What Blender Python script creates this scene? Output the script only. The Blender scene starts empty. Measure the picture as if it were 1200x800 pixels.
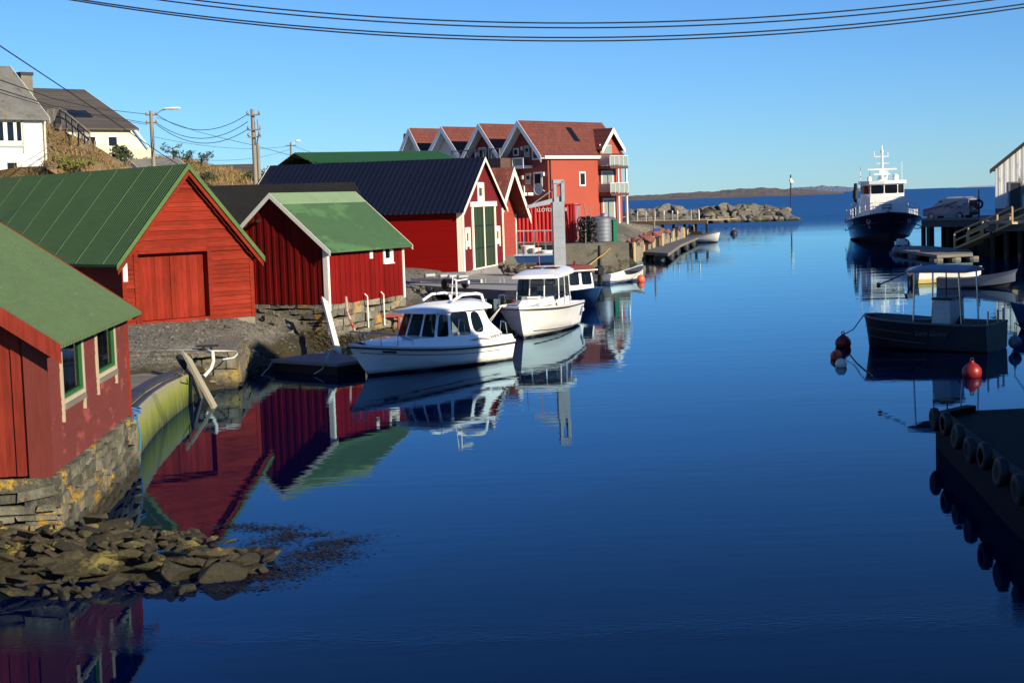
import bpy, bmesh, math, random
from mathutils import Vector, Matrix, noise
from mathutils.geometry import delaunay_2d_cdt
random.seed(11)
sc = bpy.context.scene
C = sc.collection
PI = math.pi
V = Vector

# ------------------------------------------------------------------ camera
FPX, CAMH = 1850.0, 5.2            # focal length in pixels of a 1200-wide picture, eye height above the water
PITCH, ROLL = math.radians(5.063), math.radians(1.85)
_H = V((1, 0, 0)); _F = V((0, math.cos(PITCH), -math.sin(PITCH))); _V = V((0, math.sin(PITCH), math.cos(PITCH)))
_R = math.cos(ROLL) * _H - math.sin(ROLL) * _V
_U = math.sin(ROLL) * _H + math.cos(ROLL) * _V
CAM = V((0, 0, CAMH))
cd = bpy.data.cameras.new('camera'); co = bpy.data.objects.new('camera', cd); C.objects.link(co)
m = Matrix.Identity(4)
for i in range(3):
    m[i][0] = _R[i]; m[i][1] = _U[i]; m[i][2] = -_F[i]; m[i][3] = CAM[i]
co.matrix_world = m
cd.sensor_width = 36; cd.lens = 36 * FPX / 1200; cd.clip_start = 0.1; cd.clip_end = 40000
sc.camera = co

# ------------------------------------------------------------------ light
SUN_EL, SUN_AZ = math.radians(22.5), math.atan2(.74, -.67)     # azimuth from +Y towards +X
w = bpy.data.worlds.new('World'); sc.world = w; w.use_nodes = True
nt = w.node_tree; bg = nt.nodes['Background']
sky = nt.nodes.new('ShaderNodeTexSky'); sky.sky_type = 'NISHITA'; sky.sun_disc = False
sky.sun_elevation = SUN_EL; sky.sun_rotation = SUN_AZ
sky.air_density = .9; sky.dust_density = 0.0; sky.ozone_density = 4.0
tint = nt.nodes.new('ShaderNodeMix'); tint.data_type = 'RGBA'; tint.blend_type = 'MULTIPLY'; tint.inputs[0].default_value = 1
tint.inputs[7].default_value = (.54, .87, 1.27, 1)
nt.links.new(sky.outputs[0], tint.inputs[6]); nt.links.new(tint.outputs[2], bg.inputs[0])
bg.inputs[1].default_value = 0.0715
sl = bpy.data.lights.new('sun', 'SUN'); sl.energy = 5.0; sl.angle = math.radians(.53); sl.color = (1, .86, .64)
so = bpy.data.objects.new('sun', sl); C.objects.link(so)
sd = V((math.sin(SUN_AZ) * math.cos(SUN_EL), math.cos(SUN_AZ) * math.cos(SUN_EL), math.sin(SUN_EL)))
so.rotation_euler = sd.to_track_quat('Z', 'Y').to_euler()
so.location = (60, -30, 60)
sc.view_settings.view_transform = 'Standard'; sc.view_settings.look = 'None'
sc.view_settings.exposure = 0.65; sc.view_settings.gamma = 1.0

# ------------------------------------------------------------------ pixel -> place in the world
def ray(px, py): return _F + (px - 600) / FPX * _R + (400 - py) / FPX * _U
def at_z(px, py, z=0.0):
    d = ray(px, py); t = (z - CAMH) / d.z; return CAM + d * t
def at_y(px, py, Y):
    d = ray(px, py); return CAM + d * (Y / d.y)
def pix(P):
    d = V(P) - CAM; k = d.dot(_F); return (600 + FPX * d.dot(_R) / k, 400 - FPX * d.dot(_U) / k)
def z_at(P, py):                    # height above point P's plan position that shows at row py
    a, b = -5., 60.
    for _ in range(50):
        c = (a + b) / 2
        if pix((P[0], P[1], c))[1] > py: a = c
        else: b = c
    return a

# ------------------------------------------------------------------ mesh building
class MB:
    def __init__(s): s.v = []; s.f = []; s.mi = []; s.cur = 0
    def add(s, vs, fs):
        o = len(s.v); s.v += [tuple(x) for x in vs]
        for f in fs: s.f.append([o + i for i in f]); s.mi.append(s.cur)
    def quad(s, a, b, c, d): s.add([a, b, c, d], [(0, 1, 2, 3)])
    def hexa(s, p):                 # 8 points: bottom ring 0-3, top ring 4-7
        s.add(p, [(3, 2, 1, 0), (4, 5, 6, 7), (0, 1, 5, 4), (1, 2, 6, 5), (2, 3, 7, 6), (3, 0, 4, 7)])
    def box(s, x0, y0, z0, x1, y1, z1, M=None):
        p = [V(q) for q in ((x0, y0, z0), (x1, y0, z0), (x1, y1, z0), (x0, y1, z0), (x0, y0, z1), (x1, y0, z1), (x1, y1, z1), (x0, y1, z1))]
        if M is not None: p = [M @ q for q in p]
        s.hexa(p)
    def bar(s, a, b, wx, wz, up=V((0, 0, 1))):     # rectangular bar from a to b
        a = V(a); b = V(b); d = (b - a).normalized()
        u = d.cross(up)
        if u.length < 1e-4: u = d.cross(V((1, 0, 0)))
        u.normalize(); t = u.cross(d).normalized(); u = u * wx / 2; t = t * wz / 2
        s.hexa([a - u - t, a + u - t, b + u - t, b - u - t, a - u + t, a + u + t, b + u + t, b - u + t])
    def prism(s, poly, ext):        # planar polygon pushed along ext
        n = len(poly); e = V(ext); P = [V(p) for p in poly]
        s.add(P + [p + e for p in P], [tuple(range(n - 1, -1, -1)), tuple(range(n, 2 * n))] + [(i, (i + 1) % n, n + (i + 1) % n, n + i) for i in range(n)])
    def tube(s, path, r, n=8, cap=True):
        P = [V(p) for p in path]; m_ = len(P)
        rr = r if isinstance(r, (list, tuple)) else [r] * m_
        prev = None; vs = []
        for i in range(m_):
            d = (P[min(i + 1, m_ - 1)] - P[max(i - 1, 0)]).normalized()
            if prev is None:
                u = d.cross(V((0, 0, 1)))
                if u.length < 1e-3: u = d.cross(V((1, 0, 0)))
            else: u = prev - d * prev.dot(d)
            u.normalize(); prev = u; t = d.cross(u)
            for k in range(n):
                a = 2 * PI * k / n; vs.append(P[i] + (u * math.cos(a) + t * math.sin(a)) * rr[i])
        fs = [(i * n + k, i * n + (k + 1) % n, (i + 1) * n + (k + 1) % n, (i + 1) * n + k) for i in range(m_ - 1) for k in range(n)]
        if cap: fs += [tuple(range(n - 1, -1, -1)), tuple(range((m_ - 1) * n, m_ * n))]
        s.add(vs, fs)
    def lathe(s, prof, n=16, M=None):              # prof: (radius, z)
        vs = []
        for r, z in prof:
            for k in range(n):
                a = 2 * PI * k / n; q = V((r * math.cos(a), r * math.sin(a), z)); vs.append(M @ q if M is not None else q)
        m_ = len(prof)
        fs = [(i * n + k, i * n + (k + 1) % n, (i + 1) * n + (k + 1) % n, (i + 1) * n + k) for i in range(m_ - 1) for k in range(n)]
        if prof[0][0] > 1e-4: fs.append(tuple(range(n - 1, -1, -1)))
        if prof[-1][0] > 1e-4: fs.append(tuple(range((m_ - 1) * n, m_ * n)))
        s.add(vs, fs)
    def torus(s, c, ax, R, r, n=20, k=8, M=None):
        ax = V(ax).normalized(); u = ax.orthogonal().normalized(); t = ax.cross(u)
        vs = []
        for i in range(n):
            a = 2 * PI * i / n; d = u * math.cos(a) + t * math.sin(a)
            for j in range(k):
                b = 2 * PI * j / k; vs.append(V(c) + d * (R + r * math.cos(b)) + ax * r * math.sin(b))
        s.add(vs, [(i * k + j, ((i + 1) % n) * k + j, ((i + 1) % n) * k + (j + 1) % k, i * k + (j + 1) % k) for i in range(n) for j in range(k)])
    def build(s, name, mats, parent=None, smooth=None, loc=None, weld=False):
        me = bpy.data.meshes.new(name); me.from_pydata(s.v, [], s.f)
        for m_ in (mats if isinstance(mats, (list, tuple)) else [mats]): me.materials.append(m_)
        me.polygons.foreach_set('material_index', s.mi)
        bm = bmesh.new(); bm.from_mesh(me)
        if weld: bmesh.ops.remove_doubles(bm, verts=bm.verts, dist=1e-4)
        bmesh.ops.recalc_face_normals(bm, faces=bm.faces)
        bm.to_mesh(me); bm.free()
        if smooth is not None:
            me.polygons.foreach_set('use_smooth', [True] * len(me.polygons))
            try: me.set_sharp_from_angle(angle=math.radians(smooth))
            except Exception: pass
        me.update()
        o = bpy.data.objects.new(name, me); C.objects.link(o)
        if parent is not None: o.parent = parent
        if loc is not None: o.location = loc
        return o

def tag(o, label=None, cat=None, group=None, kind=None):
    if label: o['label'] = label
    if cat: o['category'] = cat
    if group: o['group'] = group
    if kind: o['kind'] = kind
    return o
def thing(name, label, cat, loc=(0, 0, 0), rz=0.0, group=None):
    o = bpy.data.objects.new(name, None); C.objects.link(o); o.empty_display_size = .3
    o.location = loc; o.rotation_euler = (0, 0, rz)
    return tag(o, label, cat, group)
def kids(o): return [c for c in bpy.data.objects if c.parent == o]
def copy_tree(o, parent=None):
    c = o.copy(); C.objects.link(c)
    if parent is not None: c.parent = parent
    for k in kids(o): copy_tree(k, c)
    return c
def text(name, body, size, mat_, parent, M, ext=.004, shear=0.0, align='CENTER'):
    cu = bpy.data.curves.new(name, 'FONT'); cu.body = body; cu.size = size; cu.extrude = ext; cu.shear = shear
    cu.align_x = align; cu.align_y = 'CENTER'; cu.materials.append(mat_)
    tmp = bpy.data.objects.new('tmp', cu); me = bpy.data.meshes.new_from_object(tmp); bpy.data.objects.remove(tmp); bpy.data.curves.remove(cu)
    o = bpy.data.objects.new(name, me); C.objects.link(o); o.parent = parent; o.matrix_local = M
    return o
def frame_on(o, u, n):              # matrix whose x runs along u, y up-ish, z out along n
    u = V(u).normalized(); n = V(n).normalized(); y = n.cross(u)
    M = Matrix.Identity(4)
    for i in range(3): M[i][0] = u[i]; M[i][1] = y[i]; M[i][2] = n[i]; M[i][3] = o[i]
    return M

# ------------------------------------------------------------------ materials
def nodes(name):
    m_ = bpy.data.materials.new(name); m_.use_nodes = True; t = m_.node_tree
    return m_, t, t.nodes['Principled BSDF']
def nn(t, kind, **kw):
    n = t.nodes.new(kind)
    for k, v in kw.items():
        if k in n.inputs.keys() if hasattr(n.inputs, 'keys') else False: n.inputs[k].default_value = v
        else: setattr(n, k, v)
    return n
def coords(t, scale=(1, 1, 1), world=False, rot=(0, 0, 0)):
    mp = t.nodes.new('ShaderNodeMapping'); mp.inputs['Scale'].default_value = scale; mp.inputs['Rotation'].default_value = rot
    if world: t.links.new(t.nodes.new('ShaderNodeNewGeometry').outputs['Position'], mp.inputs[0])
    else: t.links.new(t.nodes.new('ShaderNodeTexCoord').outputs['Object'], mp.inputs[0])
    return mp.outputs[0]
def nz(t, vec, scale, detail=4, rough=.6):
    n = t.nodes.new('ShaderNodeTexNoise'); n.inputs['Scale'].default_value = scale; n.inputs['Detail'].default_value = detail
    n.inputs['Roughness'].default_value = rough; t.links.new(vec, n.inputs['Vector']); return n.outputs['Fac']
def ramp(t, fac, stops):
    r = t.nodes.new('ShaderNodeValToRGB'); e = r.color_ramp.elements
    while len(e) < len(stops): e.new(.5)
    for i, (p, c) in enumerate(stops):
        e[i].position = p; e[i].color = (*c, 1) if len(c) == 3 else c
    t.links.new(fac, r.inputs[0]); return r.outputs[0]
def mix(t, a, b, fac, mode='MIX'):
    n = t.nodes.new('ShaderNodeMix'); n.data_type = 'RGBA'; n.blend_type = mode
    for k, v in ((6, a), (7, b)):
        if isinstance(v, (tuple, list)): n.inputs[k].default_value = (*v[:3], 1)
        else: t.links.new(v, n.inputs[k])
    if isinstance(fac, (int, float)): n.inputs[0].default_value = fac
    else: t.links.new(fac, n.inputs[0])
    return n.outputs[2]
def math_(t, op, a, b=None, clamp=False):
    n = t.nodes.new('ShaderNodeMath'); n.operation = op; n.use_clamp = clamp
    for k, v in ((0, a), (1, b)):
        if v is None: continue
        if isinstance(v, (int, float)): n.inputs[k].default_value = v
        else: t.links.new(v, n.inputs[k])
    return n.outputs[0]
def bump(t, p, h, strength=.3, dist=.02):
    b = t.nodes.new('ShaderNodeBump'); b.inputs['Strength'].default_value = strength; b.inputs['Distance'].default_value = dist
    t.links.new(h, b.inputs['Height']); t.links.new(b.outputs[0], p.inputs['Normal']); return b
def mulc(c, k): return tuple(min(1, x * k) for x in c)
def alb(c): return tuple(c) if max(c) > .55 else mulc(c, .78)

def MAT(name, col, rough=.6, var=.18, scale=1.2, metal=0., bmp=0., bscale=25, stretch=(1, 1, 1), spots=None, island=0., spec=.5, coat=0.):
    """base colour with broad and fine variation; spots = (colour, threshold, scale) for peeling, rust or lichen"""
    col = alb(col)
    m_, t, p = nodes(name)
    v = coords(t, stretch); a = nz(t, v, scale, 5); b = nz(t, v, scale * 9, 3)
    f = math_(t, 'ADD', math_(t, 'MULTIPLY', a, .62), math_(t, 'MULTIPLY', b, .38))
    c = ramp(t, f, [(.32, mulc(col, 1 - var)), (.68, mulc(col, 1 + var))])
    if island:
        g = t.nodes.new('ShaderNodeNewGeometry')
        mr = math_(t, 'ADD', math_(t, 'MULTIPLY', g.outputs['Random Per Island'], 2 * island), 1 - island)
        cc = t.nodes.new('ShaderNodeCombineColor')
        for k in range(3): t.links.new(mr, cc.inputs[k])
        c = mix(t, c, cc.outputs[0], 1.0, 'MULTIPLY')
    if spots:
        for sp in (spots if isinstance(spots, list) else [spots]):
            sc_, th, ss = sp
            s = nz(t, v, ss, 6, .65)
            c = mix(t, c, sc_, ramp(t, s, [(th, (0, 0, 0)), (min(.99, th + .05), (1, 1, 1))]))
    t.links.new(c, p.inputs['Base Color'])
    p.inputs['Roughness'].default_value = rough; p.inputs['Metallic'].default_value = metal
    p.inputs['Specular IOR Level'].default_value = spec; p.inputs['Coat Weight'].default_value = coat
    if bmp: bump(t, p, nz(t, v, bscale, 4), bmp, .02)
    return m_

def WOOD(name, col, axis='z', var=.25, rough=.75, peel=None, wear=.6):
    """painted boards: each board its own tone, grain along the board, worn patches"""
    col = alb(col); peel = alb(peel) if peel else None
    st = {'z': (14, 14, 1.1), 'x': (1.1, 14, 14), 'y': (14, 1.1, 14)}[axis]
    m_, t, p = nodes(name)
    v = coords(t, st); a = nz(t, v, 1.6, 4); v2 = coords(t); b = nz(t, v2, .7, 4)
    f = math_(t, 'ADD', math_(t, 'MULTIPLY', a, .55), math_(t, 'MULTIPLY', b, .45))
    c = ramp(t, f, [(.3, mulc(col, 1 - var)), (.7, mulc(col, 1 + var))])
    g = t.nodes.new('ShaderNodeNewGeometry')
    mr = math_(t, 'ADD', math_(t, 'MULTIPLY', g.outputs['Random Per Island'], .44), .78)
    cc = t.nodes.new('ShaderNodeCombineColor')
    for k in range(3): t.links.new(mr, cc.inputs[k])
    c = mix(t, c, cc.outputs[0], 1.0, 'MULTIPLY')
    if peel:
        s = math_(t, 'ADD', math_(t, 'MULTIPLY', nz(t, v, 2.2, 6), .5), math_(t, 'MULTIPLY', nz(t, v2, 1.1, 5), .5))
        c = mix(t, c, peel, ramp(t, s, [(wear, (0, 0, 0)), (wear + .06, (.8, .8, .8))]))
    t.links.new(c, p.inputs['Base Color']); p.inputs['Roughness'].default_value = rough; p.inputs['Specular IOR Level'].default_value = .10
    bump(t, p, a, .25, .01)
    return m_

def CORR(name, col, period=.09, rough=.5, var=.12, axis=0, spots=None):
    """pressed metal sheet: fine ribs running down the slope"""
    col = alb(col)
    m_, t, p = nodes(name); v = coords(t); a = nz(t, v, .5, 5); b = nz(t, coords(t, (3, .6, 3) if axis == 1 else (.6, 3, 3)), 2.5, 5)
    f = math_(t, 'ADD', math_(t, 'MULTIPLY', a, .5), math_(t, 'MULTIPLY', b, .5))
    c = ramp(t, f, [(.3, mulc(col, 1 - var)), (.7, mulc(col, 1 + var))])
    if spots: c = mix(t, c, spots[0], ramp(t, nz(t, v, spots[2], 7, .7), [(spots[1], (0, 0, 0)), (spots[1] + .03, (1, 1, 1))]))
    t.links.new(c, p.inputs['Base Color']); p.inputs['Roughness'].default_value = rough; p.inputs['Specular IOR Level'].default_value = .18
    sx = t.nodes.new('ShaderNodeSeparateXYZ'); t.links.new(v, sx.inputs[0])
    w_ = math_(t, 'SINE', math_(t, 'MULTIPLY', sx.outputs[axis], 2 * PI / period))
    bump(t, p, w_, .9, .02)
    return m_

def TILE(name, col, axis=1, rough=.75, var=.35, course=.32, wid=.28):
    col = alb(col)
    m_, t, p = nodes(name); v = coords(t)
    br = t.nodes.new('ShaderNodeTexBrick'); br.inputs['Scale'].default_value = 1
    sx = t.nodes.new('ShaderNodeSeparateXYZ'); t.links.new(v, sx.inputs[0])
    cb = t.nodes.new('ShaderNodeCombineXYZ'); t.links.new(sx.outputs[axis], cb.inputs[0]); t.links.new(sx.outputs[2], cb.inputs[1])
    t.links.new(cb.outputs[0], br.inputs[0])
    br.inputs['Brick Width'].default_value = wid; br.inputs['Row Height'].default_value = course; br.inputs['Mortar Size'].default_value = .018
    br.inputs['Color1'].default_value = (*mulc(col, 1 - var), 1); br.inputs['Color2'].default_value = (*mulc(col, 1 + var), 1)
    br.inputs['Mortar'].default_value = (*mulc(col, .55), 1)
    c = mix(t, br.outputs[0], mulc(col, .7), ramp(t, nz(t, v, .8, 6), [(.45, (0, 0, 0)), (.7, (.7, .7, .7))]))
    t.links.new(c, p.inputs['Base Color']); p.inputs['Roughness'].default_value = rough
    bump(t, p, math_(t, 'SUBTRACT', 1., br.outputs['Fac']), .5, .03)
    return m_

def STONE(name, cols, scale=2.0, squash=(.55, .55, 1.25), lichen=.62, wet=None):
    """rubble masonry for walls too far to model stone by stone"""
    m_, t, p = nodes(name)
    v = coords(t, squash)
    wv = mix(t, v, nz(t, v, 2.0, 3), .0)
    vo = t.nodes.new('ShaderNodeTexVoronoi'); vo.inputs['Scale'].default_value = scale; t.links.new(v, vo.inputs['Vector'])
    ve = t.nodes.new('ShaderNodeTexVoronoi'); ve.feature = 'DISTANCE_TO_EDGE'; ve.inputs['Scale'].default_value = scale; t.links.new(v, ve.inputs['Vector'])
    sx = t.nodes.new('ShaderNodeSeparateColor'); t.links.new(vo.outputs['Color'], sx.inputs[0])
    c = ramp(t, sx.outputs[0], [(i / (len(cols) - 1), c_) for i, c_ in enumerate(cols)])
    v2 = coords(t)
    c = mix(t, c, mulc(cols[0], .45), ramp(t, nz(t, v2, 5, 6), [(.45, (0, 0, 0)), (.75, (.8, .8, .8))]))
    c = mix(t, c, (.34, .21, .035), ramp(t, nz(t, v2, 1.3, 6, .7), [(lichen, (0, 0, 0)), (lichen + .05, (.85, .85, .85))]))
    e = ramp(t, ve.outputs['Distance'], [(.015, (0, 0, 0)), (.07, (1, 1, 1))])
    c = mix(t, (.012, .011, .01), c, e)
    t.links.new(c, p.inputs['Base Color']); p.inputs['Roughness'].default_value = .85
    h = math_(t, 'ADD', e, math_(t, 'MULTIPLY', nz(t, v2, 14, 5), .5))
    bump(t, p, h, .8, .08)
    return m_

def ROCK(name, cols, lichen=None, lth=.62, lsc=1.4, wetline=None, bs=.9):
    """natural stone: each piece its own tone, optional lichen, dark weed band below a tide line (world height)"""
    cols = [alb(c_) for c_ in cols]
    m_, t, p = nodes(name); v = coords(t, world=True)
    g = t.nodes.new('ShaderNodeNewGeometry')
    oi = t.nodes.new('ShaderNodeObjectInfo')
    rnd = math_(t, 'FRACT', math_(t, 'ADD', g.outputs['Random Per Island'], oi.outputs['Random']))
    c = ramp(t, rnd, [(i / max(1, len(cols) - 1), c_) for i, c_ in enumerate(cols)])
    c = mix(t, c, mulc(cols[0], .35), ramp(t, nz(t, v, 2.6, 7, .7), [(.42, (0, 0, 0)), (.72, (.9, .9, .9))]))
    c = mix(t, c, mulc(cols[-1], 1.5), ramp(t, nz(t, v, 9, 6, .7), [(.55, (0, 0, 0)), (.75, (.6, .6, .6))]))
    if lichen: c = mix(t, c, lichen, ramp(t, nz(t, v, lsc, 6, .7), [(lth, (0, 0, 0)), (lth + .05, (.9, .9, .9))]))
    if wetline is not None:
        sx = t.nodes.new('ShaderNodeSeparateXYZ'); t.links.new(v, sx.inputs[0])
        zz = math_(t, 'ADD', sx.outputs[2], math_(t, 'MULTIPLY', nz(t, v, 2.2, 5), .45))
        f = ramp(t, math_(t, 'MULTIPLY', zz, .5), [((wetline + .12) / 2, (1, 1, 1)), ((wetline + .38) / 2, (0, 0, 0))])
        c = mix(t, c, (.022, .019, .008), f)
    t.links.new(c, p.inputs['Base Color']); p.inputs['Roughness'].default_value = .8
    bump(t, p, nz(t, v, 7, 7, .7), bs, .06)
    return m_

def GLASS(name, tint=(.25, .3, .33), opac=.45, base=(.008, .01, .013)):
    m_, t, p = nodes(name)
    tr = t.nodes.new('ShaderNodeBsdfTransparent'); tr.inputs[0].default_value = (*tint, 1)
    p.inputs['Base Color'].default_value = (*base, 1); p.inputs['Roughness'].default_value = .03
    mx = t.nodes.new('ShaderNodeMixShader'); mx.inputs[0].default_value = opac
    t.links.new(tr.outputs[0], mx.inputs[1]); t.links.new(p.outputs[0], mx.inputs[2])
    t.links.new(mx.outputs[0], t.nodes['Material Output'].inputs[0])
    return m_

def PAINT(name, col, rough=.35, var=.05, metal=0., coat=0.): return MAT(name, col, rough, var, .9, metal, coat=coat)

def BOOT(name, top, low, z, rough=.28, line=None):
    m_, t, p = nodes(name); sx = t.nodes.new('ShaderNodeSeparateXYZ'); v = coords(t); t.links.new(v, sx.inputs[0])
    zz = math_(t, 'ADD', sx.outputs[2], math_(t, 'MULTIPLY', math_(t, 'SUBTRACT', nz(t, v, 3, 4), .5), .025))
    f = math_(t, 'GREATER_THAN', zz, z); a = nz(t, coords(t, (.6, .6, 3)), 1.5, 6, .65)
    c = mix(t, low, top, f); c = mix(t, c, mulc(top, .80), ramp(t, a, [(.5, (0, 0, 0)), (.75, (.6, .6, .6))]))
    sc_ = mix(t, c, (.30, .27, .17), ramp(t, math_(t, 'ADD', zz, math_(t, 'MULTIPLY', a, .22)), [(z + .13, (.75, .75, .75)), (z + .24, (0, 0, 0))]))
    c = mix(t, c, sc_, f)
    t.links.new(c, p.inputs['Base Color']); p.inputs['Roughness'].default_value = rough; p.inputs['Coat Weight'].default_value = .2; return m_
K = {}
K['white_paint'] = WOOD('white_paint', (.72, .68, .6), var=.08, peel=(.3, .27, .22), wear=.72)
K['cream_paint'] = WOOD('cream_paint', (.75, .70, .57), var=.08)
K['gel'] = MAT('gelcoat', (.86, .86, .84), .22, .04, .7, spec=.5, coat=.3)
K['gel_dirty'] = MAT('gelcoat_worn', (.70, .69, .64), .32, .10, 1.6, spec=.5)
K['navy'] = MAT('navy_trim', (.012, .018, .045), .4, .1)
K['black'] = MAT('black_rubber', (.012, .012, .013), .6, .25, 3)
K['steel'] = MAT('stainless', (.62, .63, .65), .22, .05, metal=1)
K['galv'] = MAT('galvanised_steel', (.36, .40, .44), .55, .16, 1.5, metal=.35, stretch=(1, 1, .3))
K['glass'] = GLASS('cabin_glass')
K['glass_dark'] = GLASS('dark_glass', (.1, .12, .14), .75)
K['house_glass'] = GLASS('house_glass', (.6, .62, .64), .55)
K['balc_glass'] = GLASS('balcony_glass', (.55, .62, .6), .75, (.30, .36, .33))
K['concrete'] = MAT('concrete', (.27, .265, .25), .9, .22, 1.2, bmp=.4, bscale=18, spots=[((.10, .095, .075), .62, 1.6)])
K['old_concrete'] = MAT('old_concrete', (.22, .205, .155), .92, .35, .8, bmp=.6, bscale=9, spots=[((.07, .06, .03), .56, .9), ((.3, .29, .25), .66, 2.5)])
K['grey_wood'] = WOOD('weathered_wood', (.22, .205, .18), 'x', .3)
K['grey_wood_z'] = WOOD('weathered_post', (.26, .235, .19), 'z', .3)
K['new_wood'] = WOOD('pale_timber', (.52, .38, .20), 'x', .2)
K['new_wood_z'] = WOOD('pale_timber_post', (.52, .38, .20), 'z', .2)
K['dark_wood'] = WOOD('tarred_wood', (.035, .03, .024), 'z', .4)
K['orange'] = MAT('orange_buoy', (.75, .11, .04), .45, .12, 6)
K['red_buoy'] = MAT('red_buoy', (.27, .010, .010), .45, .2, 5)
K['grey_buoy'] = MAT('grey_buoy', (.20, .24, .30), .45, .12, 6)
K['white_buoy'] = MAT('white_buoy', (.66, .64, .55), .45, .15, 6)
K['rope_white'] = MAT('pale_rope', (.6, .57, .5), .9, .2, 20)
K['rope_dark'] = MAT('dark_rope', (.02, .02, .02), .9, .3, 20)
K['rope_blue'] = MAT('blue_rope', (.03, .16, .42), .8, .3, 20)
K['rope_yellow'] = MAT('yellow_rope', (.5, .38, .08), .8, .3, 20)
K['cable'] = MAT('cable', (.012, .013, .018), .7, .1)
# ------------------------------------------------------------------ water and land
def water():
    m_, t, p = nodes('sea_water')
    v = coords(t, world=True)
    p.inputs['Base Color'].default_value = (.0015, .006, .026, 1); p.inputs['Roughness'].default_value = .015; p.inputs['IOR'].default_value = 1.25
    sx = t.nodes.new('ShaderNodeSeparateXYZ'); t.links.new(v, sx.inputs[0])
    # calm harbour near, wind-ruffled sea outside the mole
    far = t.nodes.new('ShaderNodeMapRange'); far.interpolation_type = 'SMOOTHSTEP'
    far.inputs['From Min'].default_value = 215; far.inputs['From Max'].default_value = 330
    t.links.new(math_(t, 'ADD', sx.outputs[1], math_(t, 'MULTIPLY', nz(t, coords(t, (.012, .03, 1), world=True), 1, 4), 60)), far.inputs['Value'])
    mid = t.nodes.new('ShaderNodeMapRange'); mid.inputs['From Min'].default_value = 45; mid.inputs['From Max'].default_value = 130
    t.links.new(sx.outputs[1], mid.inputs['Value'])
    fine = nz(t, coords(t, (.9, 2.6, 1), world=True), 1.0, 3, .5)
    swell = nz(t, coords(t, (.10, .45, 1), world=True), 1.0, 3, .5)
    patch = ramp(t, nz(t, coords(t, (.03, .16, 1), world=True), 1.0, 4), [(.42, (0, 0, 0)), (.66, (1, 1, 1))])
    amp = math_(t, 'ADD', .0008, math_(t, 'MULTIPLY', patch, .003))
    h = math_(t, 'ADD', math_(t, 'MULTIPLY', fine, amp), math_(t, 'MULTIPLY', swell, math_(t, 'ADD', .003, math_(t, 'MULTIPLY', mid.outputs[0], .012))))
    chop = math_(t, 'ADD', nz(t, coords(t, (.35, .8, 1), world=True), 1.0, 5, .65), math_(t, 'MULTIPLY', nz(t, coords(t, (.05, .14, 1), world=True), 1.0, 4), 2.5))
    yy = math_(t, 'ADD', sx.outputs[1], math_(t, 'MULTIPLY', nz(t, coords(t, (.25, .25, 1), world=True), 1.0, 4), 2.2))
    bnd = ramp(t, math_(t, 'DIVIDE', yy, 40.), [(.478, (0, 0, 0)), (.492, (1, 1, 1)), (.50, (.8, .8, .8)), (.522, (0, 0, 0))])
    h = math_(t, 'ADD', h, math_(t, 'MULTIPLY', nz(t, coords(t, (5, 14, 1), world=True), 1.0, 3), math_(t, 'MULTIPLY', bnd, .0045)))
    h = math_(t, 'ADD', h, math_(t, 'MULTIPLY', chop, math_(t, 'MULTIPLY', far.outputs[0], .42)))
    bump(t, p, h, 1.0, 1.0)
    d = t.nodes.new('ShaderNodeBsdfDiffuse'); g = t.nodes.new('ShaderNodeBsdfGlossy'); g.inputs['Roughness'].default_value = .35
    c2 = ramp(t, nz(t, coords(t, (.004, .035, 1), world=True), 1.0, 5), [(.35, (.001, .054, .185)), (.68, (.004, .095, .28))])
    t.links.new(c2, d.inputs[0]); g.inputs[0].default_value = (.6, .75, 1, 1)
    m1 = t.nodes.new('ShaderNodeMixShader'); m1.inputs[0].default_value = .16
    t.links.new(d.outputs[0], m1.inputs[1]); t.links.new(g.outputs[0], m1.inputs[2])
    fz = t.nodes.new('ShaderNodeFresnel'); fz.inputs['IOR'].default_value = 1.30; gn = t.nodes['Bump'].outputs[0]; t.links.new(gn, fz.inputs['Normal'])
    d0 = t.nodes.new('ShaderNodeBsdfDiffuse'); d0.inputs[0].default_value = (.00004, .0018, .023, 1)
    g0 = t.nodes.new('ShaderNodeBsdfGlossy'); g0.inputs['Roughness'].default_value = .015; g0.inputs[0].default_value = (.56, .82, 1, 1); t.links.new(gn, g0.inputs['Normal'])
    near = t.nodes.new('ShaderNodeMixShader'); t.links.new(math_(t, 'MULTIPLY', math_(t, 'POWER', fz.outputs[0], 1.28), 1.16, True), near.inputs[0]); t.links.new(d0.outputs[0], near.inputs[1]); t.links.new(g0.outputs[0], near.inputs[2])
    m2 = t.nodes.new('ShaderNodeMixShader'); t.links.new(far.outputs[0], m2.inputs[0]); t.links.new(near.outputs[0], m2.inputs[1]); t.links.new(m1.outputs[0], m2.inputs[2])
    t.links.new(m2.outputs[0], t.nodes['Material Output'].inputs[0])
    mb = MB(); mb.quad((-9000, -300, 0), (9000, -300, 0), (9000, 16000, 0), (-9000, 16000, 0))
    tag(mb.build('sea_water', m_), kind='structure')
water()

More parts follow.
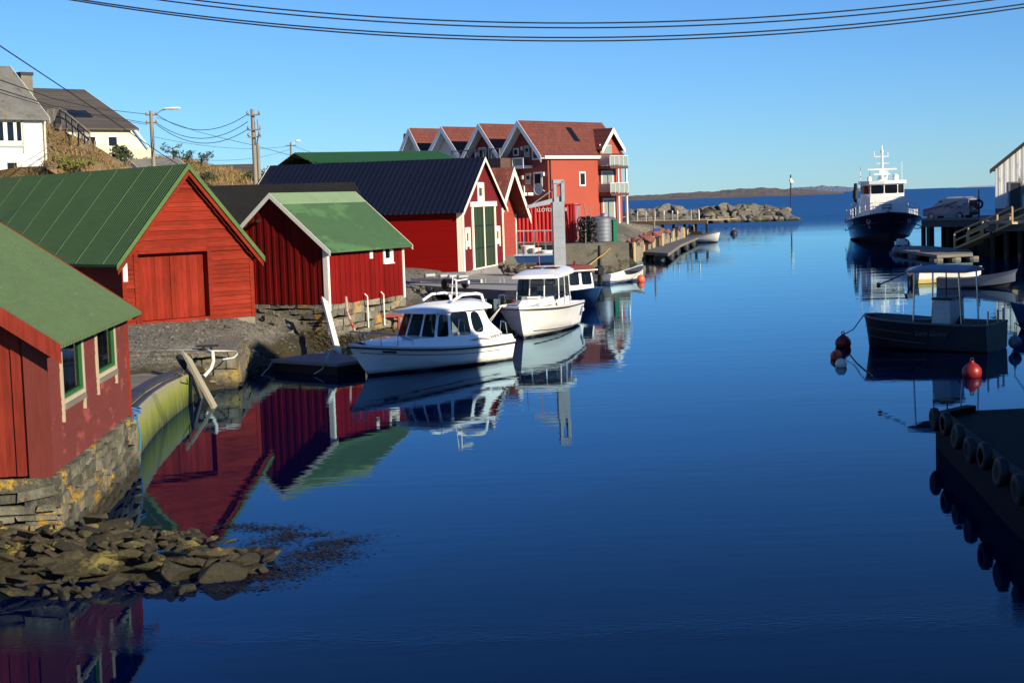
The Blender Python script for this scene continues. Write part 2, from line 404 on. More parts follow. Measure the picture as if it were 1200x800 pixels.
def terrain(name, pts, mat_, sub=2.0, rough=.15, keep=None, kind='structure'):
    """surface through scattered (x, y, z) points, densified and roughened"""
    co2 = [V((p[0], p[1])) for p in pts]
    vs, es, fs, *_ = delaunay_2d_cdt(co2, [], [], 0, 1e-4)
    zs = {}
    for p in pts: zs[(round(p[0], 3), round(p[1], 3))] = p[2]
    z3 = []
    for v in vs:
        k = min(range(len(pts)), key=lambda i: (pts[i][0] - v.x) ** 2 + (pts[i][1] - v.y) ** 2); z3.append(pts[k][2])
    bm = bmesh.new()
    bv = [bm.verts.new((v.x, v.y, z)) for v, z in zip(vs, z3)]
    for f in fs:
        try: bm.faces.new([bv[i] for i in f])
        except Exception: pass
    for _ in range(6):
        e = [x for x in bm.edges if x.calc_length() > sub]
        if not e or len(bm.verts) > 60000: break
        bmesh.ops.subdivide_edges(bm, edges=e, cuts=1); bmesh.ops.triangulate(bm, faces=[f for f in bm.faces if len(f.verts) > 3])
    for v in bm.verts:
        if v.co.z > -.2 or True:
            n_ = noise.fractal(v.co * .55, .9, 2, 4) * rough
            v.co.z += n_
    bmesh.ops.recalc_face_normals(bm, faces=bm.faces)
    for f in bm.faces:
        if f.normal.z < 0: f.normal_flip()
    me = bpy.data.meshes.new(name); bm.to_mesh(me); bm.free(); me.materials.append(mat_)
    me.polygons.foreach_set('use_smooth', [True] * len(me.polygons))
    o = bpy.data.objects.new(name, me); C.objects.link(o)
    if kind: o['kind'] = kind
    return o

def ground_mat(name, a, b, c, wet=True):
    m_, t, p = nodes(name); v = coords(t, world=True)
    col = ramp(t, nz(t, v, .55, 8, .7), [(.3, a), (.5, b), (.68, c)])
    col = mix(t, col, mulc(b, .4), ramp(t, nz(t, v, 4, 7, .75), [(.48, (0, 0, 0)), (.66, (.85, .85, .85))]))
    vo = t.nodes.new('ShaderNodeTexVoronoi'); vo.inputs['Scale'].default_value = 11; t.links.new(v, vo.inputs['Vector'])
    sp_ = t.nodes.new('ShaderNodeSeparateColor'); t.links.new(vo.outputs['Color'], sp_.inputs[0])
    col = mix(t, col, ramp(t, sp_.outputs[0], [(.0, mulc(a, .6)), (.6, b), (1., mulc(c, 1.25))]), .55 if wet else .2)
    if wet:
        sx = t.nodes.new('ShaderNodeSeparateXYZ'); t.links.new(v, sx.inputs[0])
        zz = math_(t, 'ADD', sx.outputs[2], math_(t, 'MULTIPLY', nz(t, v, 1.2, 5), .5))
        col = mix(t, col, (.028, .022, .006), ramp(t, math_(t, 'MULTIPLY', zz, .5), [(.46, (1, 1, 1)), (.60, (0, 0, 0))]))
    t.links.new(col, p.inputs['Base Color']); p.inputs['Roughness'].default_value = .9
    bump(t, p, math_(t, 'ADD', nz(t, v, 6, 8, .75), math_(t, 'MULTIPLY', vo.outputs['Distance'], -.8)), .8, .08); return m_
K['shore'] = ground_mat('shore_gravel', (.10, .095, .075), (.15, .14, .11), (.20, .19, .15))
K['hill'] = ground_mat('dry_hillside', (.10, .075, .03), (.22, .14, .055), (.30, .24, .17), wet=False)

_w = [(-7.2, 10), (-7.6, 24.5), (-7.9, 30.6), (-8.6, 37), (-9.2, 43.6), (-8.6, 46), (-8.3, 49.5), (-7.6, 53), (-6.7, 57), (-5.5, 60), (-4.4, 64), (-2.4, 72.3), (-1.2, 80), (1.5, 100), (4.5, 118), (10, 124), (15, 150), (20, 178), (19, 230)]
pts = []
for i, (x, y) in enumerate(_w):
    pts += [(x, y, -.12), (x + 1.6, y - .3, -1.6)]
    if y < 44: pts += [(x - .9, y, .55 if y < 36 else .2), (x - 2.2, y + .2, .75)]
    elif y < 56: pts += [(x - .35, y + .3, .75), (x - 1.1, y + .6, 1.25)]
    elif y < 70: pts += [(x - .4, y + .3, .35), (x - 1.3, y + 1.0, .8)]
    elif y < 110: pts += [(x - .8, y + .4, .6), (x - 2.6, y + 2.5, 1.2)]
    else: pts += [(x - 1, y + .5, 1.0), (x - 3, y + 3, 1.9)]
pts += [(-10.5, 24, 1.15), (-10.5, 30, 1.15), (-12, 36, 1.2), (-12, 43, 1.1), (-13, 47, 1.38), (-11.2, 49.8, 1.45), (-9.4, 53.6, 1.47), (-10.2, 56, 1.5), (-16, 50, 1.5), (-22, 60, 1.7),
        (-8.6, 58.9, 1.1), (-10.6, 60, 1.3), (-4.6, 63.6, .95), (-6, 65, 1.4), (-8, 72, 1.5), (-4, 84, 1.5), (-3, 95, 1.6), (-1, 110, 1.8), (-15, 72, 1.8), (0, 122, 2.0), (3, 122, 2.0), (6, 128, 2.0), (2, 140, 2.3), (3, 167, 2.6), (12, 176, 2.6), (-20, 200, 2.5), (10, 230, 2.3), (-30, 120, 4),
        (-60, 10, 3), (-40, 30, 2.5), (-28, 45, 2), (-28, 58, 2.6), (-60, 60, 4), (-30, 68, 4.5), (-22, 76, 3.5), (-70, 250, 3)]
T_shore = terrain('left_shore', pts, K['shore'], 1.3, .10)

hp = []
def hpix(px, py, Y): P = at_y(px, py, Y); hp.append(tuple(P)); return P
for px, py, Y in ((-60, 197, 80), (0, 197, 80), (50, 192, 82), (52, 148, 96), (62, 149, 97), (75, 158, 95), (90, 172, 93), (108, 182, 91), (120, 194, 88), (60, 196, 84), (0, 170, 100), (-60, 160, 100),
                  (110, 196, 112), (160, 196, 118), (200, 196, 118), (225, 194, 120), (240, 190, 122), (252, 197, 119), (270, 203, 116), (290, 209, 112), (310, 216, 108), (330, 222, 108), (262, 216, 100), (210, 222, 100), (170, 222, 98), (290, 226, 100),
                  (200, 205, 160), (280, 212, 160), (330, 222, 160), (-80, 170, 140), (60, 180, 150)): hpix(px, py, Y)
hp += [(-90, 90, 8), (-90, 140, 8), (-40, 74, 4), (-28, 82, 4), (-20, 90, 4), (-14, 104, 4), (-12, 130, 4), (-16, 170, 3), (-60, 180, 4)]
T_hill = terrain('hillside', hp, K['hill'], 2.2, .45)

# outer islands, far beyond the mole
def island(name, prof, Y, depth, mat_):
    bm = bmesh.new(); n = 160; rows = []
    for j in range(7):
        f = j / 6
        row = []
        for i in range(n + 1):
            px = prof[0][0] + (prof[-1][0] - prof[0][0]) * i / n
            for (xa, ya), (xb, yb) in zip(prof, prof[1:]):
                if xa <= px <= xb: hh = ya + (yb - ya) * (px - xa) / (xb - xa); break
            P = at_z(px, 300, 0); d = V((P.x, P.y, 0)).normalized(); Q = d * (Y + depth * f) / d.y
            h = .82 * hh * math.sin(PI * min(1, f * .62 + .03)) * (.92 + .16 * noise.fractal(V((i * .12, f * 4, Y * .01)), .8, 2, 5))
            h = max(-1, h) if f < .99 else -2
            row.append(bm.verts.new((Q.x, Q.y, h if j else -.5)))
        rows.append(row)
    for a, b in zip(rows, rows[1:]):
        for i in range(n): bm.faces.new((a[i], a[i + 1], b[i + 1], b[i]))
    bmesh.ops.recalc_face_normals(bm, faces=bm.faces)
    me = bpy.data.meshes.new(name); bm.to_mesh(me); bm.free(); me.materials.append(mat_)
    o = bpy.data.objects.new(name, me); C.objects.link(o); o['kind'] = 'structure'
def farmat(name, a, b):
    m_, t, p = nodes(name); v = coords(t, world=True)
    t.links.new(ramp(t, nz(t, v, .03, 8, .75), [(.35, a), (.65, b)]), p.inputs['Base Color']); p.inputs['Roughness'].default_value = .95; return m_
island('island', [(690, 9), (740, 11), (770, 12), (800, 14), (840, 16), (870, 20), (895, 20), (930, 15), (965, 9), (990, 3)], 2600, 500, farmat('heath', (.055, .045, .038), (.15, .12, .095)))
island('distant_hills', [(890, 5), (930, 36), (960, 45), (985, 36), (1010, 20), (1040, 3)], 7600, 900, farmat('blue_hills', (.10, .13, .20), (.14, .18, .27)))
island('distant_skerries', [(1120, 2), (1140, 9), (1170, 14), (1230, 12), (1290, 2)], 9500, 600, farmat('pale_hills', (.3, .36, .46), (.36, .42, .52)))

# ------------------------------------------------------------------ houses
FR = {}
def frames(W, L):
    return {'front': (V((0, 0, 0)), V((1, 0, 0)), V((0, -1, 0)), W), 'right': (V((W, 0, 0)), V((0, 1, 0)), V((1, 0, 0)), L),
            'left': (V((0, L, 0)), V((0, -1, 0)), V((-1, 0, 0)), L), 'back': (V((W, L, 0)), V((-1, 0, 0)), V((0, 1, 0)), W)}
def clad(mb, fr, zl, ze, zr=None, style='h', openings=(), bw=.15, lap=.022):
    o, u, n, W = fr
    def P(a, z, d): return o + u * a + n * d + V((0, 0, z))
    top = (lambda a: ze + (zr - ze) * (1 - abs(a - W / 2) / (W / 2))) if zr else (lambda a: ze)
    def lim(z):
        if not zr or z <= ze: return 0, W
        k = (1 - (z - ze) / (zr - ze)) * W / 2; return W / 2 - k, W / 2 + k
    if style == 'h':
        zm = zr or ze; zs = [zl + bw * i for i in range(int((zm - zl) / bw) + 1)] + [zm]
        for (x0, x1, z0, z1) in openings: zs += [z0, z1]
        if zr: zs.append(ze)
        zs = sorted(set(round(z, 4) for z in zs if zl <= z <= zm))
        for za, zb in zip(zs, zs[1:]):
            if zb - za < .004: continue
            l0, h0 = lim(za); l1, h1 = lim(zb)
            segs = [(l0, h0, l1, h1)]
            for (x0, x1, z0, z1) in openings:
                if za >= z0 - .003 and zb <= z1 + .003:
                    ns = []
                    for (a, b, c, d) in segs:
                        if x0 > a and x0 < b: ns.append((a, x0, c, x0))
                        if x1 < b and x1 > a: ns.append((x1, b, x1, d))
                        if x0 >= b or x1 <= a: ns.append((a, b, c, d))
                    segs = ns
            for a, b, c, d in segs:
                if b - a < .003: continue
                f0 = ((za - zl) % bw) / bw
                da = lap * (1 - f0) + .003
                mb.add([P(a, za, 0), P(b, za, 0), P(b, za, da), P(a, za, da), P(d, zb, .003), P(c, zb, .003)], [(0, 1, 2, 3), (3, 2, 4, 5)])
    else:
        xs = [i * bw for i in range(int(W / bw) + 1)] + [W]
        for (x0, x1, z0, z1) in openings: xs += [x0, x1]
        if zr: xs.append(W / 2)
        xs = sorted(set(round(x, 4) for x in xs if 0 <= x <= W))
        for i, (a, b) in enumerate(zip(xs, xs[1:])):
            if b - a < .004: continue
            segs = [(zl, None)]
            for (x0, x1, z0, z1) in openings:
                if a >= x0 - .003 and b <= x1 + .003:
                    ns = []
                    for (s0, s1) in segs: ns += [(s0, z0), (z1, s1)]
                    segs = ns
            d = lap if int(a / bw + .5) % 2 else .003
            for s0, s1 in segs:
                ta, tb = (top(a), top(b)) if s1 is None else (s1, s1)
                if ta - s0 < .01 and tb - s0 < .01: continue
                g = .004
                mb.add([P(a + g, s0, d), P(b - g, s0, d), P(b - g, tb, d), P(a + g, ta, d), P(a, s0, 0), P(b, s0, 0), P(b, tb, 0), P(a, ta, 0)],
                       [(0, 1, 2, 3), (4, 0, 3, 7), (1, 5, 6, 2), (5, 4, 0, 1)][:4])
def wbox(mb, fr, a0, a1, z0, z1, d0, d1):
    o, u, n, W = fr
    def P(a, z, d): return o + u * a + n * d + V((0, 0, z))
    mb.hexa([P(a0, z0, d0), P(a1, z0, d0), P(a1, z0, d1), P(a0, z0, d1), P(a0, z1, d0), P(a1, z1, d0), P(a1, z1, d1), P(a0, z1, d1)])
def window(root, fr, a0, a1, z0, z1, trim_m, sash_m, glass_m, nx=1, nzz=1, trim=.09, tail=0.0, sill=True, rec=.05, name='window'):
    mb = MB()
    t = trim
    wbox(mb, fr, a0 - t, a0, z0 - t - tail, z1 + t, .0, .045); wbox(mb, fr, a1, a1 + t, z0 - t - tail, z1 + t, .0, .045)
    wbox(mb, fr, a0 + .002, a1 - .002, z1, z1 + t + .012, .0, .05); wbox(mb, fr, a0 + .002, a1 - .002, z0 - t, z0, .0, .05)
    o = mb.build(name, trim_m, root)
    s = MB(); q = .055
    wbox(s, fr, a0, a0 + q, z0, z1, -rec, .02); wbox(s, fr, a1 - q, a1, z0, z1, -rec, .02)
    wbox(s, fr, a0 + q, a1 - q, z0, z0 + q, -rec, .018); wbox(s, fr, a0 + q, a1 - q, z1 - q, z1, -rec, .018)
    for i in range(1, nx):
        x = a0 + (a1 - a0) * i / nx; wbox(s, fr, x - .025, x + .025, z0 + q, z1 - q, -rec, .014)
    for i in range(1, nzz):
        z = z0 + (z1 - z0) * i / nzz; wbox(s, fr, a0 + q, a1 - q, z - .018, z + .018, -rec + .004, .010)
    s.build('frame', sash_m, o)
    g = MB(); wbox(g, fr, a0 + .02, a1 - .02, z0 + .02, z1 - .02, -rec + .012, -rec + .02); g.build('pane', glass_m, o)
    if sill:
        k = MB(); wbox(k, fr, a0 - t - .02, a1 + t + .02, z0 - t - .045, z0 - t - .003, 0, .09); k.build('sill', trim_m, o)
    return o
def house(name, label, cat, corner, u, W, L, z0, ze, zr, wall_m, roof_m, style='h', oh=.3, ohg=.25, openings=None, barge_m=None, corner_m=None, bw=.15, th=.07, ridge_m=None, bh=.17, group=None, cw=.12, lap=.022, right_roof=None, foundation=None):
    """gabled building: x along the gable that faces us (left to right), y along the ridge; all heights are above z0"""
    u = V((u[0], u[1])).normalized()
    root = thing(name, label, cat, (corner[0], corner[1], z0), math.atan2(u.y, u.x), group)
    fr = frames(W, L); op = openings or {}
    wb = MB()
    clad(wb, fr['front'], 0, ze, zr, style, op.get('front', ()), bw, lap); clad(wb, fr['back'], 0, ze, zr, style, op.get('back', ()), bw, lap)
    clad(wb, fr['right'], 0, ze, None, style, op.get('right', ()), bw, lap); clad(wb, fr['left'], 0, ze, None, style, op.get('left', ()), bw, lap)
    wb.build('wall', wall_m, root)
    s = (zr - ze) / (W / 2); rb = MB(); up = .03
    for sg in (-1, 1):
        e = V((W / 2 + sg * (W / 2 + oh), 0, ze - oh * s + up)); r = V((W / 2, 0, zr + up))
        k = th * math.hypot(1, s)
        y0, y1 = -ohg, L + ohg
        rb.hexa([V((e.x, y0, e.z)), V((r.x, y0, r.z)), V((r.x, y1, r.z)), V((e.x, y1, e.z)), V((e.x, y0, e.z + k)), V((r.x, y0, r.z + k)), V((r.x, y1, r.z + k)), V((e.x, y1, e.z + k))])
    rb.build('roof', roof_m, root)
    if barge_m:
        for y in (-ohg - .022, L + ohg):
            for sg in (-1, 1):
                b = MB()
                e = V((W / 2 + sg * (W / 2 + oh + .01), y, ze - (oh + .01) * s)); r = V((W / 2 + sg * .001, y, zr))
                k = th * math.hypot(1, s) + .045
                b.prism([e + V((0, 0, k)), r + V((0, 0, k)), r + V((0, 0, k - bh * math.hypot(1, s))), e + V((0, 0, k - bh * math.hypot(1, s)))], (0, .022, 0)); b.build('bargeboard', barge_m, root)
    if ridge_m:
        b = MB(); k = th * math.hypot(1, s) + up
        for sg in (-1, 1):
            d = sg * .28
            b.prism([V((W / 2, -ohg, zr + k + .03)), V((W / 2 + d, -ohg, zr + k + .03 - abs(d) * s)), V((W / 2 + d, -ohg, zr + k + .005 - abs(d) * s)), V((W / 2, -ohg, zr + k + .005))], (0, L + 2 * ohg, 0))
        b.build('ridge_cap', ridge_m, root)
    if corner_m:
        for (fx, fy, sx, sy) in ((0, 0, -1, -1), (W, 0, 1, -1), (W, L, 1, 1), (0, L, -1, 1)):
            b = MB(); q = .035
            x0, x1 = (fx - q, fx + cw) if sx < 0 else (fx - cw, fx + q); y0, y1 = (fy - q, fy + cw) if sy < 0 else (fy - cw, fy + q)
            b.box(min(fx, fx + sx * q), y0, -.02, max(fx, fx + sx * q), y1, ze - .05); b.box(x0, min(fy, fy + sy * (q + .002)), -.018, x1, max(fy, fy + sy * (q + .002)), ze - .052)
            b.build('corner_board', corner_m, root)
    root['W'] = W; root['L'] = L
    return root, fr
def block_wall(mb, a, b, z0, z1, depth, hmin=.12, hmax=.3, lmin=.25, lmax=.8, batter=0.):
    """dry-stone courses: jittered blocks between plan points a and b; the face is on the right-hand side of a->b"""
    a = V((a[0], a[1], 0)); b = V((b[0], b[1], 0)); Ld = (b - a).length; u = (b - a) / Ld; n = V((u.y, -u.x, 0))
    z = z0
    while z < z1 - .02:
        h = min(random.uniform(hmin, hmax), z1 - z)
        if z1 - z - h < .07: h = z1 - z
        x = -random.uniform(0, .3)
        while x < Ld:
            l = random.uniform(lmin, lmax); x0, x1 = max(0, x), min(Ld, x + l)
            if x1 - x0 > .05:
                d = random.uniform(-.025, .03) + batter * (z1 - z); g = .014
                p = []
                for zz in (z + g, z + h - g):
                    for (xx, dd) in ((x0 + g, -depth), (x1 - g, -depth), (x1 - g, d), (x0 + g, d)):
                        j = random.uniform(-.015, .015)
                        wv = .06 * math.sin(xx * 1.7 + z * 5) + .035 * math.sin(xx * 4.1 + z * 11)
                        p.append(V((0, 0, wv if z > z0 + .05 and z + h < z1 - .05 else (wv * .0))) + a + u * (xx + random.uniform(-.03, .03)) + n * (dd + (j if dd != -depth else 0)) + V((0, 0, zz + random.uniform(-.028, .028))))
                mb.hexa(p)
            x += l
        z += h

# --- near boathouse at the left edge
A1 = at_z(62, 556, 1.27); A2 = at_z(152.5, 485, 1.27)
yA = V((A2.x - A1.x, A2.y - A1.y)); LA = yA.length; yA.normalize(); uA = V((yA.y, -yA.x))
WA = 5.6; cA = V((A1.x, A1.y)) - uA * WA
zeA = z_at(A2, 360) - 1.27; zrA = zeA + WA / 2 * .70
red_a = WOOD('boathouse_red', (.25, .034, .02), 'z', .42, peel=(.40, .12, .09), wear=.60)
red_a2 = MAT('weathered_red_wall', (.17, .025, .017), .9, .18, .8, stretch=(1, 1, 2.2), spots=[((.24, .05, .04), .56, 1.3), ((.14, .014, .012), .6, .9)])
grn_roof = CORR('green_sheet_roof', (.135, .215, .085), .11, .7, .14, 1, spots=((.17, .26, .13), .62, 9))
green_frame = WOOD('green_window_paint', (.03, .13, .05), 'z', .2, peel=(.3, .33, .26), wear=.66)
op_a = {'right': [(.55, 1.75, .62, 1.88), (3.55, 4.95, .62, 1.92)]}
def solve_along(P, d, px, z):      # distance along d from P (plan) that shows in column px at height z
    a, b = -5, 40
    f = lambda t: pix((P[0] + d[0] * t, P[1] + d[1] * t, z))[0] - px
    s = f(a) < f(b)
    for _ in range(50):
        c = (a + b) / 2
        if (f(c) < 0) == s: a = c
        else: b = c
    return a
wins = []
for (pa, pb, pyb, pyt) in ((73, 97, 461, 386), (114, 134.5, 433, 370)):
    t0 = solve_along(A1, yA, pa, 2.2); t1 = solve_along(A1, yA, pb, 2.2); tm = (t0 + t1) / 2
    Pm = (A1.x + yA.x * tm, A1.y + yA.y * tm); zb_ = z_at(Pm, pyb) - 1.27; zt_ = min(z_at(Pm, pyt) - 1.27, zeA - .06)
    wins.append((t0, t1, zb_, zt_))
rtA, frA = house('boathouse', 'red boathouse in the near corner with green roof and two green-framed windows', 'boathouse', cA, uA, WA, LA, 1.27, zeA, zrA, [red_a][0], grn_roof, 'v', .28, .28,
                 {'right': [(a, b, c, d) for a, b, c, d in wins]}, red_a, None, .2, .05, bh=.24, lap=.03)
wl = [o for o in kids(rtA) if o.name.startswith('wall')][0]
# the window side is smooth old boarding: rebuild it flat
mb = MB(); clad(mb, frA['front'], 0, zeA, zrA, 'v', (), .145, .03); clad(mb, frA['back'], 0, zeA, zrA, 'v', (), .145, .03); clad(mb, frA['left'], 0, zeA, None, 'v', (), .2, .03)
n1 = len(mb.f); mb.cur = 1; clad(mb, frA['right'], 0, zeA, None, 'h', wins, .115, .010)
wl.data = None if False else wl.data
bpy.data.objects.remove(wl); mb.build('wall', [red_a, red_a2], rtA)
mauve = WOOD('faded_corner_paint', (.17, .038, .03), 'z', .2, peel=(.36, .2, .18), wear=.62)
mb = MB(); wbox(mb, frA['front'], WA - .34, WA + .012, -.03, zeA - .05, .0, .045); mb.build('corner_board', mauve, rtA)
mb = MB(); wbox(mb, frA['right'], LA - .13, LA + .02, -.02, zeA - .05, .0, .04); mb.build('corner_board', red_a, rtA)
trim_a = WOOD('window_trim', (.48, .42, .30), 'z', .15)
curtain_m = MAT('curtain', (.4, .33, .22), .9, .2, 3)
for (a, b, c, d) in wins:
    o = window(rtA, frA['right'], a, b, c, d, trim_a, green_frame, K['house_glass'], 1, 1, .07, .28, False)
    k = MB(); wbox(k, frA['right'], a - .0, b + .0, c - .16, c - .075, 0, .07); k.build('sill', K['grey_wood'], o)
    k = MB()
    for i in range(9):
        x0 = b - .30 + i * .026; k.quad((WA - .16 - .02 * (i % 2), x0, c), (WA - .16 - .02 * ((i + 1) % 2), x0 + .026, c), (WA - .16 - .02 * ((i + 1) % 2), x0 + .026, d), (WA - .16 - .02 * (i % 2), x0, d))
    k.build('curtain', curtain_m, o)
# dim room behind the panes
mb = MB(); mb.box(WA - 2.6, .15, .02, WA - 2.55, LA - .15, zeA); mb.box(.1, .15, -.02, WA - .1, LA - .15, .015); mb.build('inner_partition', MAT('old_boards', (.09, .06, .04), .9, .3, 2), rtA)
K['stone_a'] = ROCK('foundation_stone', [(.08, .078, .055), (.14, .135, .09), (.21, .20, .14), (.29, .27, .20)], (.46, .27, .02), .565, 1.0, wetline=.34)
mb = MB()
def aw(x, y, d=0): q = V((cA.x, cA.y)) + uA * x + yA * y; return (q.x, q.y)
block_wall(mb, aw(-.1, -.06), aw(WA + .06, -.06), -.2, 1.25, .5, .1, .26, .3, .9, .08)
block_wall(mb, aw(WA + .06, -.06), aw(WA + .06, LA + .1), -.3, 1.25, .5, .1, .24, .22, .7, .06)
o = mb.build('foundation', K['stone_a'], None)
o.parent = rtA; o.matrix_parent_inverse = Matrix.LocRotScale(rtA.location, rtA.rotation_euler, None).inverted()

# --- big red boathouse with the double door
B2 = at_z(298, 370, 1.5); uB = V((.745, .667)).normalized()
WB = -solve_along(B2, uB, 101.5, 2.5) ; cB = V((B2.x, B2.y)) - uB * WB
zeB = z_at(B2, 292) - 1.5; Pm = cB + uB * (WB / 2); zrB = z_at((Pm.x, Pm.y), 196.5) - 1.5
red_b = WOOD('barn_red', (.235, .024, .011), 'x', .42, peel=(.15, .014, .008), wear=.56)
red_bz = WOOD('barn_red_door', (.235, .023, .011), 'z', .4, peel=(.30, .045, .03), wear=.63)
dk_green = CORR('dark_green_sheet_roof', (.10, .18, .06), .15, .8, .12, 1, spots=((.16, .25, .15), .70, .9))
d0 = solve_along(cB, uB, 164, 2.0); d1 = solve_along(cB, uB, 245, 2.0)
Pd = cB + uB * ((d0 + d1) / 2); dz1 = z_at((Pd.x, Pd.y), 296) - 1.5
gt = WOOD('green_verge_paint', (.10, .17, .06), 'x', .2)
rtB, frB = house('boathouse', 'large sunlit red boathouse with wide red double door and dark green roof', 'boathouse', cB, uB, WB, 17, 1.5, zeB, zrB, red_b, dk_green, 'h', .34, .30,
                 {'front': [(d0, d1, .12, dz1)]}, gt, red_b, .155, .06, bh=.13, lap=.03)
mb = MB(); wbox(mb, frB['front'], d0 - .16, d0, -.05, dz1 + .16, 0, .05); wbox(mb, frB['front'], d1, d1 + .16, -.05, dz1 + .16, 0, .05); wbox(mb, frB['front'], d0 + .002, d1 - .002, dz1, dz1 + .15, 0, .06)
wbox(mb, frB['front'], d0 + .002, d1 - .002, -.05, .12, -.2, .05)
wbox(mb, frB['front'], d0 - .02, d0, .12, dz1, -.26, -.0); wbox(mb, frB['front'], d1, d1 + .02, .12, dz1, -.26, 0); wbox(mb, frB['front'], d0, d1, dz1, dz1 + .02, -.26, -.0)
mb.build('door_frame', red_b, rtB)
for i in range(2):
    mb = MB(); x0 = d0 + (d1 - d0) * i / 2 + (.012 if i else .004); x1 = d0 + (d1 - d0) * (i + 1) / 2 - .004; x = x0; k = 0
    while x < x1 - .02:
        wbox(mb, frB['front'], x + .003, min(x + .15, x1), .13, dz1 - .015, -.26, -.225 + (.006 if k % 2 else 0)); x += .15; k += 1
    d_ = mb.build('door', red_bz, rtB)
mb = MB(); fo = MB()
wbox(fo, frB['front'], -.02, WB - .0, -.6, -.012, -.4, .02); wbox(fo, frB['right'], 0, 17, -.6, -.012, -.4, .03); fo.build('foundation', K['old_concrete'], rtB)
mb = MB()                                                        # verge boards inside the gable
s_ = (zrB - zeB) / (WB / 2)
for sg in (-1, 1):
    e = V((WB / 2 + sg * (WB / 2 + .3), -.29, zeB - .3 * s_)); r = V((WB / 2, -.29, zrB))
    mb.prism([e + V((0, 0, -.11)), r + V((0, 0, -.11)), r + V((0, 0, -.27)), e + V((0, 0, -.27))], (0, .02, 0))
mb.build('verge_board', red_b, rtB)
mb = MB(); wbox(mb, frB['front'], .0, .16, -.1 + zeB - .75, zeB - .02, .04, .062); mb.build('corner_post', K['white_paint'], rtB)

def seams(root, W, L, ze, zr, oh, ohg, th, n, mat_, sides=(-1, 1)):
    s_ = (zr - ze) / (W / 2); k = th * math.hypot(1, s_) + .03
    for sg in sides:
        mb = MB()
        for i in range(n):
            y = -ohg + (L + 2 * ohg) * (i + .5) / n
            mb.bar((W / 2 + sg * (W / 2 + oh), y, ze - oh * s_ + k + .008), (W / 2 + sg * .05, y, zr + k + .008 - .05 * s_), .022, .012)
        mb.build('sheet_lap', mat_, root)
seams(rtB, WB, 17, zeB, zrB, .34, .30, .06, 9, MAT('sheet_lap_b', (.13, .19, .08), .7, .3, 3))
# --- small dark red boathouse on the stone foot
C1 = at_z(385, 357, 1.6); yC = V((.47, .883)).normalized(); uC = V((yC.y, -yC.x))
WC = 4.64; cC = V((C1.x, C1.y)) - uC * WC; LC = solve_along(C1, yC, 474, 1.7)
zeC = z_at(C1, 289) - 1.6; Pm = cC + uC * (WC / 2); zrC = z_at((Pm.x, Pm.y), 230) - 1.6
red_c = WOOD('dark_barn_red', (.19, .007, .006), 'z', .35, peel=(.28, .03, .024), wear=.68)
grn_c = MAT('painted_green_roof', (.062, .135, .048), .55, .14, .6, stretch=(1, .5, 1), spots=[((.5, .55, .45), .74, 4.0), ((.07, .15, .055), .55, .7)])
w3 = solve_along(C1, yC, 451, 2.8), solve_along(C1, yC, 458.5, 2.8)
PmW = (C1.x + yC.x * w3[0], C1.y + yC.y * w3[0]); wz0, wz1 = z_at(PmW, 304.5) - 1.6, z_at(PmW, 290) - 1.6
rtC, frC = house('boathouse', 'small dark red boathouse with white corner boards on a rough stone foot', 'boathouse', cC, uC, WC, LC, 1.6, zeC, zrC, red_c, grn_c, 'v', .32, .22,
                 {'right': [(w3[0], w3[1], wz0, wz1)]}, K['white_paint'], None, .17, .06, bh=.15, lap=.022)
mb = MB(); wbox(mb, frC['front'], WC - .14, WC + .05, -.25, zeC - .05, .0, .05); wbox(mb, frC['right'], -.048, .1, -.25, zeC - .05, 0, .05); mb.build('corner_board', K['white_paint'], rtC)
mb = MB(); wbox(mb, frC['right'], LC - .1, LC + .02, -.08, zeC - .05, .0, .045); mb.build('corner_board', K['white_paint'], rtC)
mb = MB(); s_ = (zrC - zeC) / (WC / 2)
mb.prism([V((WC / 2, -.2, zrC + .125)), V((WC / 2 + .5, -.2, zrC + .13 - .5 * s_ + .012)), V((WC / 2 + .5, -.2, zrC + .10 - .5 * s_)), V((WC / 2, -.2, zrC + .10))], (0, LC + .35, 0))
mb.build('ridge_cap', MAT('pale_green_cap', (.22, .33, .18), .6, .1), rtC)
window(rtC, frC['right'], w3[0], w3[1], wz0, wz1, K['white_paint'], K['white_paint'], K['house_glass'], 1, 1, .12, 0, True)
mb = MB(); t_ = solve_along(C1, yC, 434.5, 2.8); wbox(mb, frC['right'], t_ - .1, t_ + .1, wz0 + .1, wz0 + .42, .02, .06); mb.build('notice', K['white_paint'], rtC)
mb = MB(); Pl = V((WC * .36, -.05, zrC - .95)); mb.box(Pl.x - .05, -.16, Pl.z, Pl.x + .05, -.02, Pl.z + .1); mb.lathe([(.07, 0), (.09, .08), (.0, .12)], 10, Matrix.Translation((Pl.x, -.18, Pl.z - .02))); mb.build('outdoor_lamp', K['black'], rtC)
K['stone_c'] = ROCK('boathouse_foot_stone', [(.15, .14, .11), (.22, .2, .15), (.31, .28, .21), (.40, .36, .27)], (.40, .23, .04), .57, .9, wetline=.42)
mb = MB()
def cw_(x, y): q = V((cC.x, cC.y)) + uC * x + yC * y; return (q.x, q.y)
block_wall(mb, cw_(-.1, 0), cw_(WC + .03, 0), .25, 1.6, .5, .1, .22, .3, .9, .1)
block_wall(mb, cw_(WC + .03, 0), cw_(WC + .03, LC), -.3, 1.6, .5, .16, .36, .3, .8, .08)
o = mb.build('foundation', K['stone_c'], None); o.parent = rtC; o.matrix_parent_inverse = Matrix.LocRotScale(rtC.location, rtC.rotation_euler, None).inverted()

